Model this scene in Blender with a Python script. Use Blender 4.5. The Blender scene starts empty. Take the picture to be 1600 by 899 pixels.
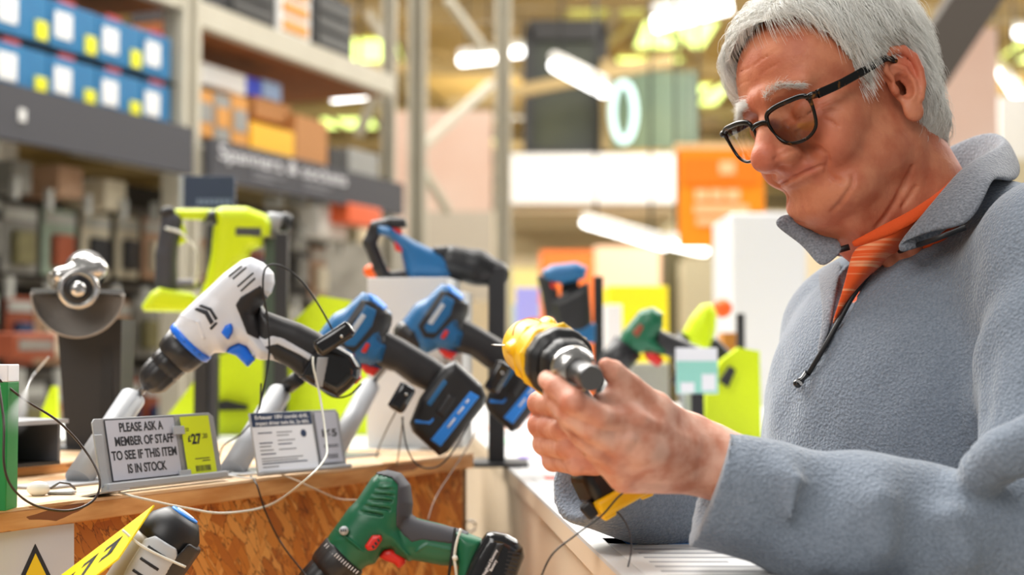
import bpy, bmesh, math, random
import numpy as np
from mathutils import Vector, Matrix, Euler

random.seed(7); np.random.seed(7)
SC = bpy.context.scene
COL = SC.collection
PI = math.pi

# ---------------------------------------------------------------- camera
FPX = 2222.0                      # focal length in pixels of the 1600x899 frame (50 mm on 36 mm)
CAM_H = 1.38
PITCH = math.atan((550 - 449.5) / FPX)
cam_data = bpy.data.cameras.new('camera')
cam = bpy.data.objects.new('camera', cam_data)
COL.objects.link(cam)
cam.location = (0, 0, CAM_H)
cam.rotation_euler = (PI / 2 + PITCH, 0, 0)
cam_data.lens = 50.0
cam_data.sensor_width = 36.0
cam_data.clip_end = 200
cam_data.clip_start = 0.02
cam_data.dof.use_dof = True
cam_data.dof.focus_distance = 1.36
cam_data.dof.aperture_fstop = 3.6
cam_data.dof.aperture_blades = 0
SC.camera = cam

# ---------------------------------------------------------------- exposure
SC.view_settings.view_transform = 'Standard'
SC.view_settings.look = 'None'
SC.view_settings.exposure = 0.30
SC.view_settings.gamma = 1.0
SC.view_settings.use_curve_mapping = False
try:
    SC.cycles.use_denoising = True
    SC.cycles.max_bounces = 7
    SC.cycles.diffuse_bounces = 3
    SC.cycles.glossy_bounces = 3
    SC.cycles.transmission_bounces = 5
    SC.cycles.transparent_max_bounces = 8
    SC.cycles.sample_clamp_indirect = 4.0
    SC.cycles.caustics_reflective = False
    SC.cycles.caustics_refractive = False
except Exception:
    pass

# ---------------------------------------------------------------- world light
W = bpy.data.worlds.new('world')
SC.world = W
W.use_nodes = True
_bg = W.node_tree.nodes['Background']
_bg.inputs[0].default_value = (1.0, 0.97, 0.93, 1)
_bg.inputs[1].default_value = 0.21

def area(name, loc, target, size, energy, color=(1, 1, 1), size_y=None):
    d = bpy.data.lights.new(name, 'AREA')
    d.energy = energy; d.color = color
    d.shape = 'RECTANGLE' if size_y else 'SQUARE'
    d.size = size
    if size_y: d.size_y = size_y
    o = bpy.data.objects.new(name, d)
    COL.objects.link(o)
    o.location = loc
    o.rotation_euler = (Vector(target) - Vector(loc)).to_track_quat('-Z', 'Y').to_euler()
    return o
# daylight through the rooflights of the hall and the lamp rows over the aisle
area('rooflight_over_aisle', (-1.6, 3.6, 5.2), (0.2, 1.4, 1.2), 3.0, 440, (1, 0.98, 0.94), 5.0)
area('rooflight_behind_camera', (-1.8, -2.6, 4.6), (0.2, 1.6, 1.2), 3.0, 125, (1, 0.97, 0.93), 3.0)
area('rooflight_right_aisle', (3.2, 4.2, 5.0), (0.5, 1.4, 1.3), 2.5, 170, (1, 0.98, 0.95), 4.0)
area('rooflight_far', (1.0, 10.0, 5.6), (0.6, 10.0, 0.0), 9.0, 650, (1, 0.99, 0.95), 8.0)
def lamp(loc, energy, r=.5):
    d = bpy.data.lights.new('roof_fill_light', 'POINT'); d.energy = energy; d.shadow_soft_size = r; d.color = (1, .97, .88)
    o = bpy.data.objects.new('roof_fill_light', d); COL.objects.link(o); o.location = loc
# added bare point lights, apart from the strip lights, to brighten the roof
for _x, _y in ((-4, 12), (3, 13), (9, 15), (-3, 19), (5, 20), (0, 27), (9, 27), (4, 36)): lamp((_x, _y, 4.6), 330)

# ---------------------------------------------------------------- helpers
TH_C, TH_S = math.cos(PITCH), math.sin(PITCH)
def P(px, py, d):
    """world point seen at photograph pixel (px, py) standing at distance y = d."""
    u = (px - 800) / FPX; v = (449.5 - py) / FPX
    y = TH_C - TH_S * v; z = TH_S + TH_C * v
    s = d / y
    return Vector((u * s, d, CAM_H + z * s))
def PZ(px, py, z):
    """world point seen at pixel (px, py) lying at height z."""
    u = (px - 800) / FPX; v = (449.5 - py) / FPX
    y = TH_C - TH_S * v; k = TH_S + TH_C * v
    s = (z - CAM_H) / k
    return Vector((u * s, y * s, z))

def setp(o, label=None, cat=None, group=None, kind=None):
    if label: o['label'] = label
    if cat: o['category'] = cat
    if group: o['group'] = group
    if kind: o['kind'] = kind
    return o
def empty(name, label, cat, loc=(0, 0, 0), group=None, mat=None):
    o = bpy.data.objects.new(name, None)
    o.empty_display_size = 0.05
    COL.objects.link(o)
    if mat is not None: o.matrix_world = mat
    else: o.location = loc
    return setp(o, label, cat, group)
def link_mesh(name, me, mats=None, parent=None):
    o = bpy.data.objects.new(name, me)
    COL.objects.link(o)
    if mats is not None:
        for m in (mats if isinstance(mats, (list, tuple)) else [mats]): me.materials.append(m)
    if parent is not None: o.parent = parent
    return o
def np_mesh(name, verts, quads, smooth=True, tris=None):
    me = bpy.data.meshes.new(name)
    verts = np.asarray(verts, np.float32)
    nq = 0 if quads is None else len(quads); nt = 0 if tris is None else len(tris)
    me.vertices.add(len(verts)); me.vertices.foreach_set('co', verts.ravel())
    idx = []
    if nq: idx.append(np.asarray(quads, np.int32).ravel())
    if nt: idx.append(np.asarray(tris, np.int32).ravel())
    idx = np.concatenate(idx)
    me.loops.add(len(idx)); me.loops.foreach_set('vertex_index', idx)
    tot = np.concatenate([np.full(nq, 4, np.int32), np.full(nt, 3, np.int32)])
    st = np.concatenate([[0], np.cumsum(tot)[:-1]]).astype(np.int32)
    me.polygons.add(nq + nt)
    me.polygons.foreach_set('loop_start', st)
    me.polygons.foreach_set('loop_total', tot)
    me.polygons.foreach_set('use_smooth', np.full(nq + nt, smooth, bool))
    me.update(calc_edges=True); me.validate()
    return me
def vattr(me, name, vals):
    a = me.attributes.new(name, 'FLOAT', 'POINT')
    a.data.foreach_set('value', np.asarray(vals, np.float32))

# --- implicit surfaces: smooth blends of rounded forms, meshed by surface nets
def smin(a, b, k):
    if k <= 0: return np.minimum(a, b)
    h = np.clip(0.5 + 0.5 * (b - a) / k, 0, 1)
    return b + (a - b) * h - k * h * (1 - h)
def smax(a, b, k): return -smin(-a, -b, k)
class Field:
    def __init__(s, lo, hi, h, mirror=False):
        s.lo = np.array(lo, float); s.h = h; s.mirror = mirror
        n = np.ceil((np.array(hi) - s.lo) / h).astype(int) + 1
        s.n = n
        s.ax = [(s.lo[i] + h * np.arange(n[i])).astype(np.float32) for i in range(3)]
        s.v = np.full(n, 0.05, np.float32)
    def region(s, lo, hi):
        lo = np.array(lo); hi = np.array(hi)
        if s.mirror:
            m = max(abs(lo[0]), abs(hi[0])); lo[0] = -m; hi[0] = m
        a = np.clip(np.floor((lo - s.lo) / s.h).astype(int), 0, s.n)
        b = np.clip(np.ceil((hi - s.lo) / s.h).astype(int) + 1, 0, s.n)
        if np.any(b <= a): return None, None
        sl = tuple(slice(a[i], b[i]) for i in range(3))
        X = s.ax[0][sl[0]][:, None, None]; Y = s.ax[1][sl[1]][None, :, None]; Z = s.ax[2][sl[2]][None, None, :]
        if s.mirror: X = np.abs(X)
        return sl, (X, Y, Z)
    def put(s, d, sl, k, op):
        if op == 'add': s.v[sl] = smin(s.v[sl], d, k)
        elif op == 'sub': s.v[sl] = smax(s.v[sl], -d, k)
        elif op == 'and': s.v[sl] = smax(s.v[sl], d, k)
    def ell(s, c, r, k=0.01, op='add', rot=None):
        c = np.array(c, float); r = np.array(r, float) if np.ndim(r) else np.full(3, float(r))
        m = (max(r) if rot is not None else r) + 2 * k + 3 * s.h + 0.004
        sl, g = s.region(c - m, c + m)
        if sl is None: return
        x, y, z = g[0] - c[0], g[1] - c[1], g[2] - c[2]
        if rot is not None:
            R = np.array(rot); x, y, z = (R[0, 0] * x + R[1, 0] * y + R[2, 0] * z, R[0, 1] * x + R[1, 1] * y + R[2, 1] * z, R[0, 2] * x + R[1, 2] * y + R[2, 2] * z)
        if r.max() - r.min() < 1e-9: d = np.sqrt(x * x + y * y + z * z) - r[0]
        else:
            k0 = np.sqrt((x / r[0]) ** 2 + (y / r[1]) ** 2 + (z / r[2]) ** 2)
            k1 = np.sqrt((x / r[0] ** 2) ** 2 + (y / r[1] ** 2) ** 2 + (z / r[2] ** 2) ** 2) + 1e-9
            d = k0 * (k0 - 1) / k1
        s.put(d, sl, k, op)
    def cone(s, a, b, ra, rb, k=0.01, op='add'):
        a = np.array(a, float); b = np.array(b, float); R = max(ra, rb) + 2 * k + 3 * s.h + 0.004
        sl, g = s.region(np.minimum(a, b) - R, np.maximum(a, b) + R)
        if sl is None: return
        ba = b - a; L = ba @ ba + 1e-12
        t = np.clip(((g[0] - a[0]) * ba[0] + (g[1] - a[1]) * ba[1] + (g[2] - a[2]) * ba[2]) / L, 0, 1)
        d = np.sqrt((g[0] - a[0] - ba[0] * t) ** 2 + (g[1] - a[1] - ba[1] * t) ** 2 + (g[2] - a[2] - ba[2] * t) ** 2) - (ra + (rb - ra) * t)
        s.put(d, sl, k, op)
    def chain(s, pts, rs, k=0.01, op='add'):
        """tapered tube through pts, merged sharply along itself then blended by k."""
        pts = [np.array(p, float) for p in pts]
        R = max(rs) + 2 * k + 3 * s.h + 0.004
        sl, g = s.region(np.min(pts, 0) - R, np.max(pts, 0) + R)
        if sl is None: return
        D = None
        for i in range(len(pts) - 1):
            a, b = pts[i], pts[i + 1]; ba = b - a; L = ba @ ba + 1e-12
            t = np.clip(((g[0] - a[0]) * ba[0] + (g[1] - a[1]) * ba[1] + (g[2] - a[2]) * ba[2]) / L, 0, 1)
            d = np.sqrt((g[0] - a[0] - ba[0] * t) ** 2 + (g[1] - a[1] - ba[1] * t) ** 2 + (g[2] - a[2] - ba[2] * t) ** 2) - (rs[i] + (rs[i + 1] - rs[i]) * t)
            D = d if D is None else smin(D, d, 0.3 * min(rs))
        s.put(D, sl, k, op)
    def half(s, n, c, k=0.005, lo=None, hi=None):
        """cut away everything on the side the normal n points to, past point c."""
        sl = tuple(slice(0, q) for q in s.n); X = s.ax[0][:, None, None]; Y = s.ax[1][None, :, None]; Z = s.ax[2][None, None, :]
        d = (X - c[0]) * n[0] + (Y - c[1]) * n[1] + (Z - c[2]) * n[2]
        s.v[sl] = smax(s.v, d.astype(np.float32), k)
    def nets(s):
        V = s.v; neg = V < 0; n = s.n
        cs = np.zeros(n - 1, np.float32); cnt = np.zeros(n - 1, np.int16)
        acc = np.zeros(tuple(n - 1) + (3,), np.float32)
        I = np.stack(np.meshgrid(*[np.arange(q - 1) for q in n], indexing='ij'), -1)
        mn = np.zeros(n - 1, bool); mx = np.ones(n - 1, bool)
        for dx in (0, 1):
            for dy in (0, 1):
                for dz in (0, 1):
                    q = neg[dx:n[0] - 1 + dx, dy:n[1] - 1 + dy, dz:n[2] - 1 + dz]
                    mn |= q; mx &= q
        act = mn & ~mx
        idx = np.argwhere(act)
        if len(idx) == 0: return np.zeros((0, 3)), np.zeros((0, 4), int)
        ids = np.full(n - 1, -1, np.int32); ids[act] = np.arange(len(idx))
        S = np.zeros((len(idx), 3)); C = np.zeros(len(idx))
        corners = [(a, b, c) for a in (0, 1) for b in (0, 1) for c in (0, 1)]
        vals = {c: V[idx[:, 0] + c[0], idx[:, 1] + c[1], idx[:, 2] + c[2]].astype(float) for c in corners}
        for c in corners:
            for ax in range(3):
                if c[ax] == 0:
                    e = list(c); e[ax] = 1; e = tuple(e)
                    a, b = vals[c], vals[e]; m = (a < 0) != (b < 0)
                    t = np.where(m, a / np.where(m, a - b, 1), 0)
                    p = np.array(c, float)[None].repeat(len(idx), 0); p[:, ax] += t
                    S[m] += p[m]; C[m] += 1
        verts = s.lo + s.h * (idx + S / C[:, None])
        quads = []
        for ax in range(3):
            o = [(1, 2), (2, 0), (0, 1)][ax]
            a = neg; b = np.roll(neg, -1, ax)
            e = np.argwhere((a != b)[tuple(slice(0, -1) if i == ax else slice(1, -1) for i in range(3))])
            for i in range(3):
                if i != ax: e[:, i] += 1
            fl = neg[e[:, 0], e[:, 1], e[:, 2]]
            def at(u, v):
                q = e.copy(); q[:, o[0]] += u; q[:, o[1]] += v
                return ids[q[:, 0], q[:, 1], q[:, 2]]
            Q = np.stack([at(-1, -1), at(0, -1), at(0, 0), at(-1, 0)], 1)
            Q[~fl] = Q[~fl][:, ::-1]
            quads.append(Q)
        return verts, np.concatenate(quads)

def xf(verts, M):
    M = np.array(M); return verts @ M[:3, :3].T + M[:3, 3]
def taubin(verts, quads, n=2, lam=0.5, mu=-0.53):
    if n == 0: return verts
    E = np.concatenate([quads[:, [0, 1]], quads[:, [1, 2]], quads[:, [2, 3]], quads[:, [3, 0]]])
    deg = np.bincount(E.ravel(), minlength=len(verts)).astype(float)
    for i in range(n):
        for f in (lam, mu):
            S = np.zeros_like(verts)
            for a in range(3):
                S[:, a] = np.bincount(E[:, 0], verts[E[:, 1], a], len(verts)) + np.bincount(E[:, 1], verts[E[:, 0], a], len(verts))
            verts = verts + f * (S / deg[:, None] - verts)
    return verts

# --- plain mesh builder: many shapes of ONE part collected in one mesh
class MB:
    def __init__(s): s.bm = bmesh.new()
    def _m(s, M, loc): 
        return M if M is not None else Matrix.Translation(Vector(loc))
    def box(s, c, size, M=None, bevel=0.0, seg=2, mi=0):
        r = bmesh.ops.create_cube(s.bm, size=1.0)
        vs = r['verts']
        T = (M if M is not None else Matrix.Identity(4)) @ Matrix.Translation(Vector(c)) @ Matrix.Diagonal((size[0], size[1], size[2], 1))
        bmesh.ops.transform(s.bm, matrix=T, verts=vs)
        fs = list({f for v in vs for f in v.link_faces})
        for f in fs: f.material_index = mi
        if bevel > 0:
            es = list({e for f in fs for e in f.edges})
            q = bmesh.ops.bevel(s.bm, geom=es, offset=bevel, segments=seg, affect='EDGES', profile=0.5)
            for f in q['faces']: f.material_index = mi; f.smooth = True
        return s
    def prism(s, pts, depth, M=None, bevel=0.0, seg=2, mi=0, z0=None, smooth=False):
        """polygon pts (x, y) extruded along z by depth, centred on z = 0."""
        z0 = -depth / 2 if z0 is None else z0
        a = [s.bm.verts.new((p[0], p[1], z0)) for p in pts]
        b = [s.bm.verts.new((p[0], p[1], z0 + depth)) for p in pts]
        n = len(pts); fs = []
        ar = sum(pts[i][0] * pts[(i + 1) % n][1] - pts[(i + 1) % n][0] * pts[i][1] for i in range(n))
        fs.append(s.bm.faces.new(a[::-1] if ar > 0 else a)); fs.append(s.bm.faces.new(b if ar > 0 else b[::-1]))
        for i in range(n):
            j = (i + 1) % n
            q = [a[i], a[j], b[j], b[i]] if ar > 0 else [a[j], a[i], b[i], b[j]]
            f = s.bm.faces.new(q); fs.append(f); f.smooth = smooth
        for f in fs: f.material_index = mi
        vs = a + b
        if M is not None: bmesh.ops.transform(s.bm, matrix=M, verts=vs)
        if bevel > 0:
            es = list({e for f in fs[:2] for e in f.edges})
            q = bmesh.ops.bevel(s.bm, geom=es, offset=bevel, segments=seg, affect='EDGES', profile=0.5)
            for f in q['faces']: f.material_index = mi; f.smooth = True
        return s
    def lathe(s, prof, M=None, seg=32, mi=0, smooth=True, caps=True, wob=None):
        """profile [(r, z)...] turned about z."""
        rings = []
        for (r, z) in prof:
            rings.append([s.bm.verts.new(((r * (wob(i, z) if wob else 1)) * math.cos(2 * PI * i / seg), (r * (wob(i, z) if wob else 1)) * math.sin(2 * PI * i / seg), z)) for i in range(seg)])
        for a, b in zip(rings, rings[1:]):
            for i in range(seg):
                f = s.bm.faces.new((a[i], a[(i + 1) % seg], b[(i + 1) % seg], b[i])); f.smooth = smooth; f.material_index = mi
        if caps:
            for rg, fl in ((rings[0], True), (rings[-1], False)):
                f = s.bm.faces.new(rg[::-1] if fl else rg); f.material_index = mi
        vs = [v for r in rings for v in r]
        if M is not None: bmesh.ops.transform(s.bm, matrix=M, verts=vs)
        return s
    def tube(s, pts, r, seg=10, mi=0, closed=False):
        pts = [Vector(p) for p in pts]; n = len(pts)
        rs = r if isinstance(r, (list, tuple)) else [r] * n
        rings = []; up = None
        for i, p in enumerate(pts):
            if closed: t = (pts[(i + 1) % n] - pts[i - 1])
            else: t = pts[min(i + 1, n - 1)] - pts[max(i - 1, 0)]
            t = t.normalized() if t.length > 1e-9 else Vector((0, 0, 1))
            if up is None:
                up = Vector((0, 0, 1)) if abs(t.z) < 0.9 else Vector((1, 0, 0))
            x = up.cross(t)
            if x.length < 1e-6: x = Vector((1, 0, 0)).cross(t)
            x.normalize(); y = t.cross(x); up = y
            rings.append([s.bm.verts.new(p + (x * math.cos(2 * PI * k / seg) + y * math.sin(2 * PI * k / seg)) * rs[i]) for k in range(seg)])
        m = n if closed else n - 1
        for i in range(m):
            a, b = rings[i], rings[(i + 1) % n]
            for k in range(seg):
                f = s.bm.faces.new((a[k], a[(k + 1) % seg], b[(k + 1) % seg], b[k])); f.smooth = True; f.material_index = mi
        if not closed:
            f = s.bm.faces.new(rings[0][::-1]); f.material_index = mi
            f = s.bm.faces.new(rings[-1]); f.material_index = mi
        return s
    def ball(s, c, r, M=None, mi=0, u=20, v=12):
        q = bmesh.ops.create_uvsphere(s.bm, u_segments=u, v_segments=v, radius=1)
        r = (r, r, r) if not isinstance(r, (tuple, list)) else r
        T = (M if M is not None else Matrix.Identity(4)) @ Matrix.Translation(Vector(c)) @ Matrix.Diagonal((r[0], r[1], r[2], 1))
        bmesh.ops.transform(s.bm, matrix=T, verts=q['verts'])
        for f in {f for w in q['verts'] for f in w.link_faces}: f.smooth = True; f.material_index = mi
        return s
    def quad(s, pts, mi=0):
        f = s.bm.faces.new([s.bm.verts.new(Vector(p)) for p in pts]); f.material_index = mi
        return s
    def build(s, name, mats, parent=None, M=None):
        me = bpy.data.meshes.new(name)
        bmesh.ops.recalc_face_normals(s.bm, faces=s.bm.faces)
        s.bm.to_mesh(me); s.bm.free()
        o = link_mesh(name, me, mats, parent)
        if M is not None: o.matrix_local = M
        return o

def text_obj(name, body, size, mat, parent, M, align='CENTER', ext=0.0002, bold=0.0, space=1.0, line=1.0, width=None):
    c = bpy.data.curves.new(name, 'FONT')
    c.body = body; c.size = size; c.align_x = align; c.align_y = 'CENTER'
    c.extrude = ext; c.offset = bold; c.space_character = space; c.space_line = line
    o = bpy.data.objects.new(name, c)
    COL.objects.link(o)
    bpy.context.view_layer.update()
    me = bpy.data.meshes.new_from_object(o.evaluated_get(bpy.context.evaluated_depsgraph_get()))
    bpy.data.objects.remove(o); bpy.data.curves.remove(c)
    me.materials.clear()
    o = link_mesh(name, me, mat, parent)
    if width:
        xs = [v.co.x for v in me.vertices]; w = max(xs) - min(xs)
        if w > 1e-6: M = M @ Matrix.Diagonal((width / w, 1, 1, 1))
    o.matrix_local = M
    return o

def frame(o, x, y):
    """4x4 with origin o, first axis x, second axis y (made square), third = x cross y."""
    o = Vector(o); x = Vector(x).normalized(); y = Vector(y); z = x.cross(y).normalized(); y = z.cross(x)
    M = Matrix.Identity(4)
    for i in range(3): M[i][0] = x[i]; M[i][1] = y[i]; M[i][2] = z[i]; M[i][3] = o[i]
    return M
def bez(pts, n=10):
    """smooth path (Catmull-Rom) through pts."""
    pts = [Vector(p) for p in pts]; out = []
    q = [2 * pts[0] - pts[1]] + pts + [2 * pts[-1] - pts[-2]]
    for i in range(1, len(q) - 2):
        for j in range(n):
            t = j / n
            a, b, c, d = q[i - 1], q[i], q[i + 1], q[i + 2]
            out.append(0.5 * ((2 * b) + (c - a) * t + (2 * a - 5 * b + 4 * c - d) * t * t + (3 * b - a - 3 * c + d) * t ** 3))
    out.append(pts[-1]); return out
def copy_tree(o, parent=None):
    c = o.copy(); COL.objects.link(c)
    if parent is not None: c.parent = parent
    for ch in list(o.children): copy_tree(ch, c)
    return c

# ---------------------------------------------------------------- materials
def srgb(r, g, b):
    f = lambda c: (c / 255 / 12.92) if c / 255 <= 0.04045 else ((c / 255 + 0.055) / 1.055) ** 2.4
    return (f(r), f(g), f(b), 1)
def mat(name, col, rough=0.5, metal=0.0, spec=0.5, noise=None, bump=None, emit=None, estr=0, coat=0, sheen=0, sss=0, alpha=None):
    """noise=(scale, amount, colour2); bump=(scale, strength, distance)"""
    m = bpy.data.materials.new(name); m.use_nodes = True
    nt = m.node_tree; b = nt.nodes['Principled BSDF']
    b.inputs['Base Color'].default_value = col
    b.inputs['Roughness'].default_value = rough
    b.inputs['Metallic'].default_value = metal
    b.inputs['Specular IOR Level'].default_value = spec
    if coat: b.inputs['Coat Weight'].default_value = coat; b.inputs['Coat Roughness'].default_value = 0.1
    if sheen: b.inputs['Sheen Weight'].default_value = sheen; b.inputs['Sheen Roughness'].default_value = 0.4
    if sss: b.inputs['Subsurface Weight'].default_value = sss; b.inputs['Subsurface Radius'].default_value = (0.012, 0.005, 0.003); b.inputs['Subsurface Scale'].default_value = 1.0
    if emit is not None:
        b.inputs['Emission Color'].default_value = emit; b.inputs['Emission Strength'].default_value = estr
    tc = nt.nodes.new('ShaderNodeTexCoord')
    if noise:
        n = nt.nodes.new('ShaderNodeTexNoise'); n.inputs['Scale'].default_value = noise[0]; n.inputs['Detail'].default_value = 4
        nt.links.new(tc.outputs['Object'], n.inputs['Vector'])
        r = nt.nodes.new('ShaderNodeValToRGB'); r.color_ramp.elements[0].position = 0.35; r.color_ramp.elements[1].position = 0.65
        c2 = noise[2] if len(noise) > 2 else (0, 0, 0, 1)
        r.color_ramp.elements[0].color = col
        r.color_ramp.elements[1].color = tuple(col[i] * (1 - noise[1]) + c2[i] * noise[1] for i in range(3)) + (1,)
        nt.links.new(n.outputs['Fac'], r.inputs['Fac']); nt.links.new(r.outputs['Color'], b.inputs['Base Color'])
    if bump:
        n = nt.nodes.new('ShaderNodeTexNoise'); n.inputs['Scale'].default_value = bump[0]; n.inputs['Detail'].default_value = 3
        nt.links.new(tc.outputs['Object'], n.inputs['Vector'])
        q = nt.nodes.new('ShaderNodeBump'); q.inputs['Strength'].default_value = bump[1]; q.inputs['Distance'].default_value = bump[2]
        nt.links.new(n.outputs['Fac'], q.inputs['Height']); nt.links.new(q.outputs['Normal'], b.inputs['Normal'])
    return m
_mc = {}
def plastic(r, g, b, rough=0.4, key=None, **kw):
    k = (r, g, b, rough, key)
    if k not in _mc: _mc[k] = mat('plastic_%d_%d_%d' % (r, g, b), srgb(r, g, b), rough, **kw)
    return _mc[k]
BLACK = mat('black_plastic', srgb(26, 26, 28), 0.42, noise=(60, 0.15, srgb(46, 46, 48)))
RUBBER = mat('grey_rubber', srgb(62, 62, 68), 0.6, bump=(900, 0.15, 0.0005))
GLOSSB = mat('gloss_black', srgb(16, 16, 18), 0.15, coat=0.6)
CHROME = mat('brushed_steel', srgb(200, 198, 195), 0.22, metal=1.0)
STEELD = mat('dark_steel', srgb(120, 120, 122), 0.35, metal=1.0)
GREYP = mat('grey_paint', srgb(160, 162, 166), 0.4)
WHITEP = mat('white_paint', srgb(236, 236, 234), 0.5)
INK = mat('ink', srgb(30, 32, 40), 0.6)
INKW = mat('white_ink', srgb(235, 235, 238), 0.6)
BIRD = mat('blue_plastic_bright', srgb(20, 110, 232), 0.35)
REDP = mat('red_plastic', srgb(214, 40, 32), 0.35)
WIREB = mat('black_cable', srgb(26, 26, 26), 0.4)
WIREW = mat('white_cable', srgb(226, 226, 214), 0.35)

# ================================================================ the hall
CONC = mat('polished_floor', srgb(170, 166, 158), 0.35, noise=(3, .15, srgb(140, 136, 130)))
ROOFM = mat('tan_roof_lining', srgb(196, 158, 84), 0.8, noise=(.6, .35, srgb(120, 96, 52)))
BEAMM = mat('roof_steel', srgb(150, 128, 84), 0.6)
CREAM = mat('cream_wall', srgb(196, 184, 152), 0.8)
PINKW = mat('pale_pink_board', srgb(214, 176, 156), 0.8, noise=(.8, .5, srgb(238, 226, 214)))
WHITEB = mat('white_fascia', srgb(226, 226, 224), 0.7)
RACKM = mat('rack_cream_steel', srgb(196, 190, 172), 0.55, noise=(8, .2, srgb(168, 160, 142)))
SHELFW = mat('shelf_chipboard', srgb(150, 86, 34), 0.8, noise=(22, .4, srgb(90, 48, 18)))
BANDM = mat('charcoal_header', srgb(66, 66, 72), 0.7)
PEG = mat('dark_pegboard', srgb(54, 48, 40), 0.8, noise=(7, .5, srgb(30, 27, 24)))
DGLASS = mat('dark_glass', srgb(16, 26, 22), 0.35, noise=(.9, .6, srgb(60, 62, 30)))
DARKM = mat('dark_frame', srgb(38, 38, 40), 0.6)
def emis(name, col, s):
    m = bpy.data.materials.new(name); m.use_nodes = True; b = m.node_tree.nodes['Principled BSDF']
    b.inputs['Base Color'].default_value = col; b.inputs['Emission Color'].default_value = col; b.inputs['Emission Strength'].default_value = s
    return m
TUBEL = emis('lit_lamp', (1, 1, .97, 1), 5.0)
SKYL = emis('rooflight_glow', srgb(222, 246, 140), 2.2)
RIMG = emis('reflection_glow', srgb(190, 225, 225), .75)
def struct(o): o['kind'] = 'structure'; return o
def slab(name, c, size, m, rz=0):
    return struct(MB().box((0, 0, 0), size).build(name, m, None, Matrix.Translation(c) @ Matrix.Rotation(rz, 4, 'Z')))
slab('floor', (0, 20, -.05), (60, 60, .1), CONC)
slab('ceiling', (0, 27, 6.55), (60, 46, .1), ROOFM)
slab('wall_back', (0, 45, 3.2), (60, .2, 6.6), CREAM)
slab('wall_left', (-14, 24, 3.2), (.2, 42, 6.6), CREAM)
slab('wall_right', (20, 24, 3.2), (.2, 42, 6.6), CREAM)

def beam(name, a, b, w, h, m, label, cat, group=None):
    a = Vector(a); b = Vector(b); v = b - a
    M = frame((a + b) / 2, v, Vector((0, 0, 1)) if abs(v.normalized().z) < .9 else Vector((0, 1, 0)))
    o = MB().box((0, 0, 0), (v.length, h, w)).build(name, m, None, M)
    return setp(o, label, cat, group)
# roof trusses: bottom chord, top chord and webs across the hall
def truss(y, label):
    e = empty('roof_truss', label, 'truss', (0, y, 5.6), group='roof trusses across the hall')
    for z in (0, .8):
        MB().box((0, 0, z), (30, .16, .16)).build('chord', BEAMM, e)
    for i in range(24):
        x = -12 + i; m = MB(); m.tube([(x, 0, 0 if i % 2 else .8), (x + 1, 0, .8 if i % 2 else 0)], .05, 6); m.build('web', BEAMM, e)
for i, y in enumerate((13, 17, 21, 25, 29, 33, 37, 41)):
    truss(y, 'tan steel truss under the roof, %s from the viewer' % ('nearest', 'second', 'third', 'fourth', 'fifth', 'sixth', 'seventh', 'farthest')[i])
for i, x in enumerate((-9, -5.5, -2, 1.5, 5, 8.5, 12)):
    beam('roof_purlin', (x, 8, 6.38), (x, 44, 6.38), .16, .14, BEAMM, 'tan purlin running the length of the roof, %s' % ('leftmost', 'second from the left', 'third from the left', 'middle one', 'third from the right', 'second from the right', 'rightmost')[i], 'beam', 'purlins along the roof')
# rooflights let into the roof
for i, (x0, y0) in enumerate(((1.4, 20), (2.6, 22.5), (2.4, 25.5), (3.6, 28), (3.0, 32), (4.8, 24), (-3.6, 31), (6.6, 19.5), (8.4, 20), (8.8, 24), (10.5, 27), (9.8, 31), (6.4, 33), (-.6, 35), (-2.46, 24))):
    e = empty('rooflight', 'bright green-tinted rooflight in the tan roof, %s' % ('nearest of the middle row', 'second of the middle row', 'third of the middle row', 'fourth of the middle row', 'fifth of the middle row', 'beside the second middle one', 'farthest at the left', 'nearest at the right', 'right of the nearest right one', 'fourth at the right', 'rightmost', 'behind the rightmost', 'between middle and right rows', 'farthest of all', 'above the rack beam end')[i], 'rooflight', (x0, y0, 6.46), group='rooflights in the roof')
    MB().box((0, 0, 0), (1.15, 2.0, .03)).build('pane', SKYL, e)
    for s in (-1, 1): MB().box((s * .6, 0, -.01), (.07, 2.1, .06)).build('frame', BEAMM, e)

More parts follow.
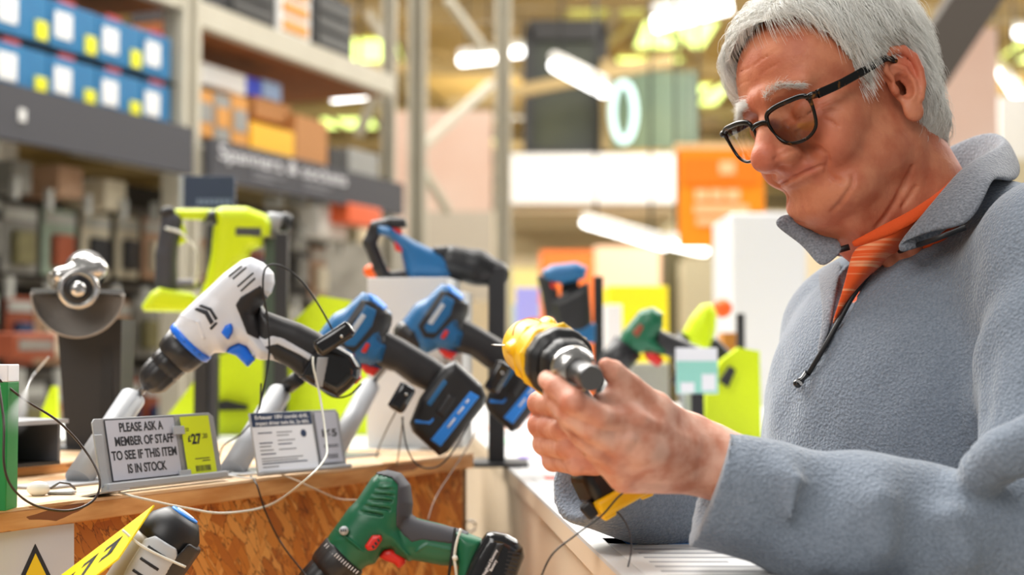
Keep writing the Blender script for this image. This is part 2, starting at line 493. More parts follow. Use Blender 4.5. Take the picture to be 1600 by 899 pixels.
def strip_light(a, b, r, label):
    """hanging fluorescent batten between two points."""
    v = (b - a)
    e = empty('strip_light', label, 'ceiling light', (a + b) / 2, group=None)
    m = MB(); m.tube([a - (a + b) / 2, b - (a + b) / 2], r, 10); m.build('tube', TUBEL, e)
    m = MB(); up = Vector((0, 0, r * 1.6)); m.tube([a - (a + b) / 2 + up, b - (a + b) / 2 + up], r * 1.1, 6); m.build('housing', WHITEP, e)
    top = 6.4
    for p in (a.lerp(b, .15), a.lerp(b, .85)):
        if p.z < top:
            m = MB(); q = p - (a + b) / 2; m.tube([q + up, q + Vector((0, 0, top - p.z))], .012, 5); m.build('hanger', DARKM, e)
    return e
for (a, b, r, lab) in (((722, 95, 16), (772, 90, 16.6), .055, 'short lit strip light left of the steel post, top centre'),
        ((782, 84, 17), (818, 80, 17.5), .06, 'short lit strip light just right of the steel post, top centre'),
        ((522, 150, 9), (568, 146, 9.3), .04, 'lit strip light above the charcoal shelf header'),
        ((1022, 38, 11), (1140, 8, 11), .06, 'long lit strip light beside the white hair of the person'),
        ((866, 102, 13.5), (944, 143, 12.5), .05, 'lit strip light slanting in front of the dark glass'),
        ((914, 348, 12.5), (1038, 384, 11), .034, 'long low lit strip light left of the orange banner'),
        ((1050, 382, 10.8), (1100, 392, 10.2), .035, 'short low lit strip light under the orange banner'),
        ((1020, 212, 20), (1072, 213, 20), .085, 'lit strip light above the orange banner'),
        ((1556, 100, 18), (1590, 150, 14), .05, 'lit strip light at the right edge behind the collar'),
        ((1585, 50, 18), (1640, 60, 18), .06, 'lit strip light at the top right corner')):
    strip_light(P(*a), P(*b), r, lab)

# mezzanine office: white fascia, dark glazing above, posts below
mz = empty('mezzanine_office', 'white mezzanine office front with dark glass windows above', 'office', P(930, 400, 15))
def in_parent(o, par): o.matrix_world = o.matrix_world; o.parent = par; o.matrix_parent_inverse = par.matrix_world.inverted(); return o
bpy.context.view_layer.update()
def boxpx(name, x0, y0, x1, y1, d, th, m, parent=None, d2=None, bevel=0, off=0):
    """box whose front face spans the pixels (x0,y0)-(x1,y1) at distance d (d2 at its right end)."""
    d2 = d if d2 is None else d2
    a = P(x0, (y0 + y1) / 2, d); b = P(x1, (y0 + y1) / 2, d2)
    k = (y1 - y0) / FPX * (d + d2) / 2
    x = b - a; x.z = 0
    zc = P((x0 + x1) / 2, (y0 + y1) / 2, (d + d2) / 2).z
    nrm = Vector((-x.y, x.x, 0)).normalized()
    M = frame((a + b) / 2 + nrm * (th / 2 + off), x, nrm); M[2][3] = zc
    o = MB().box((0, 0, 0), (x.length, th, k), None, bevel).build(name, m, None, M)
    if parent is not None:
        o.parent = parent; o.matrix_parent_inverse = Matrix.Translation(parent.location).inverted()
    return o
boxpx('fascia', 786, 240, 1064, 318, 15, 2.5, WHITEB, mz)
boxpx('soffit', 786, 318, 1064, 332, 15.1, 2.5, CREAM, mz)
boxpx('lower_wall', 786, 332, 1150, 400, 17.4, .3, CREAM, mz)
boxpx('upper_glazing', 822, 50, 948, 240, 15.6, .08, DGLASS, mz)
for x0, x1, y0, y1 in ((818, 832, 40, 245), (938, 950, 40, 245), (825, 945, 30, 62), (825, 945, 232, 246)):
    boxpx('window_frame', x0, y0, x1, y1, 15.5, .2, DARKM, mz)
boxpx('side_glazing', 950, 110, 1090, 232, 15.8, .08, mat('green_glass', srgb(70, 96, 76), .4, noise=(.8, .5, srgb(120, 130, 90))), mz)
boxpx('mullion', 940, 90, 956, 235, 15.4, .15, BEAMM, mz)
m = MB(); c = P(974, 175, 15.3); m.tube([(.12 * math.cos(i / 20 * 2 * PI), 0, .32 * math.sin(i / 20 * 2 * PI)) for i in range(20)], .035, 8, closed=True)  # glowing ring stands in for an oval reflection, not a lamp
o = m.build('ring_reflection', RIMG); o.location = c; setp(o, 'tall oval reflection in front of the office glass, modelled as a pale glowing ring', 'reflection')
o = beam('steel_tie', P(700, 165, 14.6), P(1050, 95, 14.6), .12, .12, BEAMM, None, None); o.parent = mz; o.matrix_parent_inverse = Matrix.Translation(mz.location).inverted()

# large boards and posts of the middle distance
setp(boxpx('partition', 618, 172, 768, 425, 11.5, .15, PINKW), 'pale pink board wall between the two steel posts', 'partition')
setp(boxpx('partition', 640, 330, 770, 470, 11.0, .15, mat('off_white_board', srgb(196, 186, 170), .8)), 'off-white lower board in front of the pale pink board', 'partition')
def post(px, w, d, y0, y1, label):
    e = empty('rack_post', label, 'post', P(px, 550, d) * 1.0)
    e.location.z = 0
    hw = w / 2 / FPX * d; H = P(px, y0, d).z
    m = MB()
    for s in (-1, 1): m.box((s * hw * .72, 0, H / 2), (hw * .5, .07, H))
    m.box((0, .03, H / 2), (hw * 1.6, .02, H))
    m.build('upright', RACKM, e)
    m2 = MB()
    m2.box((0, .005, H / 2), (hw * .6, .03, H))
    m2.build('slot_strip', mat('slot_shade_steel', srgb(150, 144, 126), .6), e)
    MB().box((0, 0, .01), (hw * 4, .16, .02)).build('foot_plate', RACKM, e)
    return e
PF = post(651, 30, 8.2, -40, 500, 'cream steel rack post right of the charcoal header')
post(786, 26, 9.4, -40, 500, 'cream steel rack post left of the white office front')
post(606, 22, 7.4, -40, 500, 'slim cream steel rack post where the charcoal header ends')
for (a, b, lab) in (((700, 0, 8.8), (755, 75, 9.2), 'steel brace at the top between the two tall posts'), ((768, 130, 9.2), (655, 235, 8.4), 'steel brace falling left between the two tall posts'),
        ((655, 255, 8.4), (700, 330, 8.8), 'lower steel brace between the two tall posts'), ((575, 20, 7.6), (600, 60, 7.6), 'short steel brace beside the slim post'), ((600, 120, 7.6), (560, 210, 7.8), 'steel brace under the rack beam')):
    o = beam('brace', P(*a), P(*b), .045, .045, RACKM, None, None); o.parent = PF; o.matrix_parent_inverse = Matrix.Translation(PF.location).inverted()
# orange banner
BAN = mat('orange_banner', srgb(255, 150, 0), .7)
e = empty('hanging_banner', 'orange banner with pale lettering hanging left of the person\'s face', 'banner', P(1125, 300, 8.0))
def child_px(name, x0, y0, x1, y1, d, th, m, par): return boxpx(name, x0, y0, x1, y1, d, th, m, par)
child_px('cloth', 1060, 232, 1194, 388, 8.0, .02, BAN, e)
child_px('darker_field', 1068, 246, 1186, 288, 7.985, .01, mat('orange_deep', srgb(255, 128, 0), .7), e)
PALEO = mat('pale_orange_print', srgb(255, 206, 150), .7)
for (x0, y0, x1, y1) in ((1086, 296, 1106, 314), (1110, 296, 1130, 314), (1134, 296, 1156, 314), (1084, 320, 1170, 334), (1088, 340, 1160, 352)):
    child_px('lettering_bar', x0, y0, x1, y1, 7.985, .006, PALEO, e)
child_px('round_badge', 1124, 252, 1148, 272, 7.98, .006, PALEO, e)
child_px('top_rail', 1056, 224, 1198, 234, 8.0, .04, PALEO, e)
for x in (1075, 1180):
    q = P(x, 226, 8.0) - e.location; m = MB(); m.tube([q, q + Vector((0, 0, 6.5 - q.z - e.location.z))], .006, 5); m.build('hanging_wire', DARKM, e)
# white column cabinet, pink column right of the head
setp(boxpx('display_board', 1142, 332, 1262, 815, 4.6, .4, mat('light_grey_board', srgb(206, 206, 208), .7), bevel=.01), 'tall white display panel left of the grey collar', 'panel')
setp(boxpx('column', 1478, 40, 1562, 620, 7.0, .5, PINKW), 'pale pink column right of the person\'s head', 'column')
beam('dark_rafter', P(1405, 172, 6.4), P(1680, -240, 6.4), .22, .2, mat('brown_rafter', srgb(64, 56, 48), .7), 'dark brown rafter passing behind the back of the head', 'beam')
setp(boxpx('partition', 1562, 150, 1720, 250, 12, .3, WHITEB), 'white board wall at the right edge of the picture', 'partition')
setp(boxpx('partition', 1540, 248, 1720, 420, 11, .3, CREAM), 'cream lower wall at the right edge of the picture', 'partition')

# ---------------------------------------------------------------- pallet racking on the left
RA = Vector((P(283, 550, 5.5).x, 5.5, 0)); _ra = math.radians(22.5)
RD = Vector((math.sin(_ra), math.cos(_ra), 0)); RB = Vector((-math.cos(_ra), math.sin(_ra), 0))
RM = frame((0, 0, 0), RD, RB)
def rk(px, py, q=0.0):
    """(r, z) on the rack's plane set back by q seen at a pixel."""
    d = (P(px, py, 1.0) - Vector((0, 0, CAM_H))); o = RA + RB * q
    t = (o - Vector((0, 0, CAM_H))).dot(RB) / d.dot(RB)
    p = Vector((0, 0, CAM_H)) + d * t
    return (p - o).dot(RD), p.z
def rw(r, q, z): p = RA + RD * r + RB * q; return Vector((p.x, p.y, z))
def rbox(name, r0, r1, q0, q1, z0, z1, m, parent=None, bevel=0):
    c = rw((r0 + r1) / 2, (q0 + q1) / 2, (z0 + z1) / 2)
    M = RM.copy(); M[0][3], M[1][3], M[2][3] = c
    o = MB().box((0, 0, 0), (abs(r1 - r0), abs(q1 - q0), abs(z1 - z0)), None, bevel).build(name, m, None, M)
    if parent is not None: o.parent = parent; o.matrix_parent_inverse = parent.matrix_world.inverted()
    return o
def rempty(name, label, cat, r, q, z, group=None):
    M = RM.copy(); M[0][3], M[1][3], M[2][3] = rw(r, q, z)
    return empty(name, label, cat, mat=M, group=group)
ra0 = rk(-260, 300)[0]; ra1 = rk(606, 300)[0]
for r, lab in ((0.0, 'thick cream steel rack post between the blue boxes and the charcoal header'), (ra0 - .3, 'cream steel rack post at the left end of the racking')):
    e = rempty('rack_post', lab, 'post', r, 0, 0)
    m = rbox('upright', r - .055, r - .022, -.04, .06, 0, 4.2, RACKM, e); rbox('upright', r + .022, r + .055, -.04, .06, 0, 4.2, RACKM, e); rbox('web_plate', r - .03, r + .03, .03, .05, 0, 4.2, RACKM, e)
    rbox('back_upright', r - .05, r + .05, .86, .94, 0, 4.2, RACKM, e)
    for z in np.arange(1.2, 3.2, .17): rbox('slot', r - .018, r + .018, .018, .03, z, z + .06, mat('slot_dark', srgb(120, 112, 96), .7) if z < 1.21 else bpy.data.materials['slot_dark'], e)
zb0, zb1 = 2.665, 2.765
for (a, b, z0, z1, lab) in ((ra0 - .2, -.06, zb0 + .04, zb1 + .04, 'cream rack beam above the blue boxes'), (.06, ra1, zb0, zb1, 'cream rack beam above the orange and yellow packs')):
    e = rempty('rack_beam', lab, 'beam', (a + b) / 2, 0, z0)
    rbox('rail', a, b, -.03, .02, z0, z1, RACKM, e); rbox('rail', a, b, .88, .93, z0, z1, RACKM, e)
    setp(rbox('shelf_deck', a, b, .02, .88, z0 - .0, z0 + .03, SHELFW), 'brown chipboard deck resting on the %s' % lab, 'shelf')
e = rempty('shelf', 'steel shelf carrying the blue boxes behind the left charcoal header', 'shelf', -.8, 0, 2.2)
rbox('tray', ra0 - .2, -.06, .0, .6, 2.205, 2.225, RACKM, e)
e = rempty('shelf', 'steel shelf carrying the orange packs behind the lettered charcoal header', 'shelf', .8, 0, 2.2)
rbox('tray', .06, ra1, .0, .6, 2.185, 2.205, RACKM, e)
# charcoal headers
e = rempty('header_board', 'plain charcoal header board under the blue boxes', 'sign', -.8, -.06, 2.06)
rbox('board', ra0 - .3, -.06, -.09, -.05, 2.055, 2.235, BANDM, e)
for i in range(2): rbox('edge_letter', rk(-6 + i * 6, 205)[0], rk(-2 + i * 6, 205)[0], -.096, -.09, 2.12, 2.16, WHITEP, e)
e = rempty('header_board', 'charcoal header board with pale lettering along the rack', 'sign', .8, -.06, 2.06)
rbox('board', .06, ra1, -.09, -.05, 2.055, 2.215, BANDM, e)
M = RM.copy(); M[0][3], M[1][3], M[2][3] = rw(.10, -.096, 2.165)
tt = text_obj('lettering', 'Spanners & sockets', .085, mat('header_print', srgb(236, 236, 240), .7), None, M @ Matrix.Rotation(PI / 2, 4, 'X'), align='LEFT', width=1.02)
tt.parent = e; tt.matrix_parent_inverse = e.matrix_world.inverted()
for (r0, r1, z) in ((.35, .60, 2.11), (.35, .50, 2.085), (.75, 1.0, 2.11), (.75, .95, 2.085)):
    rbox('small_print_bar', r0, r1, -.094, -.09, z, z + .012, mat('header_print_dim', srgb(120, 120, 126), .7) if z == 2.11 and r0 == .35 else bpy.data.materials['header_print_dim'], e)

# blue boxes, two rows
BB = mat('blue_carton', srgb(0, 112, 164), .5, noise=(30, .3, srgb(0, 84, 140))); YS = mat('yellow_sticker', srgb(236, 232, 20), .6)
RS = mat('red_tab', srgb(190, 60, 60), .6)
edges = [-190, -104, -14, 76, 152, 222, 268]
def rr(px, py): return rk(px, py, -.02)[0]
for row, (z0, z1) in enumerate(((2.226, 2.385), (2.415, 2.575))):
    for i in range(len(edges) - 1):
        r0, r1 = rr(edges[i], 150), rr(edges[i + 1], 150) - .008
        if r1 > -.07: r1 = -.07
        lab = ('blue carton, %s row, %s' % (('lower', 'upper')[row], ('far left outside the bay edge', 'second from the left edge', 'at the left edge of the picture', 'second from the picture edge', 'third from the picture edge', 'against the rack post')[i]))
        e = rempty('carton', lab, 'box', r0, -.02, z0, group='blue cartons on the rack shelf')
        rbox('body', r0, r1, -.02, .34, z0, z1, BB, e, .004)
        w = r1 - r0
        rbox('white_label', r0 + .10 * w, r0 + .10 * w + .085, -.024, -.02, z0 + .035, z0 + .125, WHITEP, e)
        if i < len(edges) - 2: rbox('yellow_sticker', r1 - .062, r1 - .008, -.027, -.02, z0 + .01, z0 + .072, YS, e)
        rbox('red_tab', r0 + .06, r0 + .14, -.01, .0, z1, z1 + .018, RS, e)
setp(rbox('shelf_strip', ra0 - .2, -.06, -.01, .36, 2.405, 2.412, DARKM), 'thin steel shelf between the two rows of blue cartons', 'shelf')
setp(rbox('wrapped_pack', rr(165, 20), rr(222, 20), .2, .45, 2.737, 2.83, mat('tan_wrap', srgb(180, 150, 110), .6), bevel=.01), 'tan wrapped pack lying above the blue cartons', 'pack')

# goods on the second bay
def pack(px0, py0, px1, py1, q, dq, m, lab, name='pack', band=None):
    r0, z1 = rk(px0, (py0), q); r1, _ = rk(px1, py0, q); zc = rk((px0 + px1) / 2, (py0 + py1) / 2, q)[1]
    h_ = abs(rk((px0 + px1) / 2, py0, q)[1] - rk((px0 + px1) / 2, py1, q)[1])
    r0, r1 = rk(px0, (py0 + py1) / 2, q)[0], rk(px1, (py0 + py1) / 2, q)[0]
    o = rempty(name, lab, 'box', (r0 + r1) / 2, q, zc - h_ / 2)
    rbox('body', r0, r1, q, q + dq, zc - h_ / 2, zc + h_ / 2, m, o, .004)
    if band is not None:
        rbox('label_band', r0 + .1 * (r1 - r0), r1 - .1 * (r1 - r0), q - .004, q, zc - h_ * .2, zc + h_ * .22, band, o)
    return o
AMB = mat('amber_pack', srgb(216, 150, 66), .6); GRB = mat('grey_pack', srgb(150, 150, 146), .6); CARD = mat('cardboard', srgb(190, 134, 82), .8)
pack(304, 140, 334, 212, .05, .3, AMB, 'amber pack with a grey head, first beside the thick rack post', band=GRB)
pack(336, 148, 360, 222, .05, .3, GRB, 'grey pack with an amber patch, second beside the rack post', band=AMB)
pack(362, 150, 388, 230, .05, .3, AMB, 'amber pack, third beside the rack post', band=GRB)
pack(392, 198, 460, 252, .05, .3, mat('yellow_pack', srgb(246, 184, 10), .5), 'bright yellow pack on the shelf behind the lettered header')
pack(398, 158, 455, 190, .10, .25, CARD, 'tan carton standing on the bright yellow pack')
pack(462, 185, 512, 262, .05, .3, CARD, 'brown cardboard carton right of the bright yellow pack')
pack(300, 105, 385, 138, .12, .25, WHITEP, 'white carton on top of the amber packs')
pack(384, 122, 408, 150, .12, .2, mat('deep_blue_pack', srgb(30, 60, 200), .5), 'deep blue pack beside the white carton')
pack(410, 128, 440, 156, .12, .2, mat('pale_blue_pack', srgb(150, 176, 214), .5), 'pale blue pack above the tan carton')
pack(514, 232, 540, 268, .05, .3, DARKM, 'small dark carton near the end of the lettered header')
pack(545, 236, 592, 282, .05, .3, GRB, 'grey carton at the end of the lettered header')
# black crates on the upper beam
for (x0, x1, y0, y1, m, lab) in ((352, 432, -70, 26, DARKM, 'black crate on the upper rack beam, left'), (434, 486, -40, 40, WHITEP, 'white and amber pack between the black crates'), (488, 552, -60, 62, DARKM, 'black crate on the upper rack beam, right')):
    r0 = rk(x0, 20, .02)[0]; r1 = rk(x1, 20, .02)[0]
    e = rempty('crate', lab, 'crate', (r0 + r1) / 2, .02, 2.77)
    rbox('shell', r0, r1, .02, .5, 2.766, 3.05, m, e, .01)
    for k in range(3): rbox('opening', r0 + .04, r1 - .04, .01, .02, 2.80 + k * .08, 2.85 + k * .08, AMB if m is WHITEP else BLACK, e)

# peg wall below the headers with hanging packs
e = rempty('peg_wall', 'dark peg wall under the charcoal headers', 'shelf', 0, .35, .3)
rbox('backboard', ra0 - .3, ra1, .35, .39, .2, 2.06, PEG, e)
for z in (1.28, 1.62, 1.93): rbox('hook_rail', ra0 - .3, ra1, .30, .35, z, z + .03, mat('rail_grey', srgb(110, 106, 100), .5) if z == 1.28 else bpy.data.materials['rail_grey'], e)
rs = np.random.RandomState(5)
cols = [('navy_blister', (24, 52, 92)), ('black_blister', (40, 40, 44)), ('green_grey_blister', (150, 166, 148)), ('tan_blister', (176, 140, 112)), ('grey_blister', (132, 130, 124)), ('red_brown_blister', (150, 74, 44)), ('cream_blister', (206, 196, 172)), ('olive_blister', (110, 104, 66))]
CM = {n: mat(n, srgb(*c), .45, noise=(25, .3, srgb(max(0, c[0] - 50), max(0, c[1] - 50), max(0, c[2] - 50)))) for n, c in cols}
CN = [n for n, _ in cols]
HOOK = mat('white_hook_tag', srgb(168, 168, 162), .5)
ORD = ['leftmost'] + ['%s from the left' % w for w in 'second third fourth fifth sixth seventh eighth ninth tenth eleventh twelfth thirteenth fourteenth fifteenth sixteenth seventeenth eighteenth nineteenth twentieth'.split()]
ORD += ['%s from the left' % (a + b) for a in ('twenty-', 'thirty-', 'forty-') for b in 'first second third fourth fifth sixth seventh eighth ninth tenth'.split()]
def blister(r, z, w, h_, n, lab):
    o = rempty('blister_pack', lab, 'pack', r, .2, z, group='packs hanging on the peg wall')
    rbox('card', r - w / 2, r + w / 2, .215, .225, z, z + h_, CM[n], o)
    rbox('tool', r - w * .28, r + w * .28, .18, .215, z + h_ * .12, z + h_ * .62, CM[CN[(CN.index(n) + 3) % 8]], o, .008)
    rbox('header', r - w * .46, r + w * .46, .208, .215, z + h_ * .78, z + h_ * .93, HOOK, o)
    rbox('hook_tag', r - .012, r + .012, .08, .10, z + h_ * .9, z + h_ + .05, HOOK, o)
for row, (z, h_) in enumerate(((1.66, .24), (1.34, .24), (1.02, .24), (.7, .24))):
    r = ra0 - .1; i = 0
    while r < ra1 - .15:
        w = .13 + .05 * rs.rand()
        n = CN[[0, 1][i % 2]] if (row == 0 and r < -.75) else CN[rs.randint(8)] if row < 2 else CN[[5, 3, 5, 6, 4][rs.randint(5)]]
        blister(r, z + rs.randn() * .012, w, h_, n, 'small %s on the peg wall, %s row, %s' % (n.replace('_blister', ' pack').replace('_', ' '), ('top', 'second', 'third', 'lowest')[row], ORD[i]))
        r += w + .03; i += 1
for i, (x0, x1, z, n) in enumerate(((92, 130, 1.95, 'tan_blister'), (165, 198, 1.93, 'cream_blister'), (20, 50, 1.94, 'grey_blister'))):
    r0, r1 = rk(x0, 260, .1)[0], rk(x1, 260, .1)[0]
    setp(rbox('small_carton', r0, r1, .1, .3, z - .02, z + .09, CM[n], bevel=.004), 'small %s carton on the rail under the plain header, %s' % (n.split('_')[0], ('middle', 'nearest the rack post', 'nearest the picture edge')[i]), 'box')
# lamps of the peg wall in bay two: round pale reels
for i, px in enumerate((428, 464, 500)):
    r0, z = rk(px, 316, .15)
    M = RM.copy(); M[0][3], M[1][3], M[2][3] = rw(r0, .15, z)
    m = MB(); m.lathe([(.001, -.03), (.035, -.03), (.035, -.022), (.014, -.02), (.014, .02), (.035, .022), (.035, .03), (.001, .03)], Matrix.Rotation(PI / 2, 4, 'X'), 20)
    o = m.build('reel', HOOK, None, M); setp(o, 'round pale reel hanging under the lettered header, %s' % ('left', 'middle', 'right')[i], 'reel', 'reels under the lettered header')
ORI = mat('orange_pack', srgb(224, 96, 50), .5)
pack(545, 322, 596, 352, -.1, .1, ORI, 'orange pack at the end of the lettered header')
pack(500, 325, 543, 372, .0, .12, mat('white_pack', srgb(220, 216, 208), .6), 'white pack below the lettered header beside the orange pack')
pack(168, 560, 206, 616, -.9, .12, ORI, 'orange pack behind the black grinder stand')
pack(22, 520, 88, 560, -.7, .12, CM['red_brown_blister'], 'red-brown pack low on the left behind the grinder', band=CM['grey_blister'])

# ================================================================ the display ledge and the counter
ZL = 1.235; ZC = 1.200
def wood(name, c1, c2, c3, flake=True):
    m = bpy.data.materials.new(name); m.use_nodes = True; nt = m.node_tree; b = nt.nodes['Principled BSDF']; L = nt.links
    b.inputs['Roughness'].default_value = .6
    tc = nt.nodes.new('ShaderNodeTexCoord')
    cols = []
    def flakes(scale, rot, seed):
        mp = nt.nodes.new('ShaderNodeMapping'); mp.inputs['Rotation'].default_value = rot; mp.inputs['Scale'].default_value = scale; mp.inputs['Location'].default_value = (seed, seed, 0)
        L.new(tc.outputs['Object'], mp.inputs['Vector'])
        v = nt.nodes.new('ShaderNodeTexVoronoi'); v.inputs['Scale'].default_value = 1.0; v.inputs['Randomness'].default_value = 1
        n = nt.nodes.new('ShaderNodeTexNoise'); n.inputs['Scale'].default_value = .8; n.inputs['Detail'].default_value = 2
        L.new(mp.outputs[0], n.inputs['Vector'])
        mx = nt.nodes.new('ShaderNodeMix'); mx.data_type = 'RGBA'; mx.inputs[0].default_value = .35
        L.new(mp.outputs[0], mx.inputs[6]); L.new(n.outputs['Color'], mx.inputs[7]); L.new(mx.outputs[2], v.inputs['Vector'])
        sp = nt.nodes.new('ShaderNodeSeparateColor'); L.new(v.outputs['Color'], sp.inputs[0]); return sp.outputs[0]
    f1 = flakes((14, 14, 60), (.0, .6, .2), 0); f3 = flakes((26, 26, 130), (.2, -.5, .4), 9)
    def mix(f, a, c):
        n = nt.nodes.new('ShaderNodeMix'); n.data_type = 'RGBA'
        if isinstance(f, float): n.inputs[0].default_value = f
        else: L.new(f, n.inputs[0])
        for s, q in ((6, a), (7, c)):
            if isinstance(q, tuple): n.inputs[s].default_value = q
            else: L.new(q, n.inputs[s])
        return n.outputs[2]
    def th(f, a, c):
        r = nt.nodes.new('ShaderNodeMapRange'); r.inputs[1].default_value = a; r.inputs[2].default_value = c; L.new(f, r.inputs[0]); return r.outputs[0]
    if flake:
        # strands of many directions laid over each other, in the plane of the board (x, z)
        c = mix(th(f1, .0, 1.0), c1, c3)
        for i, (ang, sx, sz) in enumerate(((.35, 11, 52), (1.25, 13, 60), (-.55, 12, 48), (2.1, 15, 70), (.9, 20, 95))):
            mp = nt.nodes.new('ShaderNodeMapping'); mp.vector_type = 'TEXTURE'; mp.inputs['Rotation'].default_value = (0, ang, 0)
            mp.inputs['Scale'].default_value = (1 / sx, 1 / sx, 1 / sz); mp.inputs['Location'].default_value = (i * 1.7, i * .9, i * 2.3)
            L.new(tc.outputs['Object'], mp.inputs['Vector'])
            nz = nt.nodes.new('ShaderNodeTexNoise'); nz.inputs['Scale'].default_value = 1.6; nz.inputs['Detail'].default_value = 3; L.new(mp.outputs[0], nz.inputs['Vector'])
            av = nt.nodes.new('ShaderNodeVectorMath'); av.operation = 'MULTIPLY_ADD'; av.inputs[1].default_value = (1.1, 1.1, .9); L.new(nz.outputs['Color'], av.inputs[0]); L.new(mp.outputs[0], av.inputs[2])
            v = nt.nodes.new('ShaderNodeTexVoronoi'); v.inputs['Scale'].default_value = 1.0; L.new(av.outputs[0], v.inputs['Vector'])
            sp = nt.nodes.new('ShaderNodeSeparateColor'); L.new(v.outputs['Color'], sp.inputs[0])
            r = nt.nodes.new('ShaderNodeValToRGB'); r.color_ramp.elements[0].color = c3; r.color_ramp.elements[1].color = c2
            e_ = r.color_ramp.elements.new(.45); e_.color = c1
            L.new(sp.outputs[1], r.inputs['Fac'])
            c = mix(th(sp.outputs[0], .58, .62), c, r.outputs['Color'])
            if i in (1, 4):
                v2 = nt.nodes.new('ShaderNodeTexVoronoi'); v2.feature = 'DISTANCE_TO_EDGE'; v2.inputs['Scale'].default_value = 1.0; L.new(av.outputs[0], v2.inputs['Vector'])
                c = mix(th(v2.outputs['Distance'], .035, .0), c, tuple(x * .35 for x in c3[:3]) + (1,))
        L.new(c, b.inputs['Base Color'])
    bp = nt.nodes.new('ShaderNodeBump'); bp.inputs['Strength'].default_value = .4; bp.inputs['Distance'].default_value = .002
    L.new(f1, bp.inputs['Height']); L.new(bp.outputs[0], b.inputs['Normal'])
    if not flake:
        n = nt.nodes.new('ShaderNodeTexNoise'); n.inputs['Scale'].default_value = 5; n.inputs['Detail'].default_value = 4
        mp = nt.nodes.new('ShaderNodeMapping'); mp.inputs['Scale'].default_value = (2, 9, 14); L.new(tc.outputs['Object'], mp.inputs['Vector']); L.new(mp.outputs[0], n.inputs['Vector'])
        c = mix(th(n.outputs['Fac'], .35, .65), c1, c2); c = mix(th(f3, .80, .95), c, c3); L.new(c, b.inputs['Base Color'])
    return m
OSB = wood('osb_panel', srgb(206, 126, 38), srgb(234, 170, 88), srgb(168, 90, 22))
OSBE = wood('osb_edge', srgb(196, 132, 66), srgb(226, 172, 110), srgb(130, 74, 30), False)
OSBT = wood('osb_top', srgb(232, 204, 170), srgb(214, 172, 124), srgb(190, 140, 90), False)
LA = PZ(0, 797, ZL); LB = PZ(741, 708, ZL)
ld = (LB - LA); ld.z = 0; ld.normalize(); ln = Vector((-ld.y, ld.x, 0))       # along, and backwards
l0 = LA - ld * .75
LEN = (LB - l0).length
LM = frame((0, 0, 0), ld, ln)
def lbox(name, a0, a1, b0, b1, z0, z1, m, parent=None, bevel=0):
    c = l0 + ld * (a0 + a1) / 2 + ln * (b0 + b1) / 2; M = LM.copy(); M[0][3], M[1][3], M[2][3] = c.x, c.y, (z0 + z1) / 2
    o = MB().box((0, 0, 0), (a1 - a0, b1 - b0, z1 - z0), None, bevel).build(name, m, None, M)
    if parent is not None: o.parent = parent; o.matrix_parent_inverse = parent.matrix_world.inverted()
    return o
du = empty('display_unit', 'oriented strand board display unit carrying the drills on its ledge', 'display unit', (l0.x, l0.y, 0))
bpy.context.view_layer.update()
TH = .0215
lbox('ledge_top', 0, LEN, 0, .62, ZL - .003, ZL, OSBT, du)
lbox('ledge_edge', 0, LEN, .0005, .62, ZL - TH, ZL - .003, OSBE, du, .0015)
lbox('front_panel', 0, LEN - .012, .012, .030, .10, ZL - TH, OSB, du)
lbox('end_panel', LEN - .012, LEN - .002, .012, .62, .10, ZL - TH, mat('edge_dark', srgb(120, 92, 60), .7), du)
lbox('back_step', 0, 1.25, .257, .62, ZL, ZL + .010, OSBE, du, .001)
lbox('back_step_top', 0, 1.25, .256, .62, ZL + .010, ZL + .012, OSBT, du)
lbox('lower_shelf', 0, LEN, -.62, .012, .900, .925, OSBT, du)
lbox('plinth', 0, LEN, -.58, .60, 0, .10, BLACK, du)
lbox('lower_shelf_front', 0, LEN, -.60, -.58, .10, .900, OSB, du)
def onpanel(px, py, b=.012):
    o = l0 + ln * b; d = P(px, py, 1.0) - Vector((0, 0, CAM_H)); t = (o - Vector((0, 0, CAM_H))).dot(ln) / d.dot(ln)
    return Vector((0, 0, CAM_H)) + d * t
# small screw eye on the panel
m = MB(); p = onpanel(735, 822, .010); m.tube([p + Vector((.008 * math.cos(a), -.004, .008 * math.sin(a))) for a in np.linspace(0, 6.0, 14)], .0018, 6); o = m.build('screw_eye', CHROME); setp(o, 'small steel screw eye at the right end of the strand board panel', 'hook')

# white table behind the ledge carrying the tall box and the hammer
rt = empty('rear_table', 'plain white table behind the end of the strand board ledge', 'table', (-.6, 2.6, 0))
pl_ = [(-.145, 2.095), (-.115, 2.25), (-.140, 2.95), (-1.35, 2.95), (-1.35, 2.42), (-.600, 2.365)]
m = MB(); m.prism([(x + .6, y - 2.6) for x, y in pl_], .02, None, z0=ZL - .02); m.build('table_top', CTOP_ := mat('table_white', srgb(222, 224, 220), .5), rt)
m = MB(); m.prism([(x * .97 + .58, y - 2.6 + (.03 if y < 2.5 else -.03)) for x, y in pl_], ZL - .02, None, z0=0); m.build('table_base', CTOP_, rt)
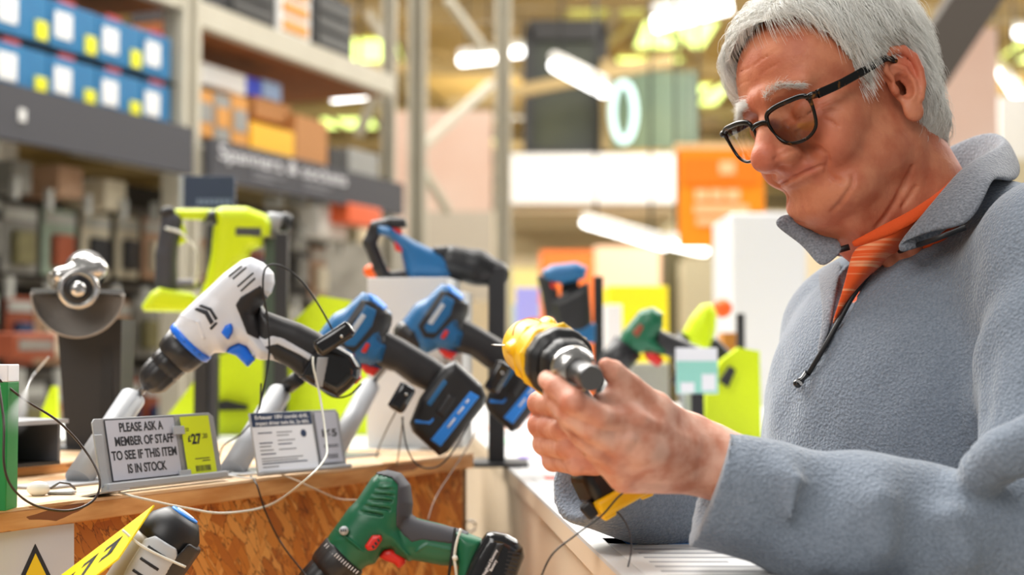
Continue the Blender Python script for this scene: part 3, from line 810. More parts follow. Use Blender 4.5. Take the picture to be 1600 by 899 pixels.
# counter: long white top running away from the viewer, beige front
BEIGE = mat('beige_counter_front', srgb(222, 200, 172), .55)
CTOP = mat('white_counter_top', srgb(206, 206, 206), .45)
cp = [PZ(719, 659, ZC), PZ(900, 831, ZC)]
cd = (cp[1] - cp[0]); cd.z = 0; cd.normalize()
c_far = cp[0] - cd * .55; c_near = cp[1] + cd * .42
outl = [c_far, c_near, Vector((.198, c_near.y, ZC)), Vector((.198, 1.72, ZC)), Vector((1.9, 2.0, ZC)), Vector((1.9, 4.9, ZC)), Vector((c_far.x, 4.9, ZC))]
ct = empty('counter', 'long white counter covered in leaflets with a beige front panel', 'counter', (c_near.x, c_near.y, 0))
def rel(v, e): return (v.x - e.location.x, v.y - e.location.y)
m = MB(); m.prism([rel(v, ct) for v in outl], .004, None, z0=ZC - .004); m.build('worktop', CTOP, ct)
m = MB(); m.prism([rel(v, ct) for v in outl], .020, None, z0=ZC - .024); m.build('worktop_edge', BEIGE, ct)
nrm = Vector((cd.y, -cd.x, 0));  nrm = nrm if nrm.x > 0 else -nrm
a = c_far + nrm * .006; b = c_near + nrm * .006
m = MB(); m.prism([rel(v, ct) for v in (a, b, b + nrm * .02, a + nrm * .02)], ZC - .024, None, z0=0); m.build('front_panel', BEIGE, ct)
m = MB(); q = [Vector((.190, c_near.y + .01, 0)), Vector((.190, 1.74, 0)), Vector((.178, 1.74, 0)), Vector((.178, c_near.y + .01, 0))]
m.prism([rel(v, ct) for v in q], ZC - .024, None, z0=0); m.build('side_panel', BEIGE, ct)
# leaflets
PAPER = mat('paper', srgb(214, 214, 214), .6); PTXT = mat('paper_print', srgb(140, 142, 148), .7)
cb = {n: mat('print_' + n, srgb(*c), .6) for n, c in (('purple', (104, 70, 180)), ('red', (226, 80, 66)), ('green', (44, 136, 84)), ('blue', (92, 150, 214)), ('mint', (130, 214, 160)), ('orange', (240, 160, 110)), ('yellow', (246, 236, 90)), ('teal', (90, 190, 190)))}
# each sheet lies with its long side along the counter's edge, just inside it
def cpt(y, off):          # point on the counter at distance y, off metres in from the edge
    t = (y - cp[1].y) / cd.y; q = cp[1] + cd * t; return Vector((q.x + off, y, 0))
leaf = [('purple', 2.47, .018, 'left of the little finger'), ('red', 2.07, .018, 'below the curled right hand'), ('green', 1.70, .018, 'beside the right cuff'), ('blue', 1.38, .018, 'nearest the viewer'),
        ('mint', 2.92, .018, 'behind the hidden battery'), ('orange', 3.40, .018, 'farthest back'), ('purple', 2.20, .17, 'behind the right hand'), ('yellow', 1.86, .165, 'under the right wrist'), ('orange', 1.24, .150, 'under the near sleeve'), ('teal', 2.66, .175, 'behind the fingers')]
for i, (cn, yb, off, where) in enumerate(leaf):
    L_ = min(.36, yb - 1.07) if off < .1 else .20; w = .14 if i not in (8,) else .075
    o_ = cpt(yb, off); o_.z = ZC
    e = empty('leaflet', 'white leaflet with %s %s header bar on the counter, %s' % ('an' if cn == 'orange' else 'a', cn, where), 'leaflet', o_, group='leaflets on the counter')
    def quad_(name, m_, a0, a1, b0, b1, z0, z1, par=e):
        P_ = [(a, b) for a, b in ((a0, b0), (a1, b0), (a1, b1), (a0, b1))]
        pts_ = [(cpt(yb - b, off + a).x - o_.x, -b) for a, b in P_]
        mm = MB(); mm.prism(pts_, z1 - z0, None, z0=z0); return mm.build(name, m_, par)
    quad_('sheet', PAPER, 0, w, 0, L_, .0002, .0006)
    bt_ = .026 * yb
    quad_('header_bar', cb[cn], w * .12, w * .80, .008, .008 + bt_, .0006, .0008)
    k = 0; b_ = .008 + bt_ + .03
    while b_ < L_ - .02:
        quad_('text_line', PTXT, w * .12, w * (.92 if k % 3 else .6), b_, b_ + .007, .0006, .0007); b_ += .026; k += 1

# ================================================================ the man: head
def rotm(yaw, pitch, roll):
    return Matrix.Rotation(math.radians(yaw), 4, 'Z') @ Matrix.Rotation(math.radians(pitch), 4, 'X') @ Matrix.Rotation(math.radians(roll), 4, 'Y')
HEAD_M = Matrix.Translation((0.331, 1.444, 1.622)) @ rotm(124, -17, 12)
MAN_O = Vector((0.42, 1.50, 0.0))

def ear_prims(F):
    # ear on the |x| side; flap plane leans outwards and back
    c = np.array([.0735, -.009, .000])
    ex = np.array([.42, -.905, .05]); ex /= np.linalg.norm(ex)      # towards the back edge
    ez = np.array([0.02, -.16, .98]); ez -= ex * (ez @ ex); ez /= np.linalg.norm(ez)
    en = np.cross(ex, ez); en = en if en[0] > 0 else -en
    q = lambda a, b, o=0: c + ex * a + ez * b + en * o
    R = np.stack([ex, ez, en], 1)
    F.ell(q(.014, .004, -.002), (.0175, .030, .0045), .004, rot=R)         # plate
    hel = [(.002, .006), (-.001, .018), (.004, .029), (.014, .0345), (.025, .031), (.0315, .020), (.0315, .006), (.0275, -.008), (.020, -.020)]
    F.chain([q(a, b, .0035) for a, b in hel], [.0028, .0032, .0036, .0040, .0042, .0042, .004, .0038, .0034], .0018)
    F.ell(q(.008, -.029, .000), (.0095, .0110, .0052), .008, rot=R)        # lobe
    F.chain([q(.010, .021, .002), (q(.019, .012, .003)), q(.0205, -.002, .003), q(.017, -.013, .003), (q(.011, -.018, .003))], [.0022, .003, .0034, .0034, .0026], .003)   # antihelix
    F.ell(q(.0095, -.002, .005), (.0078, .0145, .0115), .002, op='sub', rot=R)
    F.ell(q(.0235, .012, .008), (.0035, .014, .0055), .0025, op='sub', rot=R)
    F.ell(q(.010, .024, .007), (.0080, .0040, .0050), .0025, op='sub', rot=R)   # concha
    F.ell(q(-.001, -.003, .003), (.004, .006, .004), .004, rot=R)         # tragus

def build_head():
    h = 0.00165
    F = Field((-.105, -.125, -.215), (.105, .150, .145), h, mirror=True)
    A = F.ell; C = F.cone
    A((0, -.018, .046), (.0755, .094, .080), .01)            # cranium
    A((0, .030, .048), (.064, .060, .062), .02)              # forehead
    A((0, .026, -.018), (.063, .055, .066), .02)             # mid face
    A((.044, .050, -.012), (.023, .024, .022), .018)         # cheekbone
    A((0, .020, -.062), (.056, .056, .042), .02)             # jaw
    A((.049, .000, -.052), (.018, .028, .028), .018)         # jaw angle
    A((0, .067, -.083), (.022, .019, .019), .016)            # chin
    A((.021, .066, -.080), (.013, .013, .014), .014)
    A((.034, .048, -.078), (.020, .026, .020), .012)         # jowl
    C((.010, .0885, .034), (.044, .072, .035), .0085, .0070, .012)   # brow ridge
    A((0, .086, .036), (.014, .011, .010), .010)
    A((.033, .101, .011), (.018, .018, .014), .012, 'sub')   # eye socket
    A((.0325, .0715, .011), .0130, .004)                     # lid over the eyeball
    C((.021, .0835, .0035), (.043, .0755, .0055), .0012, .0012, .0018, 'sub')   # closed lid line
    C((.020, .083, -.0025), (.043, .074, -.002), .0035, .003, .004)  # lower lid bag
    # nose
    C((0, .090, .018), (0, .113, -.016), .0082, .0115, .010)
    C((0, .086, .002), (0, .094, -.022), .015, .0175, .010)
    A((0, .1150, -.0215), (.0150, .0135, .0135), .005)
    A((.0145, .0985, -.0255), (.0105, .0145, .0100), .004)
    C((.0225, .1040, -.0165), (.0270, .092, -.029), .0010, .0020, .003, 'sub')
    A((.0080, .1045, -.0385), (.0045, .0070, .0050), .003, 'sub')
    # mouth region
    A((0, .067, -.044), (.031, .0255, .022), .014)
    A((.040, .060, -.032), (.020, .019, .020), .012)         # cheek pad
    F.chain([(0, .0905, -.0405), (.010, .0900, -.0402), (.020, .0855, -.0420), (.029, .0780, -.0450)], [.0030, .0028, .0020, .0010], .006)   # upper lip
    F.chain([(0, .0890, -.0495), (.010, .0885, -.0497), (.020, .0835, -.0497), (.029, .0760, -.0495)], [.0040, .0038, .0028, .0012], .006)   # lower lip
    A((0, .0915, -.0610), (.020, .0050, .0040), .008, 'sub')  # groove under the lip
    # crow's feet and forehead lines
    for zz in (.058, .070):
        C((0, .0925 - (zz - .058) * .35, zz), (.036, .0795 - (zz - .058) * .35, zz + .004), .0003, .0003, .002, 'sub')
    C((.006, .100, .030), (.0075, .0975, .044), .0008, .0006, .004, 'sub')
    # neck
    C((0, -.038, -.030), (0, -.066, -.160), .061, .062, .02)
    A((0, .026, -.098), (.040, .040, .020), .022)            # under the chin
    A((0, .002, -.122), (.042, .046, .036), .025)
    C((.050, -.030, -.050), (.024, .004, -.165), .013, .011, .012)   # neck cord
    C((.020, .052, -.108), (.014, .020, -.165), .0075, .006, .010)
    ear_prims(F)
    # creases, drawn on the surface where the near side of the face shows them (mirrored to the other side)
    HI = HEAD_M.inverted()
    def hit(px, py):
        for d in np.arange(1.25, 1.62, .0012):
            p = HI @ P(px, py, d); q = (-abs(p.x), p.y, p.z) if p.x < 0 else (p.x, p.y, p.z)
            i = [int(round((q[a] - F.lo[a]) / F.h)) for a in range(3)]
            if all(0 <= i[a] < F.n[a] for a in range(3)) and F.v[i[0], i[1], i[2]] < 0: return (max(0.0, -p.x), p.y, p.z)
        return None
    def crease(pts, r, k):
        c = [hit(*p) for p in pts]; c = [q for q in c if q is not None]
        if len(c) > 1: F.chain(c, [r * (.5 + .5 * math.sin(PI * min(1, (i + .6) / len(c)))) for i in range(len(c))], k, 'sub')
    crease([(1228, 279), (1240, 277), (1255, 271), (1270, 264), (1283, 259), (1290, 261)], .0019, .0014)
    crease([(1252, 220), (1268, 225), (1281, 232), (1291, 242), (1294, 252), (1292, 261)], .0017, .0045)
    crease([(1291, 267), (1303, 279), (1316, 284)], .0010, .004)
    crease([(1333, 275), (1332, 288), (1323, 303), (1312, 319), (1299, 331)], .0012, .004)
    crease([(1423, 262), (1411, 292), (1391, 328), (1370, 356)], .0013, .005)
    crease([(1431, 292), (1420, 308), (1409, 324)], .0010, .004)
    crease([(1210, 249), (1222, 241), (1233, 235), (1243, 233)], .0015, .003)
    for c_ in ([(1274, 158), (1284, 149), (1298, 141)], [(1283, 166), (1296, 160), (1312, 153)], [(1286, 174), (1300, 171), (1314, 170)], [(1288, 186), (1300, 190), (1310, 198)]):
        crease(c_, .0009, .0025)
    v, q = F.nets()
    v = taubin(v, q, 1)
    return v, q
HV, HQ = build_head()
def gauss(v, c, r):
    d = ((v - np.array(c)) / np.array(r)) ** 2
    return np.exp(-d.sum(1))
_sv = HV.copy(); _sv[:, 0] = np.abs(_sv[:, 0])
HEAD_LIP = np.clip(np.maximum.reduce([gauss(_sv, (x, .090 - x * x * 14, -.0450), (.006, .012, .0055)) for x in (0, .007, .014, .021)]), 0, 1)
HEAD_RED = np.clip(np.maximum.reduce([gauss(_sv, (0, .118, -.022), (.018, .022, .016)), .8 * gauss(_sv, (.045, .068, -.02), (.02, .03, .022)),
    1.0 * gauss(_sv, (.085, -.03, .02), (.02, .012, .03)), .6 * gauss(_sv, (0, .04, -.14), (.06, .08, .03)), .5 * gauss(_sv, (.0, .09, .03), (.03, .03, .01))]), 0, 1)

def skin_material():
    m = mat('skin', srgb(214, 150, 120), 0.5, sss=0.10, spec=0.35)
    nt = m.node_tree; b = nt.nodes['Principled BSDF']; L = nt.links
    tc = nt.nodes.new('ShaderNodeTexCoord')
    def noise(sc, det=3):
        n = nt.nodes.new('ShaderNodeTexNoise'); n.inputs['Scale'].default_value = sc; n.inputs['Detail'].default_value = det
        L.new(tc.outputs['Object'], n.inputs['Vector']); return n.outputs['Fac']
    def ramp(f, a, b_):
        r = nt.nodes.new('ShaderNodeMapRange'); r.inputs[1].default_value = a; r.inputs[2].default_value = b_
        L.new(f, r.inputs[0]); return r.outputs[0]
    def mul(a, k):
        n = nt.nodes.new('ShaderNodeMath'); n.operation = 'MULTIPLY'; L.new(a, n.inputs[0])
        if isinstance(k, float): n.inputs[1].default_value = k
        else: L.new(k, n.inputs[1])
        return n.outputs[0]
    def mix(f, c1, c2):
        n = nt.nodes.new('ShaderNodeMix'); n.data_type = 'RGBA'; L.new(f, n.inputs[0])
        for s, c in ((6, c1), (7, c2)):
            if isinstance(c, tuple): n.inputs[s].default_value = c
            else: L.new(c, n.inputs[s])
        return n.outputs[2]
    def attr(nm):
        n = nt.nodes.new('ShaderNodeAttribute'); n.attribute_name = nm; return n.outputs['Fac']
    c = mix(ramp(noise(38), .38, .62), srgb(208, 134, 100), srgb(190, 110, 80))
    c = mix(mul(ramp(noise(150), .55, .68), .35), c, srgb(196, 118, 92))
    c = mix(attr('pale'), c, mix(ramp(noise(45), .38, .62), srgb(244, 198, 176), srgb(212, 146, 120)))
    c = mix(mul(attr('red'), .55), c, srgb(208, 108, 86))
    c = mix(mul(attr('lip'), .6), c, srgb(178, 92, 80))
    L.new(c, b.inputs['Base Color'])
    n1 = noise(420, 2); n2 = noise(60, 4)
    bp = nt.nodes.new('ShaderNodeBump'); bp.inputs['Strength'].default_value = .35; bp.inputs['Distance'].default_value = .0008
    L.new(n1, bp.inputs['Height'])
    bq = nt.nodes.new('ShaderNodeBump'); bq.inputs['Strength'].default_value = .35; bq.inputs['Distance'].default_value = .003
    L.new(n2, bq.inputs['Height']); L.new(bp.outputs[0], bq.inputs['Normal']); L.new(bq.outputs[0], b.inputs['Normal'])
    return m
SKIN = skin_material()

# person root: one continuous body mesh (head, neck, trunk, arms, hands, legs), filled further down
def strands(name, roots, dirs, norms, length, n, r0, tone, parent, mats, curl=0.0, M=None, extra=None):
    """many hairs as thin tapering tubes in ONE mesh. All arrays per hair."""
    N = len(roots); T = np.linspace(0, 1, n)
    pts = np.zeros((N, n, 3)); p = roots.copy(); d = dirs.copy()
    for i, t in enumerate(T):
        pts[:, i] = p
        if i < n - 1:
            dd = extra(p, d, t) if extra is not None else d
            dd /= np.linalg.norm(dd, axis=1)[:, None] + 1e-9
            d = dd
            p = p + d * (length / (n - 1))[:, None]
    if M is not None: pts = xf(pts.reshape(-1, 3), M).reshape(N, n, 3)
    tan = np.gradient(pts, axis=1); tan /= np.linalg.norm(tan, axis=2)[..., None] + 1e-9
    u = np.cross(tan, np.array([0.3, 0.5, 0.81])[None, None]); u /= np.linalg.norm(u, axis=2)[..., None] + 1e-9
    w = np.cross(tan, u)
    rr = (r0[:, None] * (1 - 0.75 * T[None] ** 2))[..., None]
    ring = [pts + rr * (u * math.cos(a) + w * math.sin(a)) for a in (0, 2.094, 4.189)]
    V = np.stack(ring, 2).reshape(-1, 3)
    base = (np.arange(N)[:, None, None] * n + np.arange(n - 1)[None, :, None]) * 3
    k = np.arange(3)[None, None]; k2 = (k + 1) % 3
    Q = np.stack([base + k, base + k2, base + 3 + k2, base + 3 + k], -1).reshape(-1, 4)
    me = np_mesh(name, V, Q)
    vattr(me, 'tone', np.repeat(tone, n * 3))
    return link_mesh(name, me, mats, parent)

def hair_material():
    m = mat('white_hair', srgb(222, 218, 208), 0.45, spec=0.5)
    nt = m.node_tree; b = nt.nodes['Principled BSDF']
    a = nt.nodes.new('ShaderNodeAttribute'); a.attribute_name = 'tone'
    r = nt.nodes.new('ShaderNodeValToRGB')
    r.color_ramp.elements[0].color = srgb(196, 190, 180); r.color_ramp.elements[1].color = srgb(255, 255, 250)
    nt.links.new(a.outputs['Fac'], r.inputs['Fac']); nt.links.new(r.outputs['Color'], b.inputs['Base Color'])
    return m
HAIR = hair_material()
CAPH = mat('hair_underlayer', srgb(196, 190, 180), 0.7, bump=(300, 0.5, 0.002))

def hairline(v):
    ax = np.abs(v[:, 0]); y = v[:, 1]; z = v[:, 2]
    lim = np.interp(y, [-.14, -.075, -.05, -.034, -.030, .004, .008, .024, .030, .045, .06, .075, .12],
                       [-.092, -.098, -.090, -.060, .030, .034, .012, .008, .040, .064, .080, .090, .095])
    lim = lim + np.where(y > .035, np.clip((y - .035) / .02, 0, 1) * np.clip((.030 - v[:, 0]) / .025, 0, 1) * .020, 0)
    return z - lim
def build_hair_cap():
    F = Field((-.115, -.145, -.11), (.115, .12, .165), .0026, mirror=True)
    F.ell((0, -.024, .052), (.0825, .0985, .086), .01)
    F.ell((0, .028, .066), (.066, .066, .060), .02)
    F.ell((0, -.060, -.024), (.066, .065, .074), .03)
    v, q = F.nets()
    v = taubin(v, q, 2)
    ok = hairline(v) > -.002
    keep = ok[q].all(1)
    used = np.unique(q[keep]); mp = -np.ones(len(v), int); mp[used] = np.arange(len(used))
    return v[used], mp[q[keep]]
CV, CQ = build_hair_cap()
def lownoise(p, f, seed):
    r = np.random.RandomState(seed); o = np.zeros(len(p))
    for i in range(5):
        k = r.randn(3) * f; o += np.sin(p @ k + r.rand() * 6.28)
    return o / 2.2

def make_hair(parent):
    rs = np.random.RandomState(3)
    tri = CQ; a, b, c, d = (CV[tri[:, i]] for i in range(4))
    nrm = np.cross(b - a, d - a); area_ = np.linalg.norm(nrm, axis=1)
    sn = nrm / (area_[:, None] + 1e-12)
    if np.mean((sn * (a - np.array([0, -.02, .04]))).sum(1)) < 0: sn = -sn
    N = 19000
    pick = rs.choice(len(tri), N, p=area_ / area_.sum())
    u, w = rs.rand(N, 1), rs.rand(N, 1)
    roots = a[pick] * (1 - u) * (1 - w) + b[pick] * u * (1 - w) + c[pick] * u * w + d[pick] * (1 - u) * w
    nn = sn[pick]
    hl = hairline(roots); keep = hl > -.001
    roots, nn, hl = roots[keep], nn[keep], hl[keep]; N = len(roots)
    crown = np.array([.012, -.055, .125])
    flow = roots - crown; flow[:, 2] *= .6
    flow /= np.linalg.norm(flow, axis=1)[:, None] + 1e-6
    top = np.clip((roots[:, 2] - .06) / .05, 0, 1)[:, None]
    front = np.clip((roots[:, 1] - .0) / .06, 0, 1)[:, None]
    side = np.sign(roots[:, :1]) * np.clip((np.abs(roots[:, :1]) - .03) / .04, 0, 1)
    xs = roots[:, :1]
    near = np.clip((-.012 - xs) / .02, 0, 1)                 # left side of his head, below the parting
    dirv = flow * .5 + np.array([0, 0, -1.]) * (1.2 - 1.0 * top) + (np.array([1.1, .15, .1]) + np.array([-.5, .8, -.1]) * np.clip((xs - .012) / .03, 0, 1)) * top * (1 - near) * (1 + .4 * front)
    dirv += np.array([-.45, -.15, -1.0]) * near * (.25 + .9 * front) + np.array([-.2, .1, 0]) * near * top
    edge = ((hl < .022) & (roots[:, 1] > .028) & (roots[:, 0] < .034))[:, None]
    swe = np.concatenate([np.full((N, 1), 1.2), np.full((N, 1), .25), np.full((N, 1), -.12)], 1)
    swn = np.concatenate([np.full((N, 1), -.35), np.full((N, 1), -.55), np.full((N, 1), -.75)], 1)
    dirv = np.where(edge, np.where(xs > -.022, swe, swn), dirv)
    back = np.clip((-.02 - roots[:, 1]) / .05, 0, 1)[:, None]
    dirv += np.array([0, -.35, -.4]) * back * (1 - top)
    cl = np.stack([lownoise(roots, 160, s) for s in (1, 2, 3)], 1); cl2 = np.stack([lownoise(roots, 420, s) for s in (4, 5, 6)], 1)
    dirv += .36 * cl + .34 * cl2 + .24 * rs.randn(N, 3)
    dirv -= nn * ((dirv * nn).sum(1)[:, None]); dirv /= np.linalg.norm(dirv, axis=1)[:, None] + 1e-9
    lift = .30 + .30 * top[:, 0] + .35 * (front * top)[:, 0] + .25 * rs.rand(N) + .22 * cl2[:, 0] + .12 * cl[:, 1]
    lift = np.where(rs.rand(N) < .03, lift + .7, lift)
    d0 = dirv + nn * lift[:, None]
    L = .024 + .024 * top[:, 0] + .004 * (front * top)[:, 0] + .014 * rs.rand(N) ** 2
    L = np.where((hl < .016) & (roots[:, 1] > .03) & (roots[:, 0] < .028), L * (.35 + .45 * rs.rand(N)), L)
    ay = roots[:, 1]; az = roots[:, 2]
    over_ear = (ay > -.036) & (ay < .030) & (az < .075)
    L = np.where(over_ear, .006 + .45 * np.clip(az - .034, 0, .05) + .004 * rs.rand(N) + np.where((ay > .006) & (ay < .028), .012, 0), L)
    L = np.where((az < -.045), .016 + .008 * rs.rand(N), L)
    C0 = np.array([0, -.024, .045]); RR = np.array([.0855, .1015, .0885])
    def ex(p, d, t):
        q = (p - C0) / RR; rad = np.linalg.norm(q, axis=1)[:, None]; out = q / (rad + 1e-9)
        g = d + np.array([0, 0, -.10 - .16 * t])
        # stay outside the skull, fall back towards it
        g = g - out * np.clip((rad - 1.05) * 2.2, -.4, .5) * .8
        return g
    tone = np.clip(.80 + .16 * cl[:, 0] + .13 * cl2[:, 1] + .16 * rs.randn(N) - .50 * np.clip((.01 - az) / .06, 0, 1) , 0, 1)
    r0 = .00016 + .00013 * rs.rand(N)
    M = HEAD_M
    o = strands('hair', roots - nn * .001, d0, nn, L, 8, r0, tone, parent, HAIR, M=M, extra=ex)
    return o

def make_brow(side, parent):
    rs = np.random.RandomState(11 + side)
    N = 520; t = rs.rand(N) ** .9
    ax = .012 + .036 * t
    z = .036 + .006 * np.sin(np.clip(t * 1.2, 0, 1) * PI) - .004 * t + rs.randn(N) * .0028 * (1 - .5 * t)
    hv = HV[(np.sign(HV[:, 0]) == side) & (HV[:, 1] > .05) & (np.abs(HV[:, 2] - .037) < .014)]
    roots = []
    for i in range(N):
        dd = (np.abs(hv[:, 0]) - ax[i]) ** 2 + (hv[:, 2] - z[i]) ** 2
        roots.append(hv[np.argmin(dd)])
    roots = np.array(roots) + rs.randn(N, 3) * .0006
    dirs = np.stack([side * (.35 + .9 * t), .75 - .2 * t, .55 - .9 * t], 1) + rs.randn(N, 3) * .25
    dirs /= np.linalg.norm(dirs, axis=1)[:, None]
    L = .006 + .006 * rs.rand(N)
    return strands('eyebrow', roots, dirs, dirs, L, 5, np.full(N, .00013), np.clip(.75 + .2 * rs.randn(N), 0, 1), parent, HAIR, M=HEAD_M,
                   extra=lambda p, d, t: d + np.array([side * .10, -.05, -.12]))

TORT = mat('tortoiseshell', srgb(9, 7, 6), 0.22, spec=0.35, noise=(95, 0.75, srgb(150, 92, 20)))
for _n in TORT.node_tree.nodes:
    if _n.type == 'VALTORGB': _n.color_ramp.elements[0].position = .60; _n.color_ramp.elements[1].position = .74
def lens_material():
    m = bpy.data.materials.new('spectacle_lens'); m.use_nodes = True; nt = m.node_tree
    nt.nodes.remove(nt.nodes['Principled BSDF']); out = nt.nodes['Material Output']
    t = nt.nodes.new('ShaderNodeBsdfTransparent'); t.inputs[0].default_value = (.84, .77, .73, 1)
    g = nt.nodes.new('ShaderNodeBsdfGlossy'); g.inputs['Roughness'].default_value = .03
    f = nt.nodes.new('ShaderNodeFresnel'); f.inputs[0].default_value = 1.5
    mx = nt.nodes.new('ShaderNodeMixShader')
    nt.links.new(f.outputs[0], mx.inputs[0]); nt.links.new(t.outputs[0], mx.inputs[1]); nt.links.new(g.outputs[0], mx.inputs[2]); nt.links.new(mx.outputs[0], out.inputs[0])
    return m
LENS = lens_material()
def make_glasses(parent):
    GX = .0350; GZ = .0030
    outl = [(-.0245, .006), (-.0215, .0150), (-.010, .0190), (.008, .0200), (.0225, .0192), (.0272, .0140), (.0258, .000), (.0215, -.0120), (.0110, -.0190), (-.003, -.0200), (-.0150, -.0160), (-.0225, -.0060)]
    def pt(x, w): return Vector((x, .1035 - 3.0 * x * x + .16 * w, GZ + w))
    root = None; mb = MB(); paths = []
    for s in (-1, 1):
        path = bez([pt(s * (GX + u), w) for u, w in outl] + [pt(s * (GX + outl[0][0]), outl[0][1])], 6)[:-1]
        paths.append((s, path))
        rs = [.0017 + .0009 * max(0, min(1, (p.z - GZ - .006) / .012)) for p in path]
        mb.tube(path, rs, 10, closed=True)
    mb.tube(bez([pt(-.0115, .008), pt(-.006, .0100) + Vector((0, .001, 0)), pt(0, .0105) + Vector((0, .001, 0)), pt(.006, .0100) + Vector((0, .001, 0)), pt(.0115, .008)], 6), .0026, 10)
    for s in (-1, 1):
        mb.tube([pt(s * .060, .0165), pt(s * .0655, .0165), pt(s * .0685, .0160) + Vector((0, -.003, 0))], [.0030, .0038, .0036], 10)
        mb.ball(pt(s * .0665, .0168) + Vector((0, .0032, 0)), .0009)
    g = mb.build('eyeglasses', TORT, parent)
    for s, path in paths:
        m = MB(); c = pt(s * GX, 0) + Vector((0, .0012, 0))
        n = len(path); rings = [[m.bm.verts.new(c + (p - c) * k + Vector((0, .0014 * (1 - k * k), 0))) for p in path] for k in (.97, .7, .4)]
        cv = m.bm.verts.new(c + Vector((0, .0014, 0)))
        for a, b in zip(rings, rings[1:]):
            for i in range(n):
                f = m.bm.faces.new((a[i], a[(i + 1) % n], b[(i + 1) % n], b[i])); f.smooth = True
        for i in range(n):
            f = m.bm.faces.new((rings[-1][i], rings[-1][(i + 1) % n], cv)); f.smooth = True
        o = m.build('lens', LENS, g)
    for s in (-1, 1):
        m = MB()
        path = bez([(s * .0685, .0885, GZ + .016), (s * .0735, .060, GZ + .019), (s * .0770, .020, GZ + .0255), (s * .0785, -.008, GZ + .030), (s * .0770, -.028, GZ + .018), (s * .0745, -.036, GZ - .004)], 6)
        hh = [.0042, .0040, .0036, .0030, .0028, .0024]
        prev = None
        for i, p in enumerate(path):
            h_ = hh[min(len(hh) - 1, i // 6)]
            tv = (path[min(i + 1, len(path) - 1)] - path[max(0, i - 1)]).normalized()
            up = (Vector((0, 0, 1)) - tv * tv.z).normalized() if abs(tv.z) < .95 else Vector((0, 1, 0)); sd = tv.cross(up)
            r_ = [m.bm.verts.new(p + up * h_ * a + sd * .0015 * b) for a, b in ((1, .6), (.7, 1), (-.7, 1), (-1, .6), (-1, -.6), (-.7, -1), (.7, -1), (1, -.6))]
            if prev:
                for k in range(8):
                    f = m.bm.faces.new((prev[k], prev[(k + 1) % 8], r_[(k + 1) % 8], r_[k])); f.smooth = True
            else: m.bm.faces.new(r_)
            prev = r_
        m.bm.faces.new(prev)
        m.build('temple_arm', TORT, g)
    RL = Matrix.Translation((0, .1, .013)) @ Matrix.Rotation(math.radians(-3), 4, 'Y') @ Matrix.Translation((0, -.1, -.013))
    for o in [g] + list(g.children): o.data.transform(HEAD_M @ RL)
    return g
def make_head_extras(parent):
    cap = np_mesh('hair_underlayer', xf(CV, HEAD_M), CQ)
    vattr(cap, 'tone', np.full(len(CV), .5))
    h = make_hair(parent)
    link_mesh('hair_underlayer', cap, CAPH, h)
    make_brow(-1, parent); make_brow(1, parent)
    make_glasses(parent)

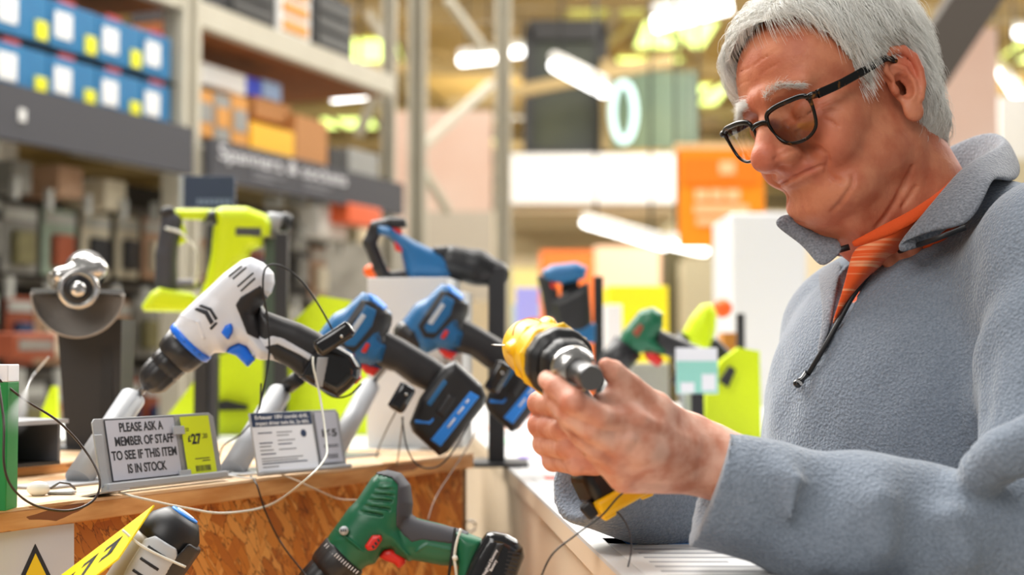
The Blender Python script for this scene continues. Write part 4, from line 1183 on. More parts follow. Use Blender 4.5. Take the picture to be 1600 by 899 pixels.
# ================================================================ the man: hands, trunk, clothing
def build_left_hand():
    F = Field(P(820, 800, 1.19) * 1.0 - Vector((0, .20, .02)), Vector((.235, 1.30, 1.405)), .00165)
    C = F.cone; A = F.ell
    wr = P(1108, 718, 1.175); mcp = [P(984, 664, 1.105), P(964, 694, 1.100), P(958, 722, 1.112), P(968, 748, 1.130)]
    fa = P(1180, 750, 1.17)
    # palm: four metacarpals fused
    off = [Vector((0, .006, .010)), Vector((0, .000, .004)), Vector((0, .002, -.004)), Vector((0, .006, -.011))]
    for m, o in zip(mcp, off):
        C(m + Vector((.004, .004, 0)), wr + o, .0122, .0185, .007)
    C(mcp[1] + Vector((.02, .012, -.004)), wr + Vector((-.005, .012, 0)), .016, .022, .010)
    C(wr, fa, .0275, .033, .012)
    # knuckles and tendons
    for i, m in enumerate(mcp):
        A(m + Vector((.001, -.0045, .004)), .0098, .005)
        C(m + Vector((.010, -.008, .005)), m.lerp(wr, .75) + Vector((0, -.0165, .006 - i * .004)), .0030, .0022, .007)
    for i in range(3):
        a = mcp[i].lerp(mcp[i + 1], .5) + Vector((-.001, -.012, .004)); C(a, a.lerp(wr, .28), .0026, .001, .006, 'sub')
    # fingers
    k = .0016
    F.chain([mcp[0], P(938, 652, 1.082), P(895, 628, 1.080), P(869, 606, 1.092), P(856, 594, 1.106)], [.0112, .0096, .0102, .0086, .0078], .004)
    A(P(897, 629, 1.0745), .0088, .003)
    F.chain([mcp[1], P(925, 672, 1.086), P(890, 648, 1.088), P(868, 627, 1.104), P(862, 616, 1.122)], [.0110, .0096, .0098, .0084, .0075], k)
    F.chain([mcp[2], P(933, 702, 1.100), P(910, 680, 1.102), P(890, 660, 1.118), P(888, 645, 1.135)], [.0105, .0092, .0094, .0080, .0072], k)
    F.chain([mcp[3], P(948, 728, 1.126), P(930, 706, 1.130), P(915, 690, 1.145), P(915, 672, 1.155)], [.0095, .0082, .0084, .0070, .0064], k)
    # creases over the finger joints
    for (a, b) in ((P(902, 612, 1.073), P(890, 640, 1.073)), (P(882, 604, 1.082), P(872, 622, 1.082))):
        C(a, b, .0005, .0005, .0022, 'sub')
    # thumb
    cm = P(1075, 678, 1.175); tm = P(1024, 640, 1.135)
    C(wr + Vector((-.012, .004, .010)), cm, .016, .0155, .012)
    F.chain([cm, tm, P(984, 604, 1.112), P(958, 580, 1.100), P(947, 572, 1.098)], [.0160, .0122, .0098, .0084, .0064], .007)
    A(tm + Vector((0, -.003, .003)), .0108, .005)
    C(tm.lerp(mcp[0], .4) + Vector((.012, .012, -.003)), cm.lerp(mcp[1], .4) + Vector((0, .01, 0)), .012, .017, .012)   # web
    C(P(962, 624, 1.112), P(1015, 655, 1.125), .0115, .0135, .010)
    C(P(940, 632, 1.100), P(975, 650, 1.105), .0090, .0110, .008)
    v, q = F.nets()
    return taubin(v, q, 1), q, mcp
def build_right_hand():
    F = Field(P(815, 780, 1.20) - Vector((0, .06, .0)), Vector((.145, 1.44, 1.375)), .00165)
    C = F.cone; A = F.ell; k = .0014
    wr = P(942, 742, 1.315)
    spec = [(632, 845, .0104), (667, 846, .0106), (696, 853, .0101), (722, 866, .0092)]
    for i, (y, x, r) in enumerate(spec):
        m = P(x + 62, y - 4 + i * 3, 1.292)
        C(m, wr + Vector((0, 0, .008 - i * .005)), .0125, .019, .008)
        pip = P(x + 1, y - 2, 1.232); dip = P(x + 34, y + 4, 1.196); tip = P(x + 66, y + 8, 1.192)
        F.chain([m, P(x + 20, y - 6, 1.270), pip, dip, tip], [.0122, .0110, r, r * .96, r * .82], k)
        A(dip + Vector((-.001, -.0028, 0)), r * .93, .003)
        A(pip + Vector((-.0028, 0, 0)), r * .93, .003)
        c0 = P(x + 16, y - 12, 1.205); c1 = P(x + 15, y + 13, 1.207); C(c0, c1, .0005, .0005, .002, 'sub')
    C(wr, P(1040, 768, 1.36), .026, .030, .012)
    # thumb wraps the far side of the grip
    F.chain([wr, P(930, 690, 1.300), P(905, 650, 1.285), P(880, 628, 1.262)], [.019, .0145, .0115, .009], .006)
    v, q = F.nets()
    return taubin(v, q, 1), q
LH_V, LH_Q, LH_M = build_left_hand()
RH_V, RH_Q = build_right_hand()

T_ORG = Vector((.435, 1.475, 0)); T_YAW = math.radians(118)
TR = Matrix.Translation(T_ORG) @ Matrix.Rotation(T_YAW, 4, 'Z')
def tw(x, y, z): return TR @ Vector((x, y, z))
TROT = np.array(TR)[:3, :3]
L_SH, L_EL, L_WR = P(1648, 408, 1.315), P(1650, 880, 1.165), P(1112, 752, 1.17)
R_SH, R_EL, R_WR = P(1318, 520, 1.600), P(1262, 850, 1.520), P(918, 752, 1.305)

def base_torso(F, g=0.0, arms=True):
    A = lambda c, r, k: F.ell(tw(*c), tuple(np.array(r) + g), k, rot=TROT)
    A((0, .015, 1.330), (.188, .128, .165), .02)
    A((0, .045, 1.300), (.150, .118, .160), .03)
    A((0, .040, 1.120), (.185, .150, .200), .04)
    A((0, .000, .950), (.180, .135, .150), .04)
    F.cone(tw(-.150, -.005, 1.425), tw(.110, -.005, 1.405), .060 + g, .056 + g, .05)
    F.cone(tw(-.155, -.02, 1.440), tw(-.060, -.050, 1.492), .062 + g, .060 + g, .03)
    for s in (-1, 1): F.cone(tw(s * .13, -.02, 1.435), tw(s * .035, -.035, 1.485), .050 + g, .058 + g, .04)
def arms(F, s=1.0, k=.03, cuffs=True):
    F.cone(L_SH, L_EL, .074 * s, .064 * s, k)
    F.cone(tw(-.10, 0, 1.40), L_SH, .075 * s, .076 * s, k)
    F.cone(R_SH, R_EL, .066 * s, .060 * s, k)
    F.cone(tw(.08, 0, 1.40), R_SH, .06 * s, .066 * s, k)

def build_body_core():
    F = Field((.02, 1.02, .78), (.80, 1.78, 1.56), .009)
    base_torso(F, -.022); arms(F, .68)
    F.cone(L_EL, P(1160, 745, 1.17), .042, .030, .02); F.cone(R_EL, P(1010, 762, 1.35), .042, .028, .02)
    v, q = F.nets()
    return v, q
def on(px, py, lift=0.0):
    """point of the pullover's surface seen at a pixel, lifted towards the viewer."""
    F = SURF
    for d in np.arange(1.05, 1.78, .002):
        p = P(px, py, d); i = [int(round((p[a] - F.lo[a]) / F.h)) for a in range(3)]
        if all(0 <= i[a] < F.n[a] for a in range(3)) and F.vb[i[0], i[1], i[2]] < 0:
            return P(px, py, d - lift)
    return P(px, py, 1.4 - lift)
def build_fleece():
    h = .0042
    F = Field((.035, .985, .80), (.700, 1.80, 1.565), h)
    base_torso(F)
    arms(F, 1.0, .022)
    # forearm sleeves
    F.cone(L_EL, P(1330, 812, 1.168), .066, .0600, .020)
    F.cone(P(1330, 812, 1.168), P(1098, 758, 1.170), .0600, .0530, .012)
    F.cone(R_EL, P(1090, 800, 1.40), .064, .050, .018)
    F.cone(P(1090, 800, 1.40), P(905, 750, 1.300), .050, .0390, .010)
    C = F.cone
    # armpit fold of the near arm
    C(P(1532, 500, 1.24), P(1512, 640, 1.22), .006, .010, .014, 'sub')
    C(P(1512, 640, 1.22), P(1504, 745, 1.17), .010, .004, .010, 'sub')
    # sleeve bulges above the elbow
    F.chain([P(1516, 762, 1.150), P(1530, 735, 1.120), P(1570, 712, 1.105), P(1625, 690, 1.100)], [.012, .019, .022, .024], .012)
    F.chain([P(1545, 790, 1.105), P(1570, 762, 1.100), P(1620, 745, 1.100)], [.003, .005, .004], .010, 'sub')
    # ridges across the forearm
    for a, b, c, r in (((1200, 716, 1.150), (1250, 752, 1.115), (1235, 812, 1.105), .008), ((1330, 752, 1.150), (1372, 790, 1.115), (1380, 850, 1.105), .010), ((1440, 778, 1.150), (1478, 812, 1.110), (1500, 868, 1.105), .012)):
        F.chain([P(*a), P(*b), P(*c)], [r * .5, r, r * .6], .014)
    global SURF
    F.vb = F.v.copy(); SURF = F
    # open front: the V and the neck hole
    F.chain([on(1301, 508), on(1311, 470), on(1322, 430), on(1345, 402), on(1390, 372), on(1440, 340), on(1480, 300)], [.004, .012, .020, .026, .034, .030, .030], .003, 'sub')
    F.cone(HEAD_M @ Vector((0, -.050, -.07)), HEAD_M @ Vector((0, -.070, -.19)), .068, .066, .006, 'sub')
    _c0 = P(1126, 768, 1.17); _ax = (P(1098, 758, 1.17) - P(1330, 812, 1.168)).normalized(); _u = _ax.cross(Vector((0, 0, 1))).normalized(); _w = _ax.cross(_u)
    F.chain([_c0 + _u * (.0556 * math.cos(i / 24 * 2 * PI)) + _w * (.0556 * math.sin(i / 24 * 2 * PI)) for i in range(25)], [.0012] * 25, .004, 'sub')
    # hollow cuffs
    a, b = P(1098, 758, 1.17), P(1330, 812, 1.168); ax = (a - b).normalized()
    F.ell(a + ax * .030, (.043, .043, .043), .004, 'sub')
    n = np.array((a - b).normalized()); 
    # square cuff end
    X = F.ax[0][:, None, None]; Y = F.ax[1][None, :, None]; Z = F.ax[2][None, None, :]
    ce = P(1101, 762, 1.168); nn = np.array((-.955, .0, .31)); nn /= np.linalg.norm(nn)
    d = (X - ce.x) * nn[0] + (Y - ce.y) * nn[1] + (Z - ce.z) * nn[2]
    near = ((X - ce.x) ** 2 + (Y - ce.y) ** 2 + (Z - ce.z) ** 2) < .10 ** 2
    F.v = np.where(near & (Y < 1.255) & (X < .21), smax(F.v, d.astype(np.float32), .004), F.v)
    a2, b2 = P(905, 750, 1.300), P(1090, 800, 1.40)
    ce = P(906, 756, 1.300); nn = np.array((a2 - b2).normalized())
    d = (X - ce.x) * nn[0] + (Y - ce.y) * nn[1] + (Z - ce.z) * nn[2]
    near = ((X - ce.x) ** 2 + (Y - ce.y) ** 2 + (Z - ce.z) ** 2) < .075 ** 2
    F.v = np.where(near, smax(F.v, d.astype(np.float32), .004), F.v)
    F.ell(ce + Vector(nn) * .014, (.031, .031, .031), .004, 'sub')
    v, q = F.nets()
    v = taubin(v, q, 2)
    keep = v[:, 2] > .84
    v[:, 2] = np.maximum(v[:, 2], .84)
    return v, q
def vnormals(v, q):
    n = np.cross(v[q[:, 2]] - v[q[:, 0]], v[q[:, 3]] - v[q[:, 1]])
    o = np.zeros_like(v)
    for k in range(4):
        for a in range(3): o[:, a] += np.bincount(q[:, k], n[:, a], len(v))
    return o / (np.linalg.norm(o, axis=1)[:, None] + 1e-12)
FV, FQ = build_fleece()
_n = vnormals(FV, FQ)
def _arm_folds(V, a, b, per, amp, t0, t1):
    a = np.array(a); b = np.array(b); ax = b - a; L = np.linalg.norm(ax); ax /= L
    t = (V - a) @ ax; rad = (V - a) - t[:, None] * ax; d = np.linalg.norm(rad, axis=1)
    u = np.cross(ax, [0, 0, 1.]); u /= np.linalg.norm(u); w = np.cross(ax, u)
    an = np.arctan2(rad @ u, rad @ w)
    m = np.clip((t - t0) / .05, 0, 1) * np.clip((t1 - t) / .04, 0, 1) * (d < .090)
    ph = t / per + .32 * np.sin(an + 1.1) + .16 * np.sin(2 * an + t * 18) + .10 * np.sin(t * 31)
    return amp * m * (np.sin(2 * PI * ph) * (.6 + .4 * np.sin(an * 1.0 + t * 9)))
_near = FV[:, 1] < 1.30
_d = np.where(_near, _arm_folds(FV, L_WR, L_EL, .095, .0085, .035, .50), 0) + np.where(_near & (FV[:, 2] > 1.22), _arm_folds(FV, L_EL, L_SH, .12, .0050, .06, .26), 0)
FV = FV + _n * _d[:, None]
FV = FV + _n * (.0034 * lownoise(FV * np.array([1, 1, .45]), 19, 21) + .0008 * lownoise(FV, 75, 22))[:, None]
BV, BQ = build_body_core()

FLEECE = mat('grey_fleece', srgb(122, 131, 143), 0.95, sheen=0.5, spec=0.15)
def _fleece_nodes(m, c1, c2):
    nt = m.node_tree; b = nt.nodes['Principled BSDF']; L = nt.links
    tc = nt.nodes.new('ShaderNodeTexCoord')
    n = nt.nodes.new('ShaderNodeTexNoise'); n.inputs['Scale'].default_value = 420; n.inputs['Detail'].default_value = 3
    L.new(tc.outputs['Object'], n.inputs['Vector'])
    n2 = nt.nodes.new('ShaderNodeTexVoronoi'); n2.inputs['Scale'].default_value = 300
    L.new(tc.outputs['Object'], n2.inputs['Vector'])
    r = nt.nodes.new('ShaderNodeValToRGB'); r.color_ramp.elements[0].position = .3; r.color_ramp.elements[1].position = .7
    r.color_ramp.elements[0].color = c1; r.color_ramp.elements[1].color = c2
    L.new(n.outputs['Fac'], r.inputs['Fac']); L.new(r.outputs['Color'], b.inputs['Base Color'])
    ad = nt.nodes.new('ShaderNodeMath'); ad.operation = 'ADD'; L.new(n.outputs['Fac'], ad.inputs[0]); L.new(n2.outputs['Distance'], ad.inputs[1])
    bp = nt.nodes.new('ShaderNodeBump'); bp.inputs['Strength'].default_value = .55; bp.inputs['Distance'].default_value = .0022
    L.new(ad.outputs[0], bp.inputs['Height']); L.new(bp.outputs[0], b.inputs['Normal'])
_fleece_nodes(FLEECE, srgb(116, 126, 139), srgb(140, 150, 163))
SHERPA = mat('grey_fleece_lining', srgb(130, 132, 138), 0.95, sheen=0.4, spec=0.1)
_fleece_nodes(SHERPA, srgb(110, 114, 122), srgb(146, 150, 158))
ORANGE_T = mat('orange_jersey', srgb(232, 92, 30), 0.8, sheen=0.2)
def _stripes():
    nt = ORANGE_T.node_tree; b = nt.nodes['Principled BSDF']; L = nt.links
    tc = nt.nodes.new('ShaderNodeTexCoord'); mp = nt.nodes.new('ShaderNodeMapping'); mp.inputs['Scale'].default_value = (3, 3, 90)
    mp.inputs['Rotation'].default_value = (0.15, 0.25, 0)
    L.new(tc.outputs['Object'], mp.inputs['Vector'])
    n = nt.nodes.new('ShaderNodeTexNoise'); n.inputs['Scale'].default_value = 2.2; n.inputs['Detail'].default_value = 3
    L.new(mp.outputs[0], n.inputs['Vector'])
    r = nt.nodes.new('ShaderNodeValToRGB'); r.color_ramp.elements[0].position = .56; r.color_ramp.elements[1].position = .70
    r.color_ramp.elements[0].color = srgb(234, 88, 24); r.color_ramp.elements[1].color = srgb(246, 176, 128)
    L.new(n.outputs['Fac'], r.inputs['Fac']); L.new(r.outputs['Color'], b.inputs['Base Color'])
_stripes()
ORANGE_RIB = mat('orange_rib', srgb(226, 84, 26), 0.85, bump=(600, .5, .001))
NAVY = mat('dark_trousers', srgb(44, 48, 60), 0.9, noise=(120, .2, srgb(70, 74, 86)))
SHOE = mat('brown_shoe', srgb(70, 48, 36), 0.5)

def strip(name, rows, mats, parent, thick=.006, sub=2):
    """a cloth strip given by rows of points (same count), thickened and rounded."""
    me = bpy.data.meshes.new(name); bm = bmesh.new()
    vs = [[bm.verts.new(p) for p in r] for r in rows]
    for a, b in zip(vs, vs[1:]):
        for i in range(len(a) - 1):
            f = bm.faces.new((a[i], a[i + 1], b[i + 1], b[i])); f.smooth = True
    bm.to_mesh(me); bm.free()
    o = link_mesh(name, me, mats, parent)
    s = o.modifiers.new('thickness', 'SOLIDIFY'); s.thickness = thick; s.offset = 0
    b = o.modifiers.new('round', 'SUBSURF'); b.levels = sub; b.render_levels = sub
    return o

def build_man():
    n0 = len(HV); n1 = n0 + len(LH_V); n2 = n1 + len(RH_V)
    V = np.concatenate([xf(HV, HEAD_M), LH_V, RH_V, BV]); Q = np.concatenate([HQ, LH_Q + n0, RH_Q + n1, BQ + n2])
    # legs and feet, grown as skinned chains and appended
    G = Field((.10, 1.15, 0.0), (.75, 1.80, 1.0), .012)
    for s in (-1, 1):
        G.chain([tw(s * .09, -.01, .92), tw(s * .11, .02, .50), tw(s * .12, -.02, .10)], [.085, .058, .042], .02)
        G.chain([tw(s * .12, -.05, .045), tw(s * .13, .13, .035)], [.036, .030], .01)
    gv, gq = G.nets()
    n3 = len(V); V = np.concatenate([V, gv]); Q = np.concatenate([Q, gq + n3])
    me = np_mesh('person', V - np.array(MAN_O), Q)
    lip = np.zeros(len(V)); lip[:n0] = HEAD_LIP
    red = np.zeros(len(V)); red[:n0] = HEAD_RED
    hk = np.zeros(n1 - n0)
    for m in LH_M: hk = np.maximum(hk, np.exp(-(((LH_V - np.array(m)) / .012) ** 2).sum(1)))
    hk = np.maximum(hk, np.exp(-(((LH_V - np.array(P(893, 630, 1.078))) / .012) ** 2).sum(1)))
    red[n0:n1] = .05 + .75 * hk; red[n1:n2] = .25; pale = np.zeros(len(V)); pale[n0:n1] = .8; pale[n1:n2] = .6; vattr(me, 'pale', pale)
    vattr(me, 'lip', lip); vattr(me, 'red', red)
    man = link_mesh('person', me, SKIN)
    man.location = MAN_O
    setp(man, 'white-haired person in glasses and grey fleece looking down at a yellow drill', 'person')
    make_head_extras(man)
    fl = link_mesh('fleece_pullover', np_mesh('fleece_pullover', FV, FQ), FLEECE, man)
    # collar
    A_ = [(1300, 402, 1.450), (1335, 402, 1.475), (1370, 395, 1.56), (1450, 330, 1.605), (1512, 290, 1.600), (1550, 282, 1.550), (1562, 292, 1.490), (1548, 302, 1.450), (1522, 322, 1.415), (1490, 352, 1.385), (1450, 382, 1.365), (1405, 398, 1.360)]
    R_ = [(1322, 386, 1.435), (1303, 366, 1.50), (1335, 335, 1.600), (1430, 265, 1.640), (1495, 224, 1.615), (1548, 203, 1.560), (1574, 222, 1.500), (1545, 238, 1.450), (1504, 262, 1.410), (1471, 302, 1.380), (1434, 345, 1.365), (1402, 384, 1.358)]
    B_ = [(1290, 372, 1.455), (1296, 365, 1.515), (1300, 350, 1.620), (1440, 285, 1.670), (1505, 262, 1.655), (1578, 250, 1.600), (1598, 268, 1.500), (1584, 290, 1.415), (1556, 272, 1.375), (1545, 295, 1.350), (1530, 330, 1.335), (1508, 354, 1.330)]
    mid = lambda a, b, t, lift=0: [P(*x).lerp(P(*y), t) + Vector((0, -lift * .4, lift)) for x, y in zip(a, b)]
    cl = strip('collar', [[P(*p) for p in A_], mid(A_, R_, .6), [P(*p) for p in R_], mid(R_, B_, .22, .004), mid(R_, B_, .6, .004), [P(*p) for p in B_]], SHERPA, fl, .0075)
    # far lapel of the collar, folded out, and the fuzzy placket edge below it
    strip('lapel', [[P(1209, 352, 1.440), P(1236, 372, 1.436), P(1258, 388, 1.430), P(1282, 424, 1.405)],
                    [P(1212, 343, 1.440), P(1240, 354, 1.434), P(1272, 372, 1.428), P(1303, 408, 1.400)],
                    [P(1222, 334, 1.446), P(1252, 338, 1.446), P(1293, 357, 1.440), P(1325, 388, 1.408)]], SHERPA, fl, .007)
    strip('placket', [[on(1276, 425, .004), on(1283, 460, .003), on(1288, 505, .002), on(1275, 555, .001)],
                      [on(1292, 415, .008), on(1294, 460, .007), on(1295, 505, .006), on(1280, 555, .003)],
                      [on(1322, 398, .002), on(1305, 455, .000), on(1300, 505, .001), on(1284, 552, .000)]], SHERPA, fl, .006)
    # zip: teeth tape along the near edge, then down to the puller
    zp = [P(1508, 356, 1.327), P(1455, 376, 1.332), on(1402, 394, .004), on(1370, 414, .003), on(1336, 458, .002), on(1312, 500, .002), on(1285, 548, .001), on(1262, 586, .001)]
    m = MB(); m.tube(bez(zp, 8), .0026, 8); z = m.build('zip', mat('black_zip', srgb(20, 20, 22), .5), fl)
    m = MB(); m.tube([P(1292, 385 + 12, 1.420), P(1310, 391, 1.414), P(1327, 386, 1.410)], .0032, 8); m.build('zip_end', BLACK, fl)
    m = MB()
    m.tube([on(1262, 583, .004), on(1254, 592, .005), on(1249, 598, .005)], [.0035, .003, .0042], 8); m.ball(on(1246, 600, .005), .0045)
    m.build('zip_pull', GLOSSB, z)
    # T-shirt: trunk under the fleece with a ribbed neck band
    F = Field((.18, 1.20, 1.0), (.68, 1.75, 1.56), .005)
    base_torso(F, -.020)
    F.cone(HEAD_M @ Vector((0, -.040, -.07)), HEAD_M @ Vector((0, -.075, -.21)), .066, .0685, .012)
    F.half((0, -.60, .80), P(1400, 352, 1.42), .004)
    tv, tq = F.nets(); tv = taubin(tv, tq, 2)
    ts = link_mesh('t_shirt', np_mesh('t_shirt', tv, tq), ORANGE_T, man)
    nt_ = [(1328, 378, 1.398), (1350, 368, 1.386), (1381, 350, 1.380), (1415, 334, 1.378), (1444, 315, 1.382), (1472, 296, 1.392), (1500, 266, 1.425)]
    nb_ = [(1333, 388, 1.398), (1360, 379, 1.384), (1395, 367, 1.376), (1425, 352, 1.374), (1450, 335, 1.376), (1478, 312, 1.386), (1506, 280, 1.42)]
    def lp(a, b, t): return [P(*x).lerp(P(*y), t) for x, y in zip(a, b)]
    strip('neck_band', [lp(nt_, nb_, 0), [p + Vector((0, -.003, 0)) for p in lp(nt_, nb_, .5)], lp(nt_, nb_, 1)], ORANGE_RIB, ts, .004)
    low = [on(1299, 512, -.004), on(1303, 505, -.006), on(1330, 462, -.012), on(1368, 420, -.014), on(1405, 396, -.012), on(1450, 372, -.010), on(1490, 345, -.008)]
    top_ = lp(nt_, nb_, .85)
    strip('shirt_front', [top_] + [[p.lerp(q, t) + Vector((0, -.004 * math.sin(t * PI), 0)) for p, q in zip(top_, low)] for t in (.25, .5, .75, 1)], ORANGE_T, ts, .003)
    # trousers and shoes
    G = Field((.10, 1.15, 0.0), (.75, 1.80, 1.08), .012)
    for s in (-1, 1): G.chain([tw(s * .085, -.01, .90), tw(s * .11, .02, .50), tw(s * .12, -.02, .11)], [.105, .082, .072], .03)
    G.ell(tw(0, 0, .93), (.165, .125, .12), .03, rot=TROT)
    gv, gq = G.nets(); link_mesh('trousers', np_mesh('trousers', gv, gq), NAVY, man)
    for s in (-1, 1):
        G = Field(tw(s * .12, .03, 0) - Vector((.2, .2, .0)), tw(s * .12, .03, 0) + Vector((.2, .2, .16)), .007)
        G.chain([tw(s * .12, -.05, .048), tw(s * .13, .10, .040), tw(s * .135, .16, .034)], [.046, .046, .032], .01)
        gv, gq = G.nets(); link_mesh('shoe', np_mesh('shoe', gv, gq), SHOE, man)
    # wedding ring
    a, b = P(946, 712, 1.108), P(930, 698, 1.101)
    t = (b - a).normalized(); x = t.cross(Vector((0, 0, 1))).normalized(); y = t.cross(x); c = P(928, 695, 1.1035)
    m = MB(); m.tube([c + (x * math.cos(i / 20 * 2 * PI) + y * math.sin(i / 20 * 2 * PI)) * .0098 for i in range(20)], .0011, 8, closed=True)
    m.build('finger_ring', mat('gold', srgb(230, 190, 110), .2, metal=1), man)
    # everything was built in place: rebase to the man's own origin at his feet
    seen = set()
    def rebase(o):
        for c in o.children:
            if c.data not in seen: seen.add(c.data); c.data.transform(Matrix.Translation(-MAN_O))
            rebase(c)
    rebase(man)
    return man
MAN = build_man()

# ================================================================ tool kit for the power tools
def _poly_sd(Y, Z, pts):
    pts = np.array(pts, float); n = len(pts)
    d = None; ins = None
    for i in range(n):
        a = pts[i]; b = pts[(i + 1) % n]; e = b - a; L = e @ e + 1e-15
        wy, wz = Y - a[0], Z - a[1]
        t = np.clip((wy * e[0] + wz * e[1]) / L, 0, 1)
        q = (wy - e[0] * t) ** 2 + (wz - e[1] * t) ** 2
        d = q if d is None else np.minimum(d, q)
        c = ((a[1] > Z) != (b[1] > Z)) & (Y < (b[0] - a[0]) * (Z - a[1]) / (b[1] - a[1] + 1e-15) + a[0])
        ins = c if ins is None else ins ^ c
    d = np.sqrt(d); return np.where(ins, -d, d)
def field_poly(F, pts, ht, kr=.012, k=.003, op='add', x0=0.0, g=0.0):
    """rounded slab: polygon in the (y, z) plane, half thickness ht about x = x0."""
    pa = np.array(pts); m = 2 * k + .012
    lo = np.array([x0 - ht - m, pa[:, 0].min() - m, pa[:, 1].min() - m]); hi = np.array([x0 + ht + m, pa[:, 0].max() + m, pa[:, 1].max() + m])
    if op == 'and': sl = tuple(slice(0, q) for q in F.n); gr = (np.abs(F.ax[0])[:, None, None] if F.mirror else F.ax[0][:, None, None], F.ax[1][None, :, None], F.ax[2][None, None, :])
    else:
        sl, gr = F.region(lo, hi)
        if sl is None: return
    d2 = _poly_sd(gr[1], gr[2], pts) - g
    d = smax(d2 + 0 * gr[0], np.abs(gr[0] - x0) - ht - g, kr)
    F.put(d.astype(np.float32), sl, k, op)

class Tool:
    """a tool drawn from the side: local x = along the picture of it (right), z = up, -y = side shown to the viewer.
    px coordinates (px, py) about (cx, cy) are turned to metres by s."""
    def __init__(s, name, label, cat, cx, cy, depth, ppm, group=None, M=None, yaw=0.0, sx=1.0):
        s.cx, s.cy, s.k = cx, cy, 1.0 / ppm; s.sx = sx
        if M is None:
            p = P(cx, cy, depth)
            v = (p - Vector((0, 0, CAM_H))).normalized()
            x = Vector((v.y, -v.x, 0)).normalized()
            M = frame(p, x, v)         # x right, y away, z = x cross y -> up
            M = M @ Matrix.Rotation(math.radians(yaw), 4, 'Z')
        s.root = empty(name, label, cat, group=group, mat=M)
    def U(s, p): return ((p[0] - s.cx) * s.k * s.sx, (s.cy - p[1]) * s.k)
    def Us(s, pts): return [s.U(p) for p in pts]
    def solid(s, name, mats, fn, bb, half=.045, h=.0015, parent=None, smooth=1):
        """fn(F) fills a mirrored field; bb = px box."""
        (y0, z1), (y1, z0) = s.U((bb[0], bb[1])), s.U((bb[2], bb[3]))
        y0, y1 = min(y0, y1), max(y0, y1); z0, z1 = min(z0, z1), max(z0, z1)
        n = int(half / h) + 1
        F = Field((-n * h, y0 - .008, z0 - .008), (n * h, y1 + .008, z1 + .008), h, mirror=True)
        fn(F)
        v, q = F.nets()
        if len(v) == 0: return None
        v = taubin(v, q, smooth)
        v = np.stack([v[:, 1], -v[:, 0], v[:, 2]], 1)
        return link_mesh(name, np_mesh(name, v, q), mats, parent or s.root)
    def lathe(s, name, mats, p0, p1, prof, parent=None, seg=32, wob=None, smooth=True):
        """turned part: axis from px p0 to px p1; prof = [(t 0..1, radius px)]"""
        a = s.U(p0); b = s.U(p1); A = Vector((a[0], 0, a[1])); B = Vector((b[0], 0, b[1]))
        L = (B - A).length; z = (B - A).normalized(); y = Vector((0, 1, 0)); x = y.cross(z)
        M = Matrix.Identity(4)
        for i in range(3): M[i][0] = x[i]; M[i][1] = y[i]; M[i][2] = z[i]; M[i][3] = A[i]
        m = MB(); m.lathe([(max(r * s.k, 1e-5), t * L) for t, r in prof], M, seg, wob=wob, smooth=smooth)
        return m.build(name, mats, parent or s.root)
    def plate(s, name, mats, pts, y0, y1, bevel=.0, parent=None):
        """flat shape from y0 to y1 (negative y = towards the viewer)."""
        M = Matrix(((1, 0, 0, 0), (0, 0, 1, 0), (0, 1, 0, 0), (0, 0, 0, 1)))
        m = MB(); m.prism(s.Us(pts), y1 - y0, M, bevel, z0=y0)
        return m.build(name, mats, parent or s.root)
    def tube(s, name, mats, pts, rpx, y=0.0, parent=None, seg=8):
        m = MB(); m.tube([(s.U(p)[0], (p[2] if len(p) > 2 else y), s.U(p)[1]) for p in pts], rpx * s.k, seg)
        return m.build(name, mats, parent or s.root)
    def text(s, body, p, hpx, mat_, y, ang=0.0, parent=None, wpx=None, name='lettering', bold=0.0, ext=.0002):
        a = s.U(p)
        M = Matrix.Translation((a[0], y, a[1])) @ Matrix.Rotation(PI / 2, 4, 'X') @ Matrix.Rotation(math.radians(ang), 4, 'Z')
        return text_obj(name, body, hpx * s.k, mat_, parent or s.root, M, width=(wpx * s.k if wpx else None), bold=bold, ext=ext)
def knurl(n, amt):
    return lambda i, z: 1 + amt * (1 if (i * n // 64) % 2 else -1)

